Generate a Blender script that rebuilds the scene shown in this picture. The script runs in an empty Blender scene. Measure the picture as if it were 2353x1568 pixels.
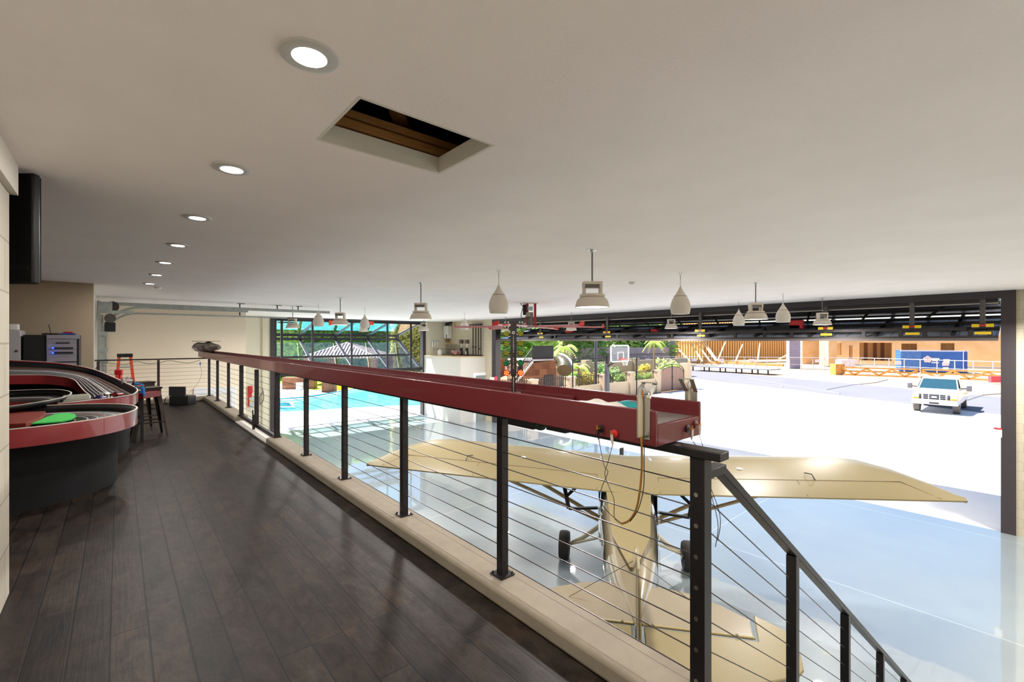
import bpy, bmesh, math, random
from mathutils import Vector, Matrix
random.seed(7)
PI = math.pi
S = bpy.context.scene
COL = S.collection

# ---------------------------------------------------------------- camera, light, exposure
CAMZ = 1.54
F = 1045.0
YAW = math.radians(40.85)
cam_d = bpy.data.cameras.new('camera'); cam = bpy.data.objects.new('camera', cam_d); COL.objects.link(cam)
cam_d.sensor_width = 36.0; cam_d.lens = 36.0 * F / 2353.0; cam_d.clip_start = 0.05; cam_d.clip_end = 600
cam.location = (0, 0, CAMZ); cam.rotation_euler = (PI / 2, 0, -YAW)
S.camera = cam
S.view_settings.view_transform = 'Standard'; S.view_settings.look = 'None'
S.view_settings.exposure = 1.45; S.view_settings.gamma = 1.0; S.view_settings.use_curve_mapping = False

SUN_DIR = Vector((-0.16, 0.46, 0.87)).normalized()
world = bpy.data.worlds.new('World'); S.world = world; world.use_nodes = True
wn = world.node_tree.nodes; wl = world.node_tree.links
bg = wn['Background']
sky = wn.new('ShaderNodeTexSky'); sky.sky_type = 'NISHITA'; sky.sun_disc = False
sky.sun_elevation = math.asin(SUN_DIR.z); sky.sun_rotation = math.atan2(SUN_DIR.x, SUN_DIR.y)
sky.air_density = 1.0; sky.dust_density = 0.4; sky.altitude = 400; sky.ozone_density = 2.0
wl.new(sky.outputs[0], bg.inputs[0]); bg.inputs[1].default_value = 0.11
sun_d = bpy.data.lights.new('sun', 'SUN'); sun_d.energy = 7.5; sun_d.angle = math.radians(0.6); sun_d.color = (1.0, 0.96, 0.9)
sun = bpy.data.objects.new('sun', sun_d); COL.objects.link(sun)
sun.rotation_euler = SUN_DIR.to_track_quat('Z', 'Y').to_euler(); sun.location = (10, 10, 30)
LAMP_W = 52.0
DOWN_W = 8.0
try:
    S.cycles.max_bounces = 10; S.cycles.diffuse_bounces = 5; S.cycles.glossy_bounces = 4
    S.cycles.transmission_bounces = 8; S.cycles.transparent_max_bounces = 16
    S.cycles.caustics_reflective = False; S.cycles.caustics_refractive = False
    S.cycles.use_denoising = True
    S.cycles.sample_clamp_indirect = 8.0
    S.cycles.blur_glossy = 0.5
except Exception:
    pass

# ---------------------------------------------------------------- key levels (metres; gallery floor = 0)
ZC = 2.62      # ceiling
ZH = -2.56     # hangar floor and ground outside
FW = Vector((math.sin(YAW), math.cos(YAW), 0)); RT = Vector((math.cos(YAW), -math.sin(YAW), 0))

def at(u, v=None, z=None, D=None, x=None, y=None):
    """survey helper: the place seen at photo position u,v given its height, depth, x or y"""
    d = FW + RT * ((u - 1176.5) / F)
    if D is None:
        if x is not None: D = x / d.x
        elif y is not None: D = y / d.y
        else: D = (z - CAMZ) * F / (784.0 - v)
    if z is None: z = CAMZ + (784.0 - v) * D / F
    return Vector((d.x * D, d.y * D, z))

# ---------------------------------------------------------------- materials
MATS = {}
def srgb(c):
    if isinstance(c, str):
        c = [int(c[i:i+2], 16) / 255 for i in (0, 2, 4)]
    return tuple((x / 12.92 if x <= 0.04045 else ((x + 0.055) / 1.055) ** 2.4) for x in c)
def mat(name, col, rough=0.5, metal=0.0, var=0.0, vscale=4.0, bump=0.0, bscale=40.0, spec=0.5, coat=0.0, emit=None, es=0.0, trans=0.0, ior=1.45, alpha=1.0, stretch=None, col2=None):
    if name in MATS: return MATS[name]
    m = bpy.data.materials.new(name); m.use_nodes = True
    nt = m.node_tree; n = nt.nodes; l = nt.links; b = n['Principled BSDF']
    c = srgb(col)
    b.inputs['Base Color'].default_value = (*c, 1); b.inputs['Roughness'].default_value = rough
    b.inputs['Metallic'].default_value = metal; b.inputs['Specular IOR Level'].default_value = spec
    b.inputs['Coat Weight'].default_value = coat; b.inputs['Coat Roughness'].default_value = 0.05
    b.inputs['Transmission Weight'].default_value = trans; b.inputs['IOR'].default_value = ior; b.inputs['Alpha'].default_value = alpha
    if emit is not None:
        b.inputs['Emission Color'].default_value = (*srgb(emit), 1); b.inputs['Emission Strength'].default_value = es
    if var or col2 or bump:
        tc = n.new('ShaderNodeTexCoord'); mp = n.new('ShaderNodeMapping'); l.new(tc.outputs['Object'], mp.inputs[0])
        if stretch: mp.inputs['Scale'].default_value = stretch
    if var or col2:
        nz = n.new('ShaderNodeTexNoise'); nz.inputs['Scale'].default_value = vscale; nz.inputs['Detail'].default_value = 6
        l.new(mp.outputs[0], nz.inputs['Vector'])
        r = n.new('ShaderNodeValToRGB'); l.new(nz.outputs['Fac'], r.inputs[0]); l.new(r.outputs[0], b.inputs['Base Color'])
        c2 = srgb(col2) if col2 else tuple(min(1, x * (1 + var)) for x in c)
        c1 = c if col2 else tuple(x * (1 - var) for x in c)
        r.color_ramp.elements[0].position = 0.35; r.color_ramp.elements[0].color = (*c1, 1)
        r.color_ramp.elements[1].position = 0.65; r.color_ramp.elements[1].color = (*c2, 1)
    if bump:
        nb = n.new('ShaderNodeTexNoise'); nb.inputs['Scale'].default_value = bscale; nb.inputs['Detail'].default_value = 4
        l.new(mp.outputs[0], nb.inputs['Vector'])
        bp = n.new('ShaderNodeBump'); bp.inputs['Strength'].default_value = bump; bp.inputs['Distance'].default_value = 0.02
        l.new(nb.outputs['Fac'], bp.inputs['Height']); l.new(bp.outputs[0], b.inputs['Normal'])
    MATS[name] = m
    return m

def brick_mat(name, c1, c2, mortar, bw, bh, ms=0.01, rough=0.8, plane='xz', offset=0.5, var=0.0, nscale=6.0, coat=0.0, bump=0.3, rot=0.0, msmooth=0.1):
    m = bpy.data.materials.new(name); m.use_nodes = True
    nt = m.node_tree; n = nt.nodes; l = nt.links; b = n['Principled BSDF']
    tc = n.new('ShaderNodeTexCoord'); sep = n.new('ShaderNodeSeparateXYZ'); cmb = n.new('ShaderNodeCombineXYZ')
    l.new(tc.outputs['Object'], sep.inputs[0])
    ax = {'x': 0, 'y': 1, 'z': 2}
    l.new(sep.outputs[ax[plane[0]]], cmb.inputs[0]); l.new(sep.outputs[ax[plane[1]]], cmb.inputs[1])
    br = n.new('ShaderNodeTexBrick'); l.new(cmb.outputs[0], br.inputs['Vector'])
    br.inputs['Scale'].default_value = 1.0; br.inputs['Brick Width'].default_value = bw; br.inputs['Row Height'].default_value = bh
    br.inputs['Mortar Size'].default_value = ms; br.inputs['Mortar Smooth'].default_value = msmooth; br.offset = offset; br.offset_frequency = 2
    br.inputs['Color1'].default_value = (*srgb(c1), 1); br.inputs['Color2'].default_value = (*srgb(c2), 1); br.inputs['Mortar'].default_value = (*srgb(mortar), 1)
    out = br.outputs['Color']
    if var:
        nz = n.new('ShaderNodeTexNoise'); nz.inputs['Scale'].default_value = nscale; nz.inputs['Detail'].default_value = 8; nz.inputs['Roughness'].default_value = 0.65
        l.new(tc.outputs['Object'], nz.inputs['Vector'])
        mr = n.new('ShaderNodeMapRange'); mr.inputs[1].default_value = 0.3; mr.inputs[2].default_value = 0.7; mr.inputs[3].default_value = 1 - var; mr.inputs[4].default_value = 1 + var
        l.new(nz.outputs['Fac'], mr.inputs[0])
        mx = n.new('ShaderNodeVectorMath'); mx.operation = 'SCALE'; l.new(out, mx.inputs[0]); l.new(mr.outputs[0], mx.inputs['Scale']); out = mx.outputs[0]
    l.new(out, b.inputs['Base Color']); b.inputs['Roughness'].default_value = rough; b.inputs['Coat Weight'].default_value = coat
    if bump:
        bp = n.new('ShaderNodeBump'); bp.inputs['Strength'].default_value = bump; bp.inputs['Distance'].default_value = 0.01; bp.invert = True
        l.new(br.outputs['Fac'], bp.inputs['Height']); l.new(bp.outputs[0], b.inputs['Normal'])
    MATS[name] = m
    return m

def plank_mat():
    m = bpy.data.materials.new('wood_look_tile'); m.use_nodes = True
    nt = m.node_tree; n = nt.nodes; l = nt.links; b = n['Principled BSDF']
    tc = n.new('ShaderNodeTexCoord'); sep = n.new('ShaderNodeSeparateXYZ'); cmb = n.new('ShaderNodeCombineXYZ')
    l.new(tc.outputs['Object'], sep.inputs[0]); l.new(sep.outputs[1], cmb.inputs[0])
    ad = n.new('ShaderNodeMath'); ad.operation = 'ADD'; ad.inputs[1].default_value = 0.035; l.new(sep.outputs[0], ad.inputs[0]); l.new(ad.outputs[0], cmb.inputs[1])
    br = n.new('ShaderNodeTexBrick'); l.new(cmb.outputs[0], br.inputs['Vector'])
    br.inputs['Scale'].default_value = 1; br.inputs['Brick Width'].default_value = 1.2; br.inputs['Row Height'].default_value = 0.155
    br.inputs['Mortar Size'].default_value = 0.0045; br.inputs['Mortar Smooth'].default_value = 0.3; br.offset = 0.37; br.offset_frequency = 3
    br.inputs['Color1'].default_value = (*srgb('251f1a'), 1); br.inputs['Color2'].default_value = (*srgb('171311'), 1); br.inputs['Mortar'].default_value = (*srgb('0c0a09'), 1)
    mp = n.new('ShaderNodeMapping'); mp.inputs['Scale'].default_value = (1.6, 0.8, 1); l.new(tc.outputs['Object'], mp.inputs[0])
    n1 = n.new('ShaderNodeTexNoise'); n1.inputs['Scale'].default_value = 5.0; n1.inputs['Detail'].default_value = 12; n1.inputs['Roughness'].default_value = 0.78; n1.inputs['Distortion'].default_value = 0.8
    l.new(mp.outputs[0], n1.inputs['Vector'])
    r1 = n.new('ShaderNodeMapRange'); r1.inputs[1].default_value = 0.32; r1.inputs[2].default_value = 0.7; r1.inputs[3].default_value = 0.15; r1.inputs[4].default_value = 2.9
    l.new(n1.outputs['Fac'], r1.inputs[0])
    mp2 = n.new('ShaderNodeMapping'); mp2.inputs['Scale'].default_value = (60, 4, 1); l.new(tc.outputs['Object'], mp2.inputs[0])
    n2 = n.new('ShaderNodeTexNoise'); n2.inputs['Scale'].default_value = 1; n2.inputs['Detail'].default_value = 5; l.new(mp2.outputs[0], n2.inputs['Vector'])
    r2 = n.new('ShaderNodeMapRange'); r2.inputs[3].default_value = 0.8; r2.inputs[4].default_value = 1.2; l.new(n2.outputs['Fac'], r2.inputs[0])
    mm = n.new('ShaderNodeMath'); mm.operation = 'MULTIPLY'; l.new(r1.outputs[0], mm.inputs[0]); l.new(r2.outputs[0], mm.inputs[1])
    n3 = n.new('ShaderNodeTexNoise'); n3.inputs['Scale'].default_value = 3.0; n3.inputs['Detail'].default_value = 7; l.new(tc.outputs['Object'], n3.inputs['Vector'])
    r3 = n.new('ShaderNodeValToRGB'); r3.color_ramp.elements[0].position = 0.5; r3.color_ramp.elements[0].color = (1, 1, 1, 1)
    r3.color_ramp.elements[1].position = 0.72; r3.color_ramp.elements[1].color = (1.45, 1.15, 0.92, 1); l.new(n3.outputs['Fac'], r3.inputs[0])
    vm = n.new('ShaderNodeVectorMath'); vm.operation = 'SCALE'; l.new(br.outputs['Color'], vm.inputs[0]); l.new(mm.outputs[0], vm.inputs['Scale'])
    v2 = n.new('ShaderNodeVectorMath'); v2.operation = 'MULTIPLY'; l.new(vm.outputs[0], v2.inputs[0]); l.new(r3.outputs[0], v2.inputs[1])
    l.new(v2.outputs[0], b.inputs['Base Color'])
    b.inputs['Roughness'].default_value = 0.48; b.inputs['Specular IOR Level'].default_value = 0.2
    bp = n.new('ShaderNodeBump'); bp.inputs['Strength'].default_value = 0.25; bp.inputs['Distance'].default_value = 0.004
    ma = n.new('ShaderNodeMath'); ma.operation = 'SUBTRACT'; l.new(n2.outputs['Fac'], ma.inputs[0]); l.new(br.outputs['Fac'], ma.inputs[1])
    l.new(ma.outputs[0], bp.inputs['Height']); l.new(bp.outputs[0], b.inputs['Normal'])
    return m

def epoxy_mat():
    m = bpy.data.materials.new('epoxy_floor'); m.use_nodes = True
    nt = m.node_tree; n = nt.nodes; l = nt.links; b = n['Principled BSDF']
    tc = n.new('ShaderNodeTexCoord')
    nz = n.new('ShaderNodeTexNoise'); nz.inputs['Scale'].default_value = 0.6; nz.inputs['Detail'].default_value = 6; l.new(tc.outputs['Object'], nz.inputs['Vector'])
    r = n.new('ShaderNodeValToRGB'); l.new(nz.outputs['Fac'], r.inputs[0])
    r.color_ramp.elements[0].position = 0.3; r.color_ramp.elements[0].color = (*srgb('87939a'), 1)
    r.color_ramp.elements[1].position = 0.7; r.color_ramp.elements[1].color = (*srgb('949f9f'), 1)
    br = n.new('ShaderNodeTexBrick'); br.offset = 0; br.inputs['Scale'].default_value = 1
    br.inputs['Brick Width'].default_value = 4.6; br.inputs['Row Height'].default_value = 4.6; br.inputs['Mortar Size'].default_value = 0.012; br.inputs['Mortar Smooth'].default_value = 0.3
    l.new(tc.outputs['Object'], br.inputs['Vector'])
    mx = n.new('ShaderNodeMix'); mx.data_type = 'RGBA'; l.new(br.outputs['Fac'], mx.inputs['Factor']); l.new(r.outputs[0], mx.inputs[6]); mx.inputs[7].default_value = (*srgb('b4bcbb'), 1)
    l.new(mx.outputs[2], b.inputs['Base Color'])
    b.inputs['Roughness'].default_value = 0.35; b.inputs['Coat Weight'].default_value = 1.0; b.inputs['Coat Roughness'].default_value = 0.02; b.inputs['Coat IOR'].default_value = 1.65
    n2 = n.new('ShaderNodeTexNoise'); n2.inputs['Scale'].default_value = 2.2; n2.inputs['Detail'].default_value = 3; l.new(tc.outputs['Object'], n2.inputs['Vector'])
    bp = n.new('ShaderNodeBump'); bp.inputs['Strength'].default_value = 0.10; bp.inputs['Distance'].default_value = 0.02; l.new(n2.outputs['Fac'], bp.inputs['Height'])
    l.new(bp.outputs[0], b.inputs['Coat Normal'])
    return m

# ---------------------------------------------------------------- mesh builder
OFF = {}
class MB:
    def __init__(s): s.v = []; s.f = []
    def add(s, vs, fs):
        o = len(s.v); s.v += [Vector(p) for p in vs]; s.f += [tuple(i + o for i in f) for f in fs]; return s
    def box(s, c, d, rz=0.0, M=None):
        x, y, z = d[0] / 2, d[1] / 2, d[2] / 2
        R = M if M is not None else Matrix.Rotation(rz, 3, 'Z')
        c = Vector(c)
        p = [c + R @ Vector((sx * x, sy * y, sz * z)) for sz in (-1, 1) for sy in (-1, 1) for sx in (-1, 1)]
        return s.add(p, [(0, 2, 3, 1), (4, 5, 7, 6), (0, 1, 5, 4), (2, 6, 7, 3), (0, 4, 6, 2), (1, 3, 7, 5)])
    def bb(s, x0, x1, y0, y1, z0, z1):
        return s.box(((x0 + x1) / 2, (y0 + y1) / 2, (z0 + z1) / 2), (abs(x1 - x0), abs(y1 - y0), abs(z1 - z0)))
    def bar(s, p, q, w, h=None, up=(0, 0, 1)):
        p = Vector(p); q = Vector(q); h = h or w
        d = q - p; L = d.length
        if L < 1e-6: return s
        d.normalize(); u = Vector(up)
        if abs(d.dot(u)) > 0.98: u = Vector((0, 1, 0)) if abs(d.y) < 0.9 else Vector((1, 0, 0))
        sd = d.cross(u).normalized(); u = sd.cross(d).normalized()
        M = Matrix((d, sd, u)).transposed()
        return s.box((p + q) / 2, (L, w, h), M=M)
    def tube(s, pts, r, n=8, cap=True):
        pts = [Vector(p) for p in pts]; rs = r if isinstance(r, (list, tuple)) else [r] * len(pts)
        rings = []; prev = None
        for i, p in enumerate(pts):
            a = pts[max(i - 1, 0)]; b = pts[min(i + 1, len(pts) - 1)]; d = (b - a)
            d = d.normalized() if d.length > 1e-9 else Vector((0, 0, 1))
            if prev is None:
                u = Vector((0, 0, 1)) if abs(d.z) < 0.9 else Vector((1, 0, 0))
                e1 = d.cross(u).normalized()
            else:
                e1 = (prev - d * prev.dot(d))
                e1 = e1.normalized() if e1.length > 1e-6 else d.orthogonal().normalized()
            prev = e1; e2 = d.cross(e1)
            rings.append([p + (e1 * math.cos(2 * PI * k / n) + e2 * math.sin(2 * PI * k / n)) * rs[i] for k in range(n)])
        vs = [q for ring in rings for q in ring]; fs = []
        for i in range(len(pts) - 1):
            for k in range(n):
                fs.append((i * n + k, i * n + (k + 1) % n, (i + 1) * n + (k + 1) % n, (i + 1) * n + k))
        if cap:
            fs.append(tuple(range(n))[::-1]); fs.append(tuple((len(pts) - 1) * n + k for k in range(n)))
        return s.add(vs, fs)
    def cyl(s, p, q, r, n=16): return s.tube([p, q], r, n)
    def lathe(s, prof, c=(0, 0, 0), n=24, close=True, axis='z'):
        c = Vector(c); vs = []; fs = []
        for (r, z) in prof:
            for k in range(n):
                a = 2 * PI * k / n
                q = Vector((r * math.cos(a), r * math.sin(a), z))
                if axis == 'x': q = Vector((q.z, q.x, q.y))
                if axis == 'y': q = Vector((q.y, q.z, q.x))
                vs.append(c + q)
        m = len(prof)
        for i in range(m - 1):
            for k in range(n):
                fs.append((i * n + k, i * n + (k + 1) % n, (i + 1) * n + (k + 1) % n, (i + 1) * n + k))
        if close:
            if prof[0][0] > 1e-6: fs.append(tuple(range(n))[::-1])
            if prof[-1][0] > 1e-6: fs.append(tuple((m - 1) * n + k for k in range(n)))
        return s.add(vs, fs)
    def prism(s, poly, z0, z1):
        n = len(poly); A = sum(poly[i][0] * poly[(i + 1) % n][1] - poly[(i + 1) % n][0] * poly[i][1] for i in range(n))
        if A < 0: poly = poly[::-1]
        vs = [(p[0], p[1], z0) for p in poly] + [(p[0], p[1], z1) for p in poly]
        fs = [tuple(range(n))[::-1], tuple(range(n, 2 * n))] + [(i, (i + 1) % n, n + (i + 1) % n, n + i) for i in range(n)]
        return s.add(vs, fs)
    def slab(s, pts, nrm, t):
        """planar polygon given thickness t along nrm"""
        n = len(pts); N = Vector(nrm).normalized() * t
        vs = [Vector(p) for p in pts] + [Vector(p) + N for p in pts]
        fs = [tuple(range(n))[::-1], tuple(range(n, 2 * n))] + [(i, (i + 1) % n, n + (i + 1) % n, n + i) for i in range(n)]
        return s.add(vs, fs)
    def loft(s, rings, cap=True):
        n = len(rings[0]); vs = [Vector(p) for r in rings for p in r]; fs = []
        for i in range(len(rings) - 1):
            for k in range(n):
                fs.append((i * n + k, i * n + (k + 1) % n, (i + 1) * n + (k + 1) % n, (i + 1) * n + k))
        if cap:
            fs.append(tuple(range(n))[::-1]); fs.append(tuple((len(rings) - 1) * n + k for k in range(n)))
        return s.add(vs, fs)
    def sheet(s, a, b):
        """strip between two polylines a and b"""
        n = len(a); vs = [Vector(p) for p in a] + [Vector(p) for p in b]
        return s.add(vs, [(i, i + 1, n + i + 1, n + i) for i in range(n - 1)])
    def sphere(s, c, r, n=16, m=10, sc=(1, 1, 1)):
        prof = [(math.sin(PI * i / m), -math.cos(PI * i / m)) for i in range(m + 1)]
        vs = []; fs = []; c = Vector(c)
        for (q, z) in prof:
            for k in range(n):
                a = 2 * PI * k / n
                vs.append(c + Vector((q * math.cos(a) * r * sc[0], q * math.sin(a) * r * sc[1], z * r * sc[2])))
        for i in range(m):
            for k in range(n):
                fs.append((i * n + k, i * n + (k + 1) % n, (i + 1) * n + (k + 1) % n, (i + 1) * n + k))
        return s.add(vs, fs)
    def build(s, name, m, parent=None, smooth=True, bevel=0.0, base=None, solid=0.0, seg=2, fixn=True):
        if parent is not None: off = OFF[parent]
        elif base is not None: off = Vector(base)
        else:
            xs = [p.x for p in s.v]; ys = [p.y for p in s.v]; zs = [p.z for p in s.v]
            off = Vector(((min(xs) + max(xs)) / 2, (min(ys) + max(ys)) / 2, min(zs)))
        me = bpy.data.meshes.new(name)
        me.from_pydata([tuple(p - off) for p in s.v], [], s.f); me.update()
        bm = bmesh.new(); bm.from_mesh(me)
        bmesh.ops.remove_doubles(bm, verts=bm.verts, dist=1e-6)
        if fixn: bmesh.ops.recalc_face_normals(bm, faces=bm.faces)
        bm.to_mesh(me); bm.free()
        me.materials.append(m)
        if smooth:
            for p in me.polygons: p.use_smooth = True
            try: me.set_sharp_from_angle(angle=math.radians(38))
            except Exception: pass
        o = bpy.data.objects.new(name, me); COL.objects.link(o)
        if solid:
            md = o.modifiers.new('thick', 'SOLIDIFY'); md.thickness = solid; md.offset = 0
        if bevel:
            md = o.modifiers.new('bevel', 'BEVEL'); md.width = bevel; md.segments = seg; md.limit_method = 'ANGLE'; md.angle_limit = math.radians(40)
        OFF[o] = off
        if parent is not None: o.parent = parent
        else: o.location = off
        return o
def thing(name, label, cat, loc=(0, 0, 0), group=None):
    o = bpy.data.objects.new(name, None); COL.objects.link(o); o.location = loc; OFF[o] = Vector(loc)
    o.empty_display_size = 0.1
    o['label'] = label; o['category'] = cat
    if group: o['group'] = group
    return o
def tag(o, label, cat, group=None, kind=None):
    o['label'] = label; o['category'] = cat
    if group: o['group'] = group
    if kind: o['kind'] = kind
    return o
def struct(o): o['kind'] = 'structure'; return o
def plabel(o, label): o['label'] = label; return o
def dup(root, loc, label, group=None, rz=None, scale=None):
    def cp(o, par):
        c = o.copy(); COL.objects.link(c)
        if par is not None: c.parent = par
        for ch in [k for k in COL.objects if k.parent == o]: cp(ch, c)
        return c
    r = cp(root, None); r.location = loc; r['label'] = label
    if group: r['group'] = group
    if rz is not None: r.rotation_euler = (0, 0, rz)
    if scale: r.scale = scale
    return r
def curve_pts(P, n=8):
    """catmull-rom through P"""
    P = [Vector(p) for p in P]; out = []
    for i in range(len(P) - 1):
        p0 = P[max(i - 1, 0)]; p1 = P[i]; p2 = P[i + 1]; p3 = P[min(i + 2, len(P) - 1)]
        for k in range(n):
            t = k / n
            out.append(0.5 * ((2 * p1) + (p2 - p0) * t + (2 * p0 - 5 * p1 + 4 * p2 - p3) * t * t + (3 * p1 - p0 - 3 * p2 + p3) * t ** 3))
    out.append(P[-1]); return out
def text(name, s, size, m, M, parent, depth=0.001):
    c = bpy.data.curves.new(name, 'FONT'); c.body = s; c.size = size; c.align_x = 'CENTER'; c.align_y = 'CENTER'; c.extrude = depth
    c.materials.append(m); o = bpy.data.objects.new(name, c); COL.objects.link(o)
    o.parent = parent
    o.matrix_basis = Matrix.Translation(-OFF[parent]) @ M if parent is not None else M
    me = bpy.data.meshes.new_from_object(o, depsgraph=bpy.context.evaluated_depsgraph_get())
    q = bpy.data.objects.new(name, me); COL.objects.link(q); q.parent = parent; q.matrix_basis = o.matrix_basis.copy()
    bpy.data.objects.remove(o)
    OFF[q] = Vector((0, 0, 0))
    return q
def frame(o, xd, yd):
    """4x4 placing local xy onto directions xd, yd at o"""
    xd = Vector(xd).normalized(); yd = Vector(yd).normalized(); zd = xd.cross(yd)
    M = Matrix((xd, yd, zd)).transposed().to_4x4(); M.translation = Vector(o); return M
# ================================================================ materials
M_ceil = mat('ceiling_paint', 'f7eeea', 0.85, var=0.02, vscale=1.5, bump=0.08, bscale=60)
M_wall = mat('wall_paint', 'e0d8c8', 0.8, var=0.02, vscale=2)
M_tanwall = mat('tan_wall_paint', '9c8c77', 0.8, var=0.02, vscale=2)
M_cream = mat('cream_plaster', 'dcd6cc', 0.7)
M_cmu = brick_mat('painted_block', 'bfb8a8', 'b9b1a1', '9c9484', 0.61, 0.305, 0.006, 0.75, 'yz', var=0.05, nscale=8)
M_plank = plank_mat()
M_epoxy = epoxy_mat()
M_black = mat('black_powder_coat', '1f1c1d', 0.38, 0.3)
M_dsteel = mat('dark_steel', '2b2829', 0.4, 0.6)
M_cable = mat('steel_cable', '4a4646', 0.35, 0.8)
M_galv = mat('galvanised_steel', '9fa6a4', 0.4, 0.7, var=0.1, vscale=8)
M_stain = mat('stainless_steel', 'b9b6ae', 0.28, 1.0)
M_stone = mat('limestone_curb', '8a7f6e', 0.7, var=0.06, vscale=9, bump=0.05)
M_red = mat('maroon_paint', '5f1c20', 0.38, var=0.03, vscale=3, coat=0.15)
M_grey = mat('grey_panel', '9a9ba0', 0.5)
M_blackp = mat('black_plastic', '101012', 0.45)
M_white = mat('white_plastic', 'e9e8e4', 0.45)
M_lampw = mat('lamp_shell', 'cfc8bb', 0.5)
M_glass = mat('glass', 'ffffff', 0.02, trans=1.0)
M_wood = mat('bare_lumber', 'b9843f', 0.7, col2='cf9a55', vscale=2)
M_rust = mat('raw_timber', 'a0713c', 0.8, var=0.15, vscale=10, stretch=(1, 8, 8))

# ================================================================ room shell
def hole_slab(mb, x0, x1, y0, y1, hx0, hx1, hy0, hy1, z0, z1):
    mb.bb(x0, hx0, y0, y1, z0, z1); mb.bb(hx1, x1, y0, y1, z0, z1)
    mb.bb(hx0, hx1, y0, hy0, z0, z1); mb.bb(hx0, hx1, hy1, y1, z0, z1)
HX0, HX1, HY0, HY1 = 0.815, 1.553, 1.975, 2.516
XD = 14.33     # plane of the big hangar door
YP = 22.3      # plane of the pool side door
# ceiling: the attic opening keeps a real hole
mb = MB(); n = 1
e_ = .018
mb.bb(-4.5, HX0 - e_, -6, YP + 0.25, ZC, ZC + 0.02); mb.bb(HX1 + e_, XD + 0.25, -6, YP + 0.25, ZC, ZC + 0.02)
mb.bb(HX0 - e_, HX1 + e_, -6, HY0 - e_, ZC, ZC + 0.02); mb.bb(HX0 - e_, HX1 + e_, HY1 + e_, YP + 0.25, ZC, ZC + 0.02)
struct(mb.build('ceiling', M_ceil, smooth=False))
mb = MB(); mb.bb(-4.7, XD + 0.3, -6.2, YP + 0.3, ZC + 0.9, ZC + 1.0)
for a in ((-4.7, -4.5, -6.2, YP + .3), (XD + .1, XD + .3, -6.2, YP + .3), (-4.7, XD + .3, -6.2, -6), (-4.7, XD + .3, YP + .1, YP + .3)):
    mb.bb(*a, ZC + 0.02, ZC + 0.9)
struct(mb.build('roof', mat('roof_metal', '8d8a85', 0.6), smooth=False))
# attic opening lining and timbers
mb = MB(); L = 0.10
mb.bb(HX0 - .018, HX0, HY0 - .018, HY1 + .018, ZC, ZC + L); mb.bb(HX1, HX1 + .018, HY0 - .018, HY1 + .018, ZC, ZC + L)
mb.bb(HX0, HX1, HY0 - .018, HY0, ZC, ZC + L); mb.bb(HX0, HX1, HY1, HY1 + .018, ZC, ZC + L)
hatch = thing('attic_hatch', 'open rectangular attic access hole in the white ceiling showing dark timbers', 'hatch', (1.18, 2.25, ZC))
mb.build('hatch_lining', M_cream, hatch, False)
mb = MB(); mb.bar((HX0 - .3, HY1 + .05, ZC + .14), (HX1 + .3, HY1 + .05, ZC + .14), 0.09, 0.05); mb.build('joist', M_rust, hatch, False)
mb = MB(); mb.bar((HX0 - .3, HY1 + .045, ZC + .20), (HX1 + .3, HY1 + .045, ZC + .20), 0.08, 0.04); mb.build('joist', M_rust, hatch, False)
mb = MB(); mb.bar((HX0 - .1, HY0 - .1, ZC + .5), (HX0 + .75, HY1 + .4, ZC + .28), 0.09, 0.04); mb.build('brace', M_rust, hatch, False)
mb = MB(); mb.bar((HX1 - .2, HY0 + .1, ZC + .5), (HX1 + .35, HY0 + .5, ZC + .15), 0.09, 0.04); mb.build('brace', M_rust, hatch, False)

# hangar floor, gallery deck
mb = MB(); mb.bb(-4.5, XD + 0.02, -6, YP + 0.02, ZH - 0.2, ZH); fl = struct(mb.build('floor_hangar', M_epoxy, smooth=False, base=(0, 0, 0)))
CX0, CX1 = 1.655, 1.90        # curb under the railing
RX = 1.79                     # railing line
RE = 14.2                     # end railing line
mb = MB(); mb.bb(-4.5, CX1, -6, RE + 0.12, -0.3, -0.001)
struct(mb.build('trim_1', M_cream, smooth=False))
mb = MB(); mb.bb(-4.5, CX0 + 0.02, -6, RE - 0.1, -0.001, 0.0 + 0.001); struct(mb.build('floor', M_plank, smooth=False, base=(0, 0, 0)))
GY0, GY1 = 7.52, 10.02      # gap in the curb at the swing gate
def curb(x0, x1, y0, y1):
    return MB().bb(x0, x1, y0, y1, 0.0, 0.10)
struct(curb(CX0, CX1, 0.78, GY0).build('trim_2', M_stone, smooth=True, bevel=0.022, seg=3))
struct(curb(CX0, CX1, GY1, RE + 0.12).build('trim_3', M_stone, smooth=True, bevel=0.022, seg=3))
struct(curb(-0.45, CX0 + .02, RE - 0.12, RE + 0.12).build('trim_4', M_stone, smooth=True, bevel=0.022, seg=3))
struct(MB().bb(CX0 + 0.03, CX1, GY0, GY1, 0.0, 0.012).build('trim_5', M_cream, smooth=False))
# walls
mb = MB(); mb.bb(-4.5, -0.505, -6, 4.10, ZH, 2.44); struct(mb.build('wall_left', M_cmu, smooth=False, base=(0, 0, 0)))
mb = MB(); mb.bb(-4.5, -0.47, -6, 4.13, 2.44, ZC); struct(mb.build('trim_6', M_cream, smooth=False))
mb = MB(); mb.bb(-4.5, -4.3, 4.1, 18.7, ZH, ZC); struct(mb.build('wall_left_far', M_tanwall, smooth=False))
mb = MB(); mb.bb(-4.3, -0.36, 11.6, 11.8, ZH, ZC); struct(mb.build('wall_niche', M_tanwall, smooth=False))
mb = MB(); mb.bb(-4.3, -0.42, 11.8, 14.9, ZH, ZC); struct(mb.build('wall_niche_return', M_cream, smooth=False))
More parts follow.
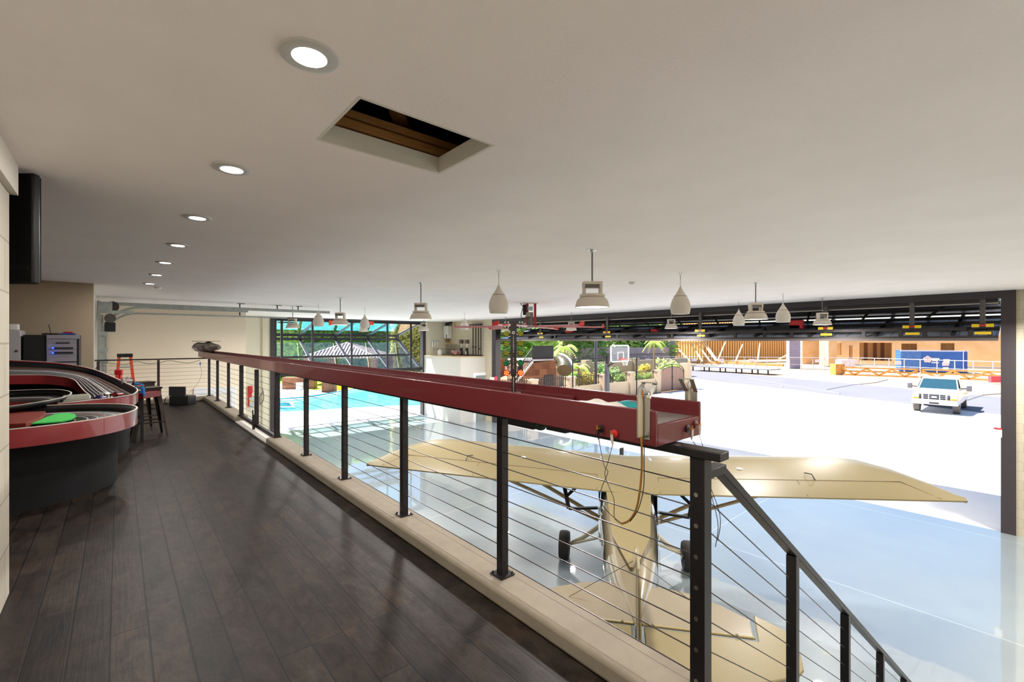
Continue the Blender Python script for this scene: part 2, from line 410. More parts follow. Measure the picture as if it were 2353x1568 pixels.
# wall with the garage door opening (plane x=-0.42), far bay
M_panel = mat('cream_siding', 'cfc5ae', 0.7)
mb = MB(); mb.bb(-0.62, -0.42, 14.9, 18.5, 0.9, ZC); struct(mb.build('wall_garage_header', M_wall, smooth=False))
mb = MB(); mb.bb(-0.62, 3.43, 18.5, 18.7, ZH, ZC); struct(mb.build('wall_garage_end', mat('warm_wall', 'f2e5ce', 0.8), smooth=False))
mb = MB(); mb.bb(3.23, 3.43, 18.7, YP, ZH, ZC); struct(mb.build('wall_garage_side', M_wall, smooth=False))
mb = MB(); mb.bb(3.23, 5.08, YP, YP + .25, ZH, ZC); mb.bb(12.9, XD + .25, YP, YP + .25, ZH, ZC)
struct(mb.build('wall_pool', M_cmu if False else mat('pool_wall', 'e0dac6', 0.8), smooth=False))
M_cmu2 = brick_mat('painted_block_far', 'c9bfa8', 'c4baa2', 'b5ab94', 0.40, 0.20, 0.006, 0.8, 'yz')
mb = MB(); mb.bb(XD, XD + .25, 18.05, YP, ZH, ZC); struct(mb.build('wall_door_far', M_cmu2, smooth=False, base=(0, 0, 0)))
mb = MB(); mb.bb(XD, XD + .25, -6, 0.30, ZH, ZC); struct(mb.build('wall_door_near', M_cmu2, smooth=False, base=(0, 0, 0)))
mb = MB(); mb.bb(-4.7, XD + .25, -6.2, -6, ZH, ZC); struct(mb.build('wall_back', M_wall, smooth=False))
# door on the garage end wall (white frame, panes)
M_trimw = mat('white_trim', 'e6e9ec', 0.5)
g0 = at(445, 900, y=18.5); g1 = at(540, 900, y=18.5)
dz = at(490, 891, y=18.5).z
mb = MB(); t = 0.13; yy = (18.44, 18.5)
mb.bb(g0.x, g0.x + t, *yy, ZH, dz); mb.bb(g1.x - t, g1.x, *yy, ZH, dz); mb.bb(g0.x + t, g1.x - t, *yy, dz - .2, dz)
d1 = struct(mb.build('door_1', M_trimw, smooth=False))
MB().bb(g0.x + t, g1.x - t, 18.47, 18.49, ZH, dz - .2).build('pane', mat('frosted_pane', 'e8e0d2', 0.2), d1, False)
MB().bb(g0.x + .55, g0.x + .61, 18.44, 18.48, ZH, dz - .2).build('stile', M_trimw, d1, False)

# corner room with the loft top
bx, by0, bz = 12.8, 18.7, at(1058, 823, D=22.4).z
mb = MB(); mb.bb(bx, bx + .1, by0, YP - .001, ZH, bz); mb.bb(bx + .1, XD, by0, by0 + .1, ZH, bz); struct(mb.build('wall_closet', mat('closet_plaster', 'c8c3ba', 0.75), smooth=False))
mb = MB(); mb.bb(bx - .02, XD, by0 - .02, YP, bz, bz + .05); struct(mb.build('trim_7', mat('loft_top', 'cdb893', 0.7), smooth=False))
w0 = at(1087, 860, y=by0).x; w1 = at(1119, 860, y=by0).x; wz = at(1100, 857, y=by0).z
mb = MB(); ya, yb = by0 - .05, by0
mb.bb(w0, w0 + .14, ya, yb, ZH, wz); mb.bb(w1 - .12, w1, ya, yb, ZH, wz); mb.bb(w0 + .14, w1 - .12, ya, yb, wz - .14, wz); d2 = struct(mb.build('door_2', M_trimw, smooth=False))
MB().bb(w0 + .14, w1 - .12, by0 - .02, by0 - .005, ZH, wz - .14).build('pane', mat('grey_pane', '8f9694', 0.15), d2, False)
MB().bb((w0 + w1) / 2 + .05, (w0 + w1) / 2 + .09, ya, yb, ZH + .9, wz - .3).build('stile', M_black, d2, False)

# steel frames of the two big openings
mb = MB(); J = 0.28
mb.bb(XD - .06, XD + .25, 0.30, 0.30 + .22, ZH, ZC); mb.bb(XD - .06, XD + .25, 17.75, 18.05, ZH, ZC); mb.bb(XD - .06, XD + .25, 0.52, 17.75, ZC - .16, ZC)
struct(mb.build('door_3', mat('dark_frame', '3a3436', 0.5), smooth=False))
mb = MB(); mb.bb(5.08, 5.26, YP - .06, YP + .25, ZH, ZC); mb.bb(12.72, 12.9, YP - .06, YP + .25, ZH, ZC); mb.bb(5.26, 12.72, YP - .06, YP + .25, ZC - .07, ZC)
struct(mb.build('door_4', MATS['dark_frame'], smooth=False))

# ================================================================ cable railing along the gallery
rail = thing('cable_railing', 'long black cable railing with square posts along the edge of the gallery', 'railing', (RX, 7, 0))
def post(x, y, w=0.052, z0=0.10, z1=1.07, base=True, par=rail, mt=None):
    p = MB().bb(x - w / 2, x + w / 2, y - w / 2, y + w / 2, z0, z1).build('post', mt or M_dsteel, par, True, 0.003)
    if base:
        MB().bb(x - .055, x + .055, y - .055, y + .055, z0, z0 + .010).build('base_plate', M_dsteel, p, True, 0.002)
        for sx in (-1, 1):
            for sy in (-1, 1): MB().cyl((x + sx * .042, y + sy * .042, z0 + .008), (x + sx * .042, y + sy * .042, z0 + .020), .007, 8).build('bolt', M_dsteel, p)
    return p
PY = [2.16, 3.44, 4.75, 6.04, 11.42, 12.86, 14.2]
for y in PY: post(RX, y)
post(RX, 7.44, 0.07)
post(RX, 10.06, 0.066)
pbig = post(RX, 0.897, 0.062, base=False, z0=-0.3)
CZ = [0.175 + 0.0975 * k for k in range(9)]
mb = MB(); mb.bb(RX - .04, RX + .04, 0.80, GY0 + .05, 1.07, 1.105); mb.build('top_rail', M_dsteel, rail, True, 0.004)
mb = MB(); mb.bb(RX - .03, RX + .03, GY0 + .05, RE + .05, 1.075, 1.105); mb.build('top_rail', M_dsteel, rail, True, 0.004)
for z in CZ: MB().cyl((RX, 0.9, z), (RX, 7.44, z), 0.0028, 6).build('cable', M_cable, rail)
for z in CZ: MB().cyl((RX, 10.06, z), (RX, 14.2, z), 0.0028, 6).build('cable', M_cable, rail)
for k in range(8):    # chrome cable ends on the big corner post
    MB().lathe([(.0001, -.003), (.009, -.003), (.009, 0), (.004, .0005), (.004, .002), (.0001, .002)], (RX - .031, 0.90, .92 - .125 * k), 14, axis='x').build('cable_end', M_stain, pbig)
# swing gate
gate = thing('swing_gate', 'black swing gate with cables set in the gallery railing where the curb stops', 'gate', (RX, 8.7, 0))
for y in (8.77,): MB().bb(RX - .03, RX + .03, y - .03, y + .03, 0.06, 1.05).build('gate_post', M_dsteel, gate, True, .003)
MB().bb(RX - .022, RX + .022, 7.48, 8.74, 0.06, 0.12).build('bottom_bar', M_dsteel, gate, False)
MB().bb(RX - .022, RX + .022, 8.80, 10.02, 0.06, 0.12).build('bottom_bar', M_dsteel, gate, False)
for z in CZ: MB().cyl((RX, 7.48, z), (RX, 10.03, z), 0.0028, 6).build('cable', M_cable, gate)
MB().bb(RX - .055, RX - .03, 8.74, 8.78, 0.03, 0.28).bb(RX - .05, RX - .035, 8.84, 8.86, 0.0, 0.35).build('drop_bolt', M_black, gate, False)
# end railing
erail = thing('cable_railing', 'shorter black cable railing closing the far end of the gallery', 'railing', (0.6, RE, 0))
MB().bb(-0.44, RX - .03, RE - .03, RE + .03, 1.075, 1.105).build('top_rail', M_dsteel, erail, True, .004)
xm = at(364, 850, y=RE).x
for x in (-0.36, xm): post(x, RE, par=erail, mt=mat('brown_post', '3a2428', 0.45))
for z in CZ: MB().cyl((-0.36, RE, z), (RX, RE, z), 0.0028, 6).build('cable', M_cable, erail)
wr = MB(); Pw = [(-0.36, RE - .05, 1.05)]
for k in range(10):
    x = -0.3 + k * 0.21; Pw += [(x, RE - .05, 1.05 if k % 3 == 0 else 0.985 + .02 * (k % 2))]
wr.tube(curve_pts(Pw, 5), 0.006, 5); wr.build('tangled_wire', mat('green_wire', '3c5a3a', 0.5), erail)
MB().tube(curve_pts([(-0.34, RE - .07, 1.04), (-0.5, RE - .08, 0.6), (-0.45, RE - .05, 0.2)], 5), 0.008, 5).build('tangled_wire', mat('dark_wire', '3b2a2a', 0.5), erail)

# stair rail and stair
srail = thing('stair_railing', 'black sloping cable handrail going down the stairs from the corner post', 'railing', (1.95, 0.9, 0))
SL = -0.70
def sz(x): return 0.99 + SL * (x - 1.95)
MB().bar((1.95, 0.9, sz(1.95) + 0.0), (6.6, 0.9, sz(6.6)), 0.055, 0.035).build('hand_rail', M_dsteel, srail, True, .003)
MB().bb(RX + .03, 1.97, 0.872, 0.928, 0.975, 1.012).build('rail_return', M_dsteel, srail, True, .003)
for x in (2.86, 3.93, 5.03, 6.1): MB().bb(x - .026, x + .026, .874, .926, sz(x) - 1.25, sz(x) - .01).build('post', M_dsteel, srail, True, .003)
for k in range(8): MB().cyl((RX, 0.9, .92 - .125 * k), (6.1, 0.9, .92 - .125 * k + (6.1 - RX) * (SL + .02)), .0028, 6).build('cable', M_cable, srail)
mb = MB()
for k in range(14): mb.bb(1.92 + .27 * k, 2.22 + .27 * k, -0.25, 0.78, -0.24 - .184 * k, -0.18 - .184 * k)
struct(mb.build('stairs', M_stone, smooth=False))

# ================================================================ slot car drag strip lying on the rail
TX0, TX1, TY0, TY1, TB, TT = 1.64, 2.02, 1.01, 15.0, 1.11, 1.255
tray = thing('drag_strip', 'long maroon model drag strip trough lying on top of the gallery railing', 'drag strip', ((TX0 + TX1) / 2, 8, TB))
MB().bb(TX0, TX0 + .018, TY0, TY1, TB, TT).build('side_board', M_red, tray, True, .004)
MB().bb(TX1 - .018, TX1, TY0, TY1, TB, TT + .008).build('side_board', M_red, tray, True, .004)
MB().bb(TX0 + .018, TX1 - .018, TY0, TY0 + .018, TB, TB + .088).build('end_board', M_red, tray, True, .003)
MB().bb(TX0 + .018, TX1 - .018, TY1 - .018, TY1, TB, TT).build('end_board', M_red, tray, True, .003)
plabel(MB().bb(TX0 + .018, TX1 - .018, TY0 + .018, 1.75, TB + .055, TB + .085).build('deck_panel', mat('worn_grey_deck', '77716c', 0.35, var=.1, vscale=9), tray, False), 'grey worn panel at the near end')
MB().bb(TX0 + .018, TX1 - .018, 1.75, TY1 - .018, TB + .055, TB + .085).build('deck_panel', M_red, tray, False)
MB().bb(TX1 - .040, TX1 - .018, 1.75, TY1, TB + .085, TT - .035).build('inner_rail', M_red, tray, True, .002)
MB().bb(TX0 + .05, TX1 - .05, 1.9, TY1 - .1, TB - .0, TB + .055).build('core', M_red, tray, False)
# sockets with clips and leads
M_gold = mat('brass_clip', 'd08a3a', 0.35, 0.8)
def socket(nm, c, axis, col, boot, lead):
    o = thing(nm[0], nm[1], 'connector', c, 'clips on the drag strip sockets')
    ax = 'x' if axis == 'x' else 'y'
    sg = -1
    MB().lathe([(.0001, 0), (.017, 0), (.017, sg * .006), (.008, sg * .009), (.0001, sg * .009)], c, 20, axis=ax).build('socket', col, o)
    d = Vector((-1, 0, 0)) if ax == 'x' else Vector((0, -1, 0)); c = Vector(c)
    s_ = Vector((0, 1, 0)) if ax == 'x' else Vector((1, 0, 0))
    b = MB(); b.bar(c + d * .004, c + d * .030, .005); b.bar(c + d * .02 - s_ * .010 + Vector((0, 0, .004)), c + d * .02 + s_ * .010, .004)
    b.bar(c + d * .022 + s_ * .004, c + d * .022 + s_ * .006 + Vector((0, 0, .016)), .003); b.bar(c + d * .026 - s_ * .003, c + d * .026 - s_ * .001 + Vector((0, 0, .016)), .003); b.build('clip', M_gold, o)
    e = c + d * .024
    MB().tube([e, e + Vector((0, 0, -.022)) - s_ * .002, e + Vector((0, 0, -.045)) - s_ * .006], [.006, .0065, .003], 8).build('boot', boot, o)
    if lead: MB().tube(curve_pts([e + Vector((0, 0, -.043)) - s_ * .006] + lead, 6), .0016, 6).build('lead', M_blackp, o)
M_redp = mat('red_plastic', 'c0262a', 0.35); M_clear = mat('pale_boot', 'bdb2a6', 0.4)
fx = TX0 - .004
ly = [at(1380, 985, x=fx), at(1412, 997, x=fx)]
W = lambda u, v, x=1.60: at(u, v, x=x)
socket(('banana_clip', 'black clip plugged into the left socket on the long maroon side'), (TX0 - .0005, ly[0].y, ly[0].z), 'x', M_blackp, M_blackp, [W(1388, 1070), W(1397, 1085), W(1383, 1120), W(1379, 1150), W(1400, 1180), W(1428, 1203)])
socket(('banana_clip', 'pale clip plugged into the red socket on the long maroon side'), (TX0 - .0005, ly[1].y, ly[1].z), 'x', M_redp, M_clear, [W(1398, 1060), W(1390, 1090), W(1400, 1120), W(1411, 1150), W(1412, 1190), W(1428, 1205)])
socket(('banana_clip', 'clip in the black socket on the near end board of the drag strip'), (TX1 - .13, TY0 - .0005, 1.155), 'y', M_blackp, M_stain, [Vector((1.90, .96, 1.06)), Vector((1.905, .93, .95)), Vector((1.86, .86, .80)), Vector((1.84, .86, .70))])
socket(('banana_clip', 'pale clip in the reddish socket on the near end board of the drag strip'), (TX1 - .06, TY0 - .0005, 1.165), 'y', M_red, M_clear, [Vector((1.955, .97, 1.07)), Vector((1.95, .95, .95)), Vector((1.88, .86, .82)), Vector((1.86, .86, .72))])

# controller holders: stainless plates with a loop handle and hand controller
def holder(lab, y, x, sgn, drop):
    o = thing('controller_holder', lab, 'holder', (x, y, TB + .02), 'steel holders on the drag strip')
    w = .062
    z0, z1 = TB + .025, TT + .055
    MB().bb(x, x + sgn * .003, y - w / 2, y + w / 2, z0, z1).build('plate', M_stain, o, True, .001)
    hb = MB(); tp = z1 + .055
    for s_ in (-1, 1):
        hb.bar((x + sgn * .0015, y + s_ * (w / 2 - .008), z1 - .006), (x - sgn * .045, y + s_ * (w / 2 - .004), tp), .020, .003, up=(1, 0, 0))
    hb.bar((x - sgn * .045, y - w / 2 - .004, tp), (x - sgn * .045, y + w / 2 + .004, tp), .022, .003)
    hb.build('handle', M_stain, o, True)
    xx = x - .009 if sgn < 0 else x + .009
    MB().tube([(xx, y + .008, z0 + .004), (xx, y + .008, z0 + .02), (xx, y + .008, z1 - .03), (xx, y + .008, z1 + .005)], [.008, .0115, .0115, .009], 12).build('grip', mat('clear_grip', 'b3a68c', 0.15), o)
    lp = MB(); lp.tube(curve_pts([(xx, y + .016, z1 + .004), (xx, y + .020, z1 + .03), (xx, y + .002, z1 + .05), (xx, y - .014, z1 + .028), (xx, y - .010, z1)], 6), .0018, 6); lp.build('trigger', M_stain, o)
    MB().tube([(xx, y + .004, z1 - .01), (xx, y - .002, z1 + .028)], .0045, 8).build('plunger', M_gold, o)
    for (dy, dz_) in ((-.022, .03), (.024, .03)):
        MB().lathe([(.0001, 0), (.003, 0), (.003, sgn * .003), (.0001, sgn * .003)], (x + sgn * .003, y + dy, z0 + dz_), 8, axis='x').build('screw', M_stain, o)
    return o
hy = at(1478, 960, x=TX0 - .003).y
holder('stainless steel controller holder screwed to the near side of the maroon drag strip', hy, TX0 - .0005, -1, True)
h2 = at(1588, 910, x=TX1 + .003).y
holder('stainless steel controller holder on the far side board nearest the drag strip end', h2, TX1 + .0005, 1, False)
c = thing('controller_cable', 'twisted yellow controller cable hanging in a long loop below the drag strip', 'cable', (1.60, hy, 1.0))
Y0 = [Vector((TX0 - .012, hy + .008, TB + .03)), W(1474, 1010), W(1475, 1050), W(1474, 1090), W(1470, 1130), W(1462, 1170), W(1446, 1196), W(1428, 1204)]
MB().tube(curve_pts(Y0, 6), .0045, 8).build('yellow_braid', mat('yellow_braid', '8f6218', 0.6, bump=.5, bscale=300), c)
MB().tube(curve_pts([Y0[0] + Vector((0, -.012, 0)), W(1480, 1010), W(1480, 1060), W(1479, 1120), W(1467, 1170), W(1448, 1199)], 6), .0018, 6).build('black_lead', M_blackp, c)
# wrapped bundle at the far end
bd = thing('wrapped_bundle', 'grey plastic wrapped bundle under a dark plate at the far end of the drag strip', 'bundle', (1.83, 14.0, TT))
b = MB(); c0 = at(474, 798, D=11.9)
rg = random.Random(3)
b.sphere((0, 0, 0), 1, 28, 16)
bc = c0
b.v = [Vector((bc.x, bc.y, bc.z)) + RT * (v.x * .34 * (1 + .12 * math.sin(9 * v.y + 5 * v.z))) + FW * (v.y * .17) + Vector((0, 0, v.z * .135 * (1 + .15 * math.sin(7 * v.x + 3 * v.y)))) for v in b.v]
b.build('plastic_wrap', mat('grey_film', '8a8178', 0.2, col2='3f3833', vscale=9, bump=.6, bscale=15), bd)
pm = Matrix((RT, FW, Vector((0, 0, 1)))).transposed()
MB().box(bc + Vector((0, 0, .15)) + RT * 0.0, (.60, .22, .012), M=pm).build('plate', M_blackp, bd, False)
# teal tool and cloth inside the strip
tl = thing('work_gloves', 'teal and grey work glove lying on a white rag inside the drag strip', 'glove', (1.86, 1.42, TB + .085))
g = MB(); gy = at(1452, 930, x=1.84).y; g.sphere((1.84, gy, TB + .118), 1, 18, 10, (.045, .085, .030)); g.sphere((1.86, gy + .09, TB + .115), 1, 12, 8, (.022, .035, .018)); g.sphere((1.80, gy + .07, TB + .112), 1, 12, 8, (.016, .045, .014))
g.build('glove', mat('teal_fabric', '16888c', 0.6, bump=.4, bscale=60), tl)
MB().sphere((1.835, gy - .01, TB + .132), 1, 14, 8, (.022, .045, .018)).build('grey_pad', mat('grey_pad', '6d6a6d', 0.6), tl)
rg_ = thing('rag', 'crumpled white rag on the drag strip beside the teal glove', 'rag', (1.74, gy + .06, TB + .085))
r = MB(); r.sphere((1.73, gy + .10, TB + .105), 1, 24, 12)
r.v = [Vector((1.73, gy + .09, TB + .112)) + Vector(((v - Vector((1.73, gy + .10, TB + .105))).x * .055, (v - Vector((1.73, gy + .10, TB + .105))).y * .16 * (1 + .1 * math.sin(20 * v.x)), (v - Vector((1.73, gy + .10, TB + .105))).z * .036 * (1 + .2 * math.sin(9 * v.y)))) for v in r.v]
r.build('cloth', mat('white_rag', 'd9d4ca', 0.9, bump=.5, bscale=50), rg_)
# screwdriver like steel part
kk = MB(); kk.tube([(1.90, 1.30, TB + .092), (1.90, 1.24, TB + .094), (1.895, 1.20, TB + .096)], .004, 8); kk.sphere((1.893, 1.19, TB + .098), .009, 10, 8); kk.sphere((1.902, 1.26, TB + .095), .007, 10, 8)
tag(kk.build('steel_rod', M_stain), 'small steel rod with ball ends lying on the grey near end of the drag strip', 'rod')
# power box below the strip
pb = thing('timing_box', 'dark timing box with green cable bundle fixed under the drag strip by the second post', 'box', (1.73, 2.2, 1.05))
p0 = at(1180, 975, x=1.73); p1 = at(1240, 985, x=1.73)
MB().bb(1.68, 1.735, p1.y, p0.y, 1.062, 1.108).build('case', M_blackp, pb, True, .006)
MB().sphere((1.70, p1.y - .03, 1.085), 1, 14, 10, (.02, .045, .022)).build('cable_bundle', mat('green_cables', '2b5a3c', 0.5, col2='1c1c1c', vscale=40), pb)
q1 = at(1300, 992, x=1.72).y
MB().bb(1.66, 1.72, q1 - .05, q1 + .08, 1.085, 1.109).build('bracket', M_dsteel, pb, False)

# ================================================================ drag race start lights ("tree")
tx, ty = 1.90, 2.19
tree = thing('start_light_tree', 'black drag race start light tree with amber, green and red lamps on the maroon strip', 'light tree', (tx, ty, TB + .085))
zt = lambda v: at(1180, v, D=2.886).z
cc = at(1180, 800, D=2.886); T0 = Vector((cc.x, cc.y, 0))
pm = Matrix((RT, FW, Vector((0, 0, 1)))).transposed()
def tbox(du, z0, z1, w, d=.012, f=0.0): return MB().box(T0 + RT * du - FW * f + Vector((0, 0, (z0 + z1) / 2)), (w, d, z1 - z0), M=pm)
k = 2.886 / F
tbox(.0, zt(903), zt(862), 9 * k).build('mast', M_dsteel, tree, False)
tbox(.0, zt(903), zt(866), 3 * k, .014).build('mast_highlight', M_stain, tree, False)
tbox(.0, zt(864), zt(739), 14 * k).build('body', mat('tree_black', '2a2223', 0.5), tree, False)
tbox(.0, zt(906), zt(901), 34 * k, .05).build('foot', M_stain, tree, True, .001)
tbox(.0, zt(744.5), zt(739), 46 * k, .010).build('top_arm', M_blackp, tree, False)
tbox(.0, zt(755), zt(750), 46 * k, .010).build('top_arm', M_blackp, tree, False)
M_amb = mat('amber_lens', '8c8a16', 0.3, bump=.6, bscale=120); M_grn = mat('green_lens', '0f7a44', 0.3, bump=.6, bscale=120)
M_rl = mat('lit_red_lens', 'ff3a10', 0.3, emit='ff3010', es=.9); M_rd = mat('lit_dot', 'ffb060', 0.3, emit='ff9a40', es=1.6)
def lens(du, z, m, lit=False):
    c = T0 + RT * du - FW * .010 + Vector((0, 0, z))
    lb = MB(); lb.bar(c + FW * .008 - RT * (du * .8), c + FW * .008, .006, .006); lb.lathe([(.0001, 0), (7.2 * k, 0), (7.2 * k, .010), (.0001, .012)], (0, 0, 0), 14)
    L = lb.v
    for i in range(8, len(L)): L[i] = c + RT * L[i].x + Vector((0, 0, 1)) * L[i].y - FW * (L[i].z - .010)
    arm = lb.build('lamp', M_blackp, tree)
    g = MB()
    for (a, rr) in [(0, 0)] + [(i * PI / 3 + .3, 4.1 * k) for i in range(6)]:
        g.sphere(c + RT * (rr * math.cos(a)) + Vector((0, 0, rr * math.sin(a))) - FW * .002, 2.6 * k, 10, 8)
    g.build('lens', m, arm)
    if lit:
        g = MB()
        for (a, rr) in [(0, 0)] + [(i * PI / 3 + .3, 4.1 * k) for i in range(6)]:
            g.sphere(c + RT * (rr * math.cos(a)) + Vector((0, 0, rr * math.sin(a))) - FW * (.002 + 2.0 * k), 1.0 * k, 8, 6)
        g.build('lit_dots', M_rd, arm)
for (v, m) in ((768, M_amb), (790.5, M_amb), (812.5, M_amb), (835, M_grn), (857.5, M_rl)):
    lens(-16 * k, zt(v), m, m is M_rl); lens(16 * k, zt(v - .8), m, m is M_rl)
for v in (741.5, 752.3):
    for du in (-19, -12, 14, 20):
        c = T0 + RT * du * k - FW * .007 + Vector((0, 0, zt(v)))
        MB().sphere(c, 2.4 * k, 10, 8).build('stage_lamp', mat('stage_lens', 'a8a4a2', 0.3), tree)
M_txt = mat('white_print', 'd8d4d0', 0.6)
for i, ch in enumerate('TRACKMATE'): text('letter_print', ch, .0125, M_txt, frame(T0 - FW * .0065 + Vector((0, 0, zt(774 + i * 4.4))), RT, (0, 0, 1)), tree, .0003)
for i, ch in enumerate('RACING'): text('letter_print', ch, .0125, M_txt, frame(T0 - FW * .0065 + Vector((0, 0, zt(824 + i * 4.4))), RT, (0, 0, 1)), tree, .0003)
cM = T0 - FW * .0065 + Vector((0, 0, zt(765)))
rb = MB(); rb.tube([cM + RT * (2.6 * k * math.cos(a * PI / 8)) + Vector((0, 0, 2.6 * k * math.sin(a * PI / 8))) for a in range(17)], .9 * k, 6, cap=False); rb.build('ring_emblem', M_txt, tree)
rs = tbox(-19 * k, zt(748.5), zt(745.5), 13 * k, .006).build('red_tag', M_redp, tree, False)
# ================================================================ ceiling lights
M_emis = mat('lit_diffuser', 'ffffff', 0.5, emit='fffaf0', es=6.0)
M_trimring = mat('light_trim_ring', 'c9c6c2', 0.45)
def down_proto(x, y):
    o = thing('ceiling_light', '', 'ceiling light', (x, y, ZC), 'round recessed lights in a row over the gallery')
    z = ZC
    MB().lathe([(.062, -.002), (.062, -.010), (.085, -.013), (.103, -.008), (.106, 0), (.100, 0)], (x, y, z), 48, close=False).build('trim_ring', M_trimring, o)
    MB().lathe([(.062, -.010), (.056, -.003), (.0001, -.003)], (x, y, z), 40, close=False).build('diffuser', M_emis, o)
    return o
DL = [(.55, .30), (.56, -1.2), (.57, -2.7), (.545, 1.80), (.535, 3.30), (.520, 4.80), (.503, 6.32), (.483, 7.83), (.466, 9.36), (.44, 10.88)]  # entries behind the viewpoint are unseen lights added to brighten the near ceiling
names = ['recessed ceiling light just above and behind the viewpoint', 'recessed ceiling light well behind the viewpoint', 'last recessed ceiling light at the back of the gallery', 'largest and nearest of the lit round recessed ceiling lights', 'second lit round recessed light, between the nearest light and the attic hatch line',
         'third lit recessed ceiling light from the front of the row', 'middle of the seven lit recessed ceiling lights', 'fifth lit recessed ceiling light from the front of the row',
         'sixth lit recessed ceiling light, last but one of the row', 'smallest and farthest of the lit recessed ceiling lights']
D0 = down_proto(*DL[0]); D0['label'] = names[0]
for (p, nm) in zip(DL[1:], names[1:]): dup(D0, (p[0], p[1], ZC), nm)
for (x, y) in DL:
    d = bpy.data.lights.new('downlight_beam', 'AREA'); d.shape = 'DISK'; d.size = .11; d.energy = DOWN_W; d.color = (1, .97, .92)
    o = bpy.data.objects.new('downlight_beam', d); COL.objects.link(o); o.location = (x, y, ZC - .016)
def detector(c, lab):
    mb = MB(); mb.lathe([(.0001, -.045), (.035, -.045), (.052, -.035), (.062, -.012), (.070, -.010), (.070, 0), (.0001, 0)], c, 28)
    return tag(mb.build('smoke_detector', M_white), lab, 'smoke detector')
p = at(362, 662, z=ZC - .02); detector((p.x, p.y, ZC), 'white smoke detector on the ceiling beyond the last recessed light')
p = at(1453, 651, z=ZC - .02); detector((p.x, p.y, ZC), 'white smoke detector on the ceiling between the large pendant lamp and a teardrop speaker')

# high bay pendant lamps
M_hb = mat('highbay_shell', 'd6ccbe', 0.5); M_lamp = mat('lit_lamp_lens', 'ffffff', 0.5, emit='fff6ea', es=1.5); M_zinc = mat('zinc_plate', 'cfd3d4', 0.3, 0.8)
def highbay(x, y):
    o = thing('pendant_lamp', '', 'pendant lamp', (x, y, ZC), 'white bell shaped high bay pendant lamps')
    zb = CAMZ + .40            # rim height
    b = MB(); b.bb(x - .06, x + .06, y - .035, y + .035, ZC - .004, ZC); b.lathe([(.012, -.03), (.022, -.024), (.030, -.004), (.030, 0)], (x, y, ZC), 14); b.build('ceiling_plate', M_zinc, o)
    MB().cyl((x, y, ZC - .02), (x, y, zb + .31), .010, 10).build('stem', mat('grey_stem', '7d7b77', 0.4, 0.5), o)
    # ballast box on two brackets, turned to face the gallery
    A = Matrix.Rotation(-YAW, 3, 'Z')
    def bx(c, d): return MB().box(Vector((x, y, 0)) + A @ Vector(c), d, M=A)
    bx((0, 0, zb + .265), (.225, .13, .075)).build('ballast_box', M_hb, o, True, .006)
    for s_ in (-1, 1): bx((s_ * .097, 0, zb + .195), (.030, .10, .10)).build('bracket', M_hb, o, True, .003)
    bx((-.01, -.066, zb + .245), (.17, .012, .045)).build('heat_sink', mat('heat_sink', '6f6a64', 0.5, 0.4), o, False)
    MB().lathe([(.05, .155), (.14, .155), (.150, .145), (.150, .125), (.135, .118), (.05, .118)], (x, y, zb), 36).build('collar', M_hb, o)
    MB().lathe([(.130, .120), (.158, .108), (.178, .085), (.190, .055), (.197, .022), (.199, .006), (.206, 0), (.200, -.002), (.192, .004), (.180, .06), (.13, .112)], (x, y, zb), 40, close=False).build('shade', M_hb, o)
    MB().lathe([(.192, .004), (.0001, .004)], (x, y, zb), 36, close=False).build('lens', M_lamp, o)
    return o
HB = [((4.25, 3.46), 'largest and nearest bell pendant lamp, right of the attic hatch'), ((4.23, 7.47), 'second nearest bell pendant lamp of the left row'),
      ((4.15, 11.3), 'bell pendant lamp in front of the middle of the glass pool door'), ((4.10, 15.2), 'small bell pendant lamp before the left part of the glass pool door'),
      ((8.95, 3.43), 'bell pendant lamp between the two teardrop speakers near the big hangar door'), ((13.2, 3.5), 'farthest right bell pendant lamp before the dark door truss'),
      ((13.5, 7.75), 'small bell pendant lamp hanging just below a teardrop speaker'), ((12.9, 11.5), 'small bell pendant lamp over the red fan blades'),
      ((8.9, 15.5), 'small bell pendant lamp at the right corner of the glass pool door'), ((7.9, 18.8), 'farthest small bell pendant lamp behind a teardrop speaker at the pool door'),
      ((13.1, 15.6), 'bell pendant lamp hidden behind the top of the start light tree'),
      ((4.25, -.5), 'bell pendant lamp of the left row beside the stairs, behind the viewpoint'), ((8.95, -.5), 'bell pendant lamp of the middle row behind the viewpoint'), ((13.2, -.5), 'bell pendant lamp of the door side row behind the viewpoint'),
      ((4.25, -4.4), 'last bell pendant lamp of the left row by the back wall'), ((8.95, -4.4), 'last bell pendant lamp of the middle row by the back wall')]  # unseen lamps behind the viewpoint, put in to lift the dim near ceiling
L0 = highbay(*HB[0][0]); L0['label'] = HB[0][1]
for (p, nm) in HB[1:]: dup(L0, (p[0], p[1], ZC), nm)
for (p, nm) in HB:
    d = bpy.data.lights.new('highbay_beam', 'AREA'); d.shape = 'DISK'; d.size = .34; d.energy = LAMP_W; d.color = (1, .95, .92)
    o = bpy.data.objects.new('highbay_beam', d); COL.objects.link(o); o.location = (p[0], p[1], CAMZ + .395)

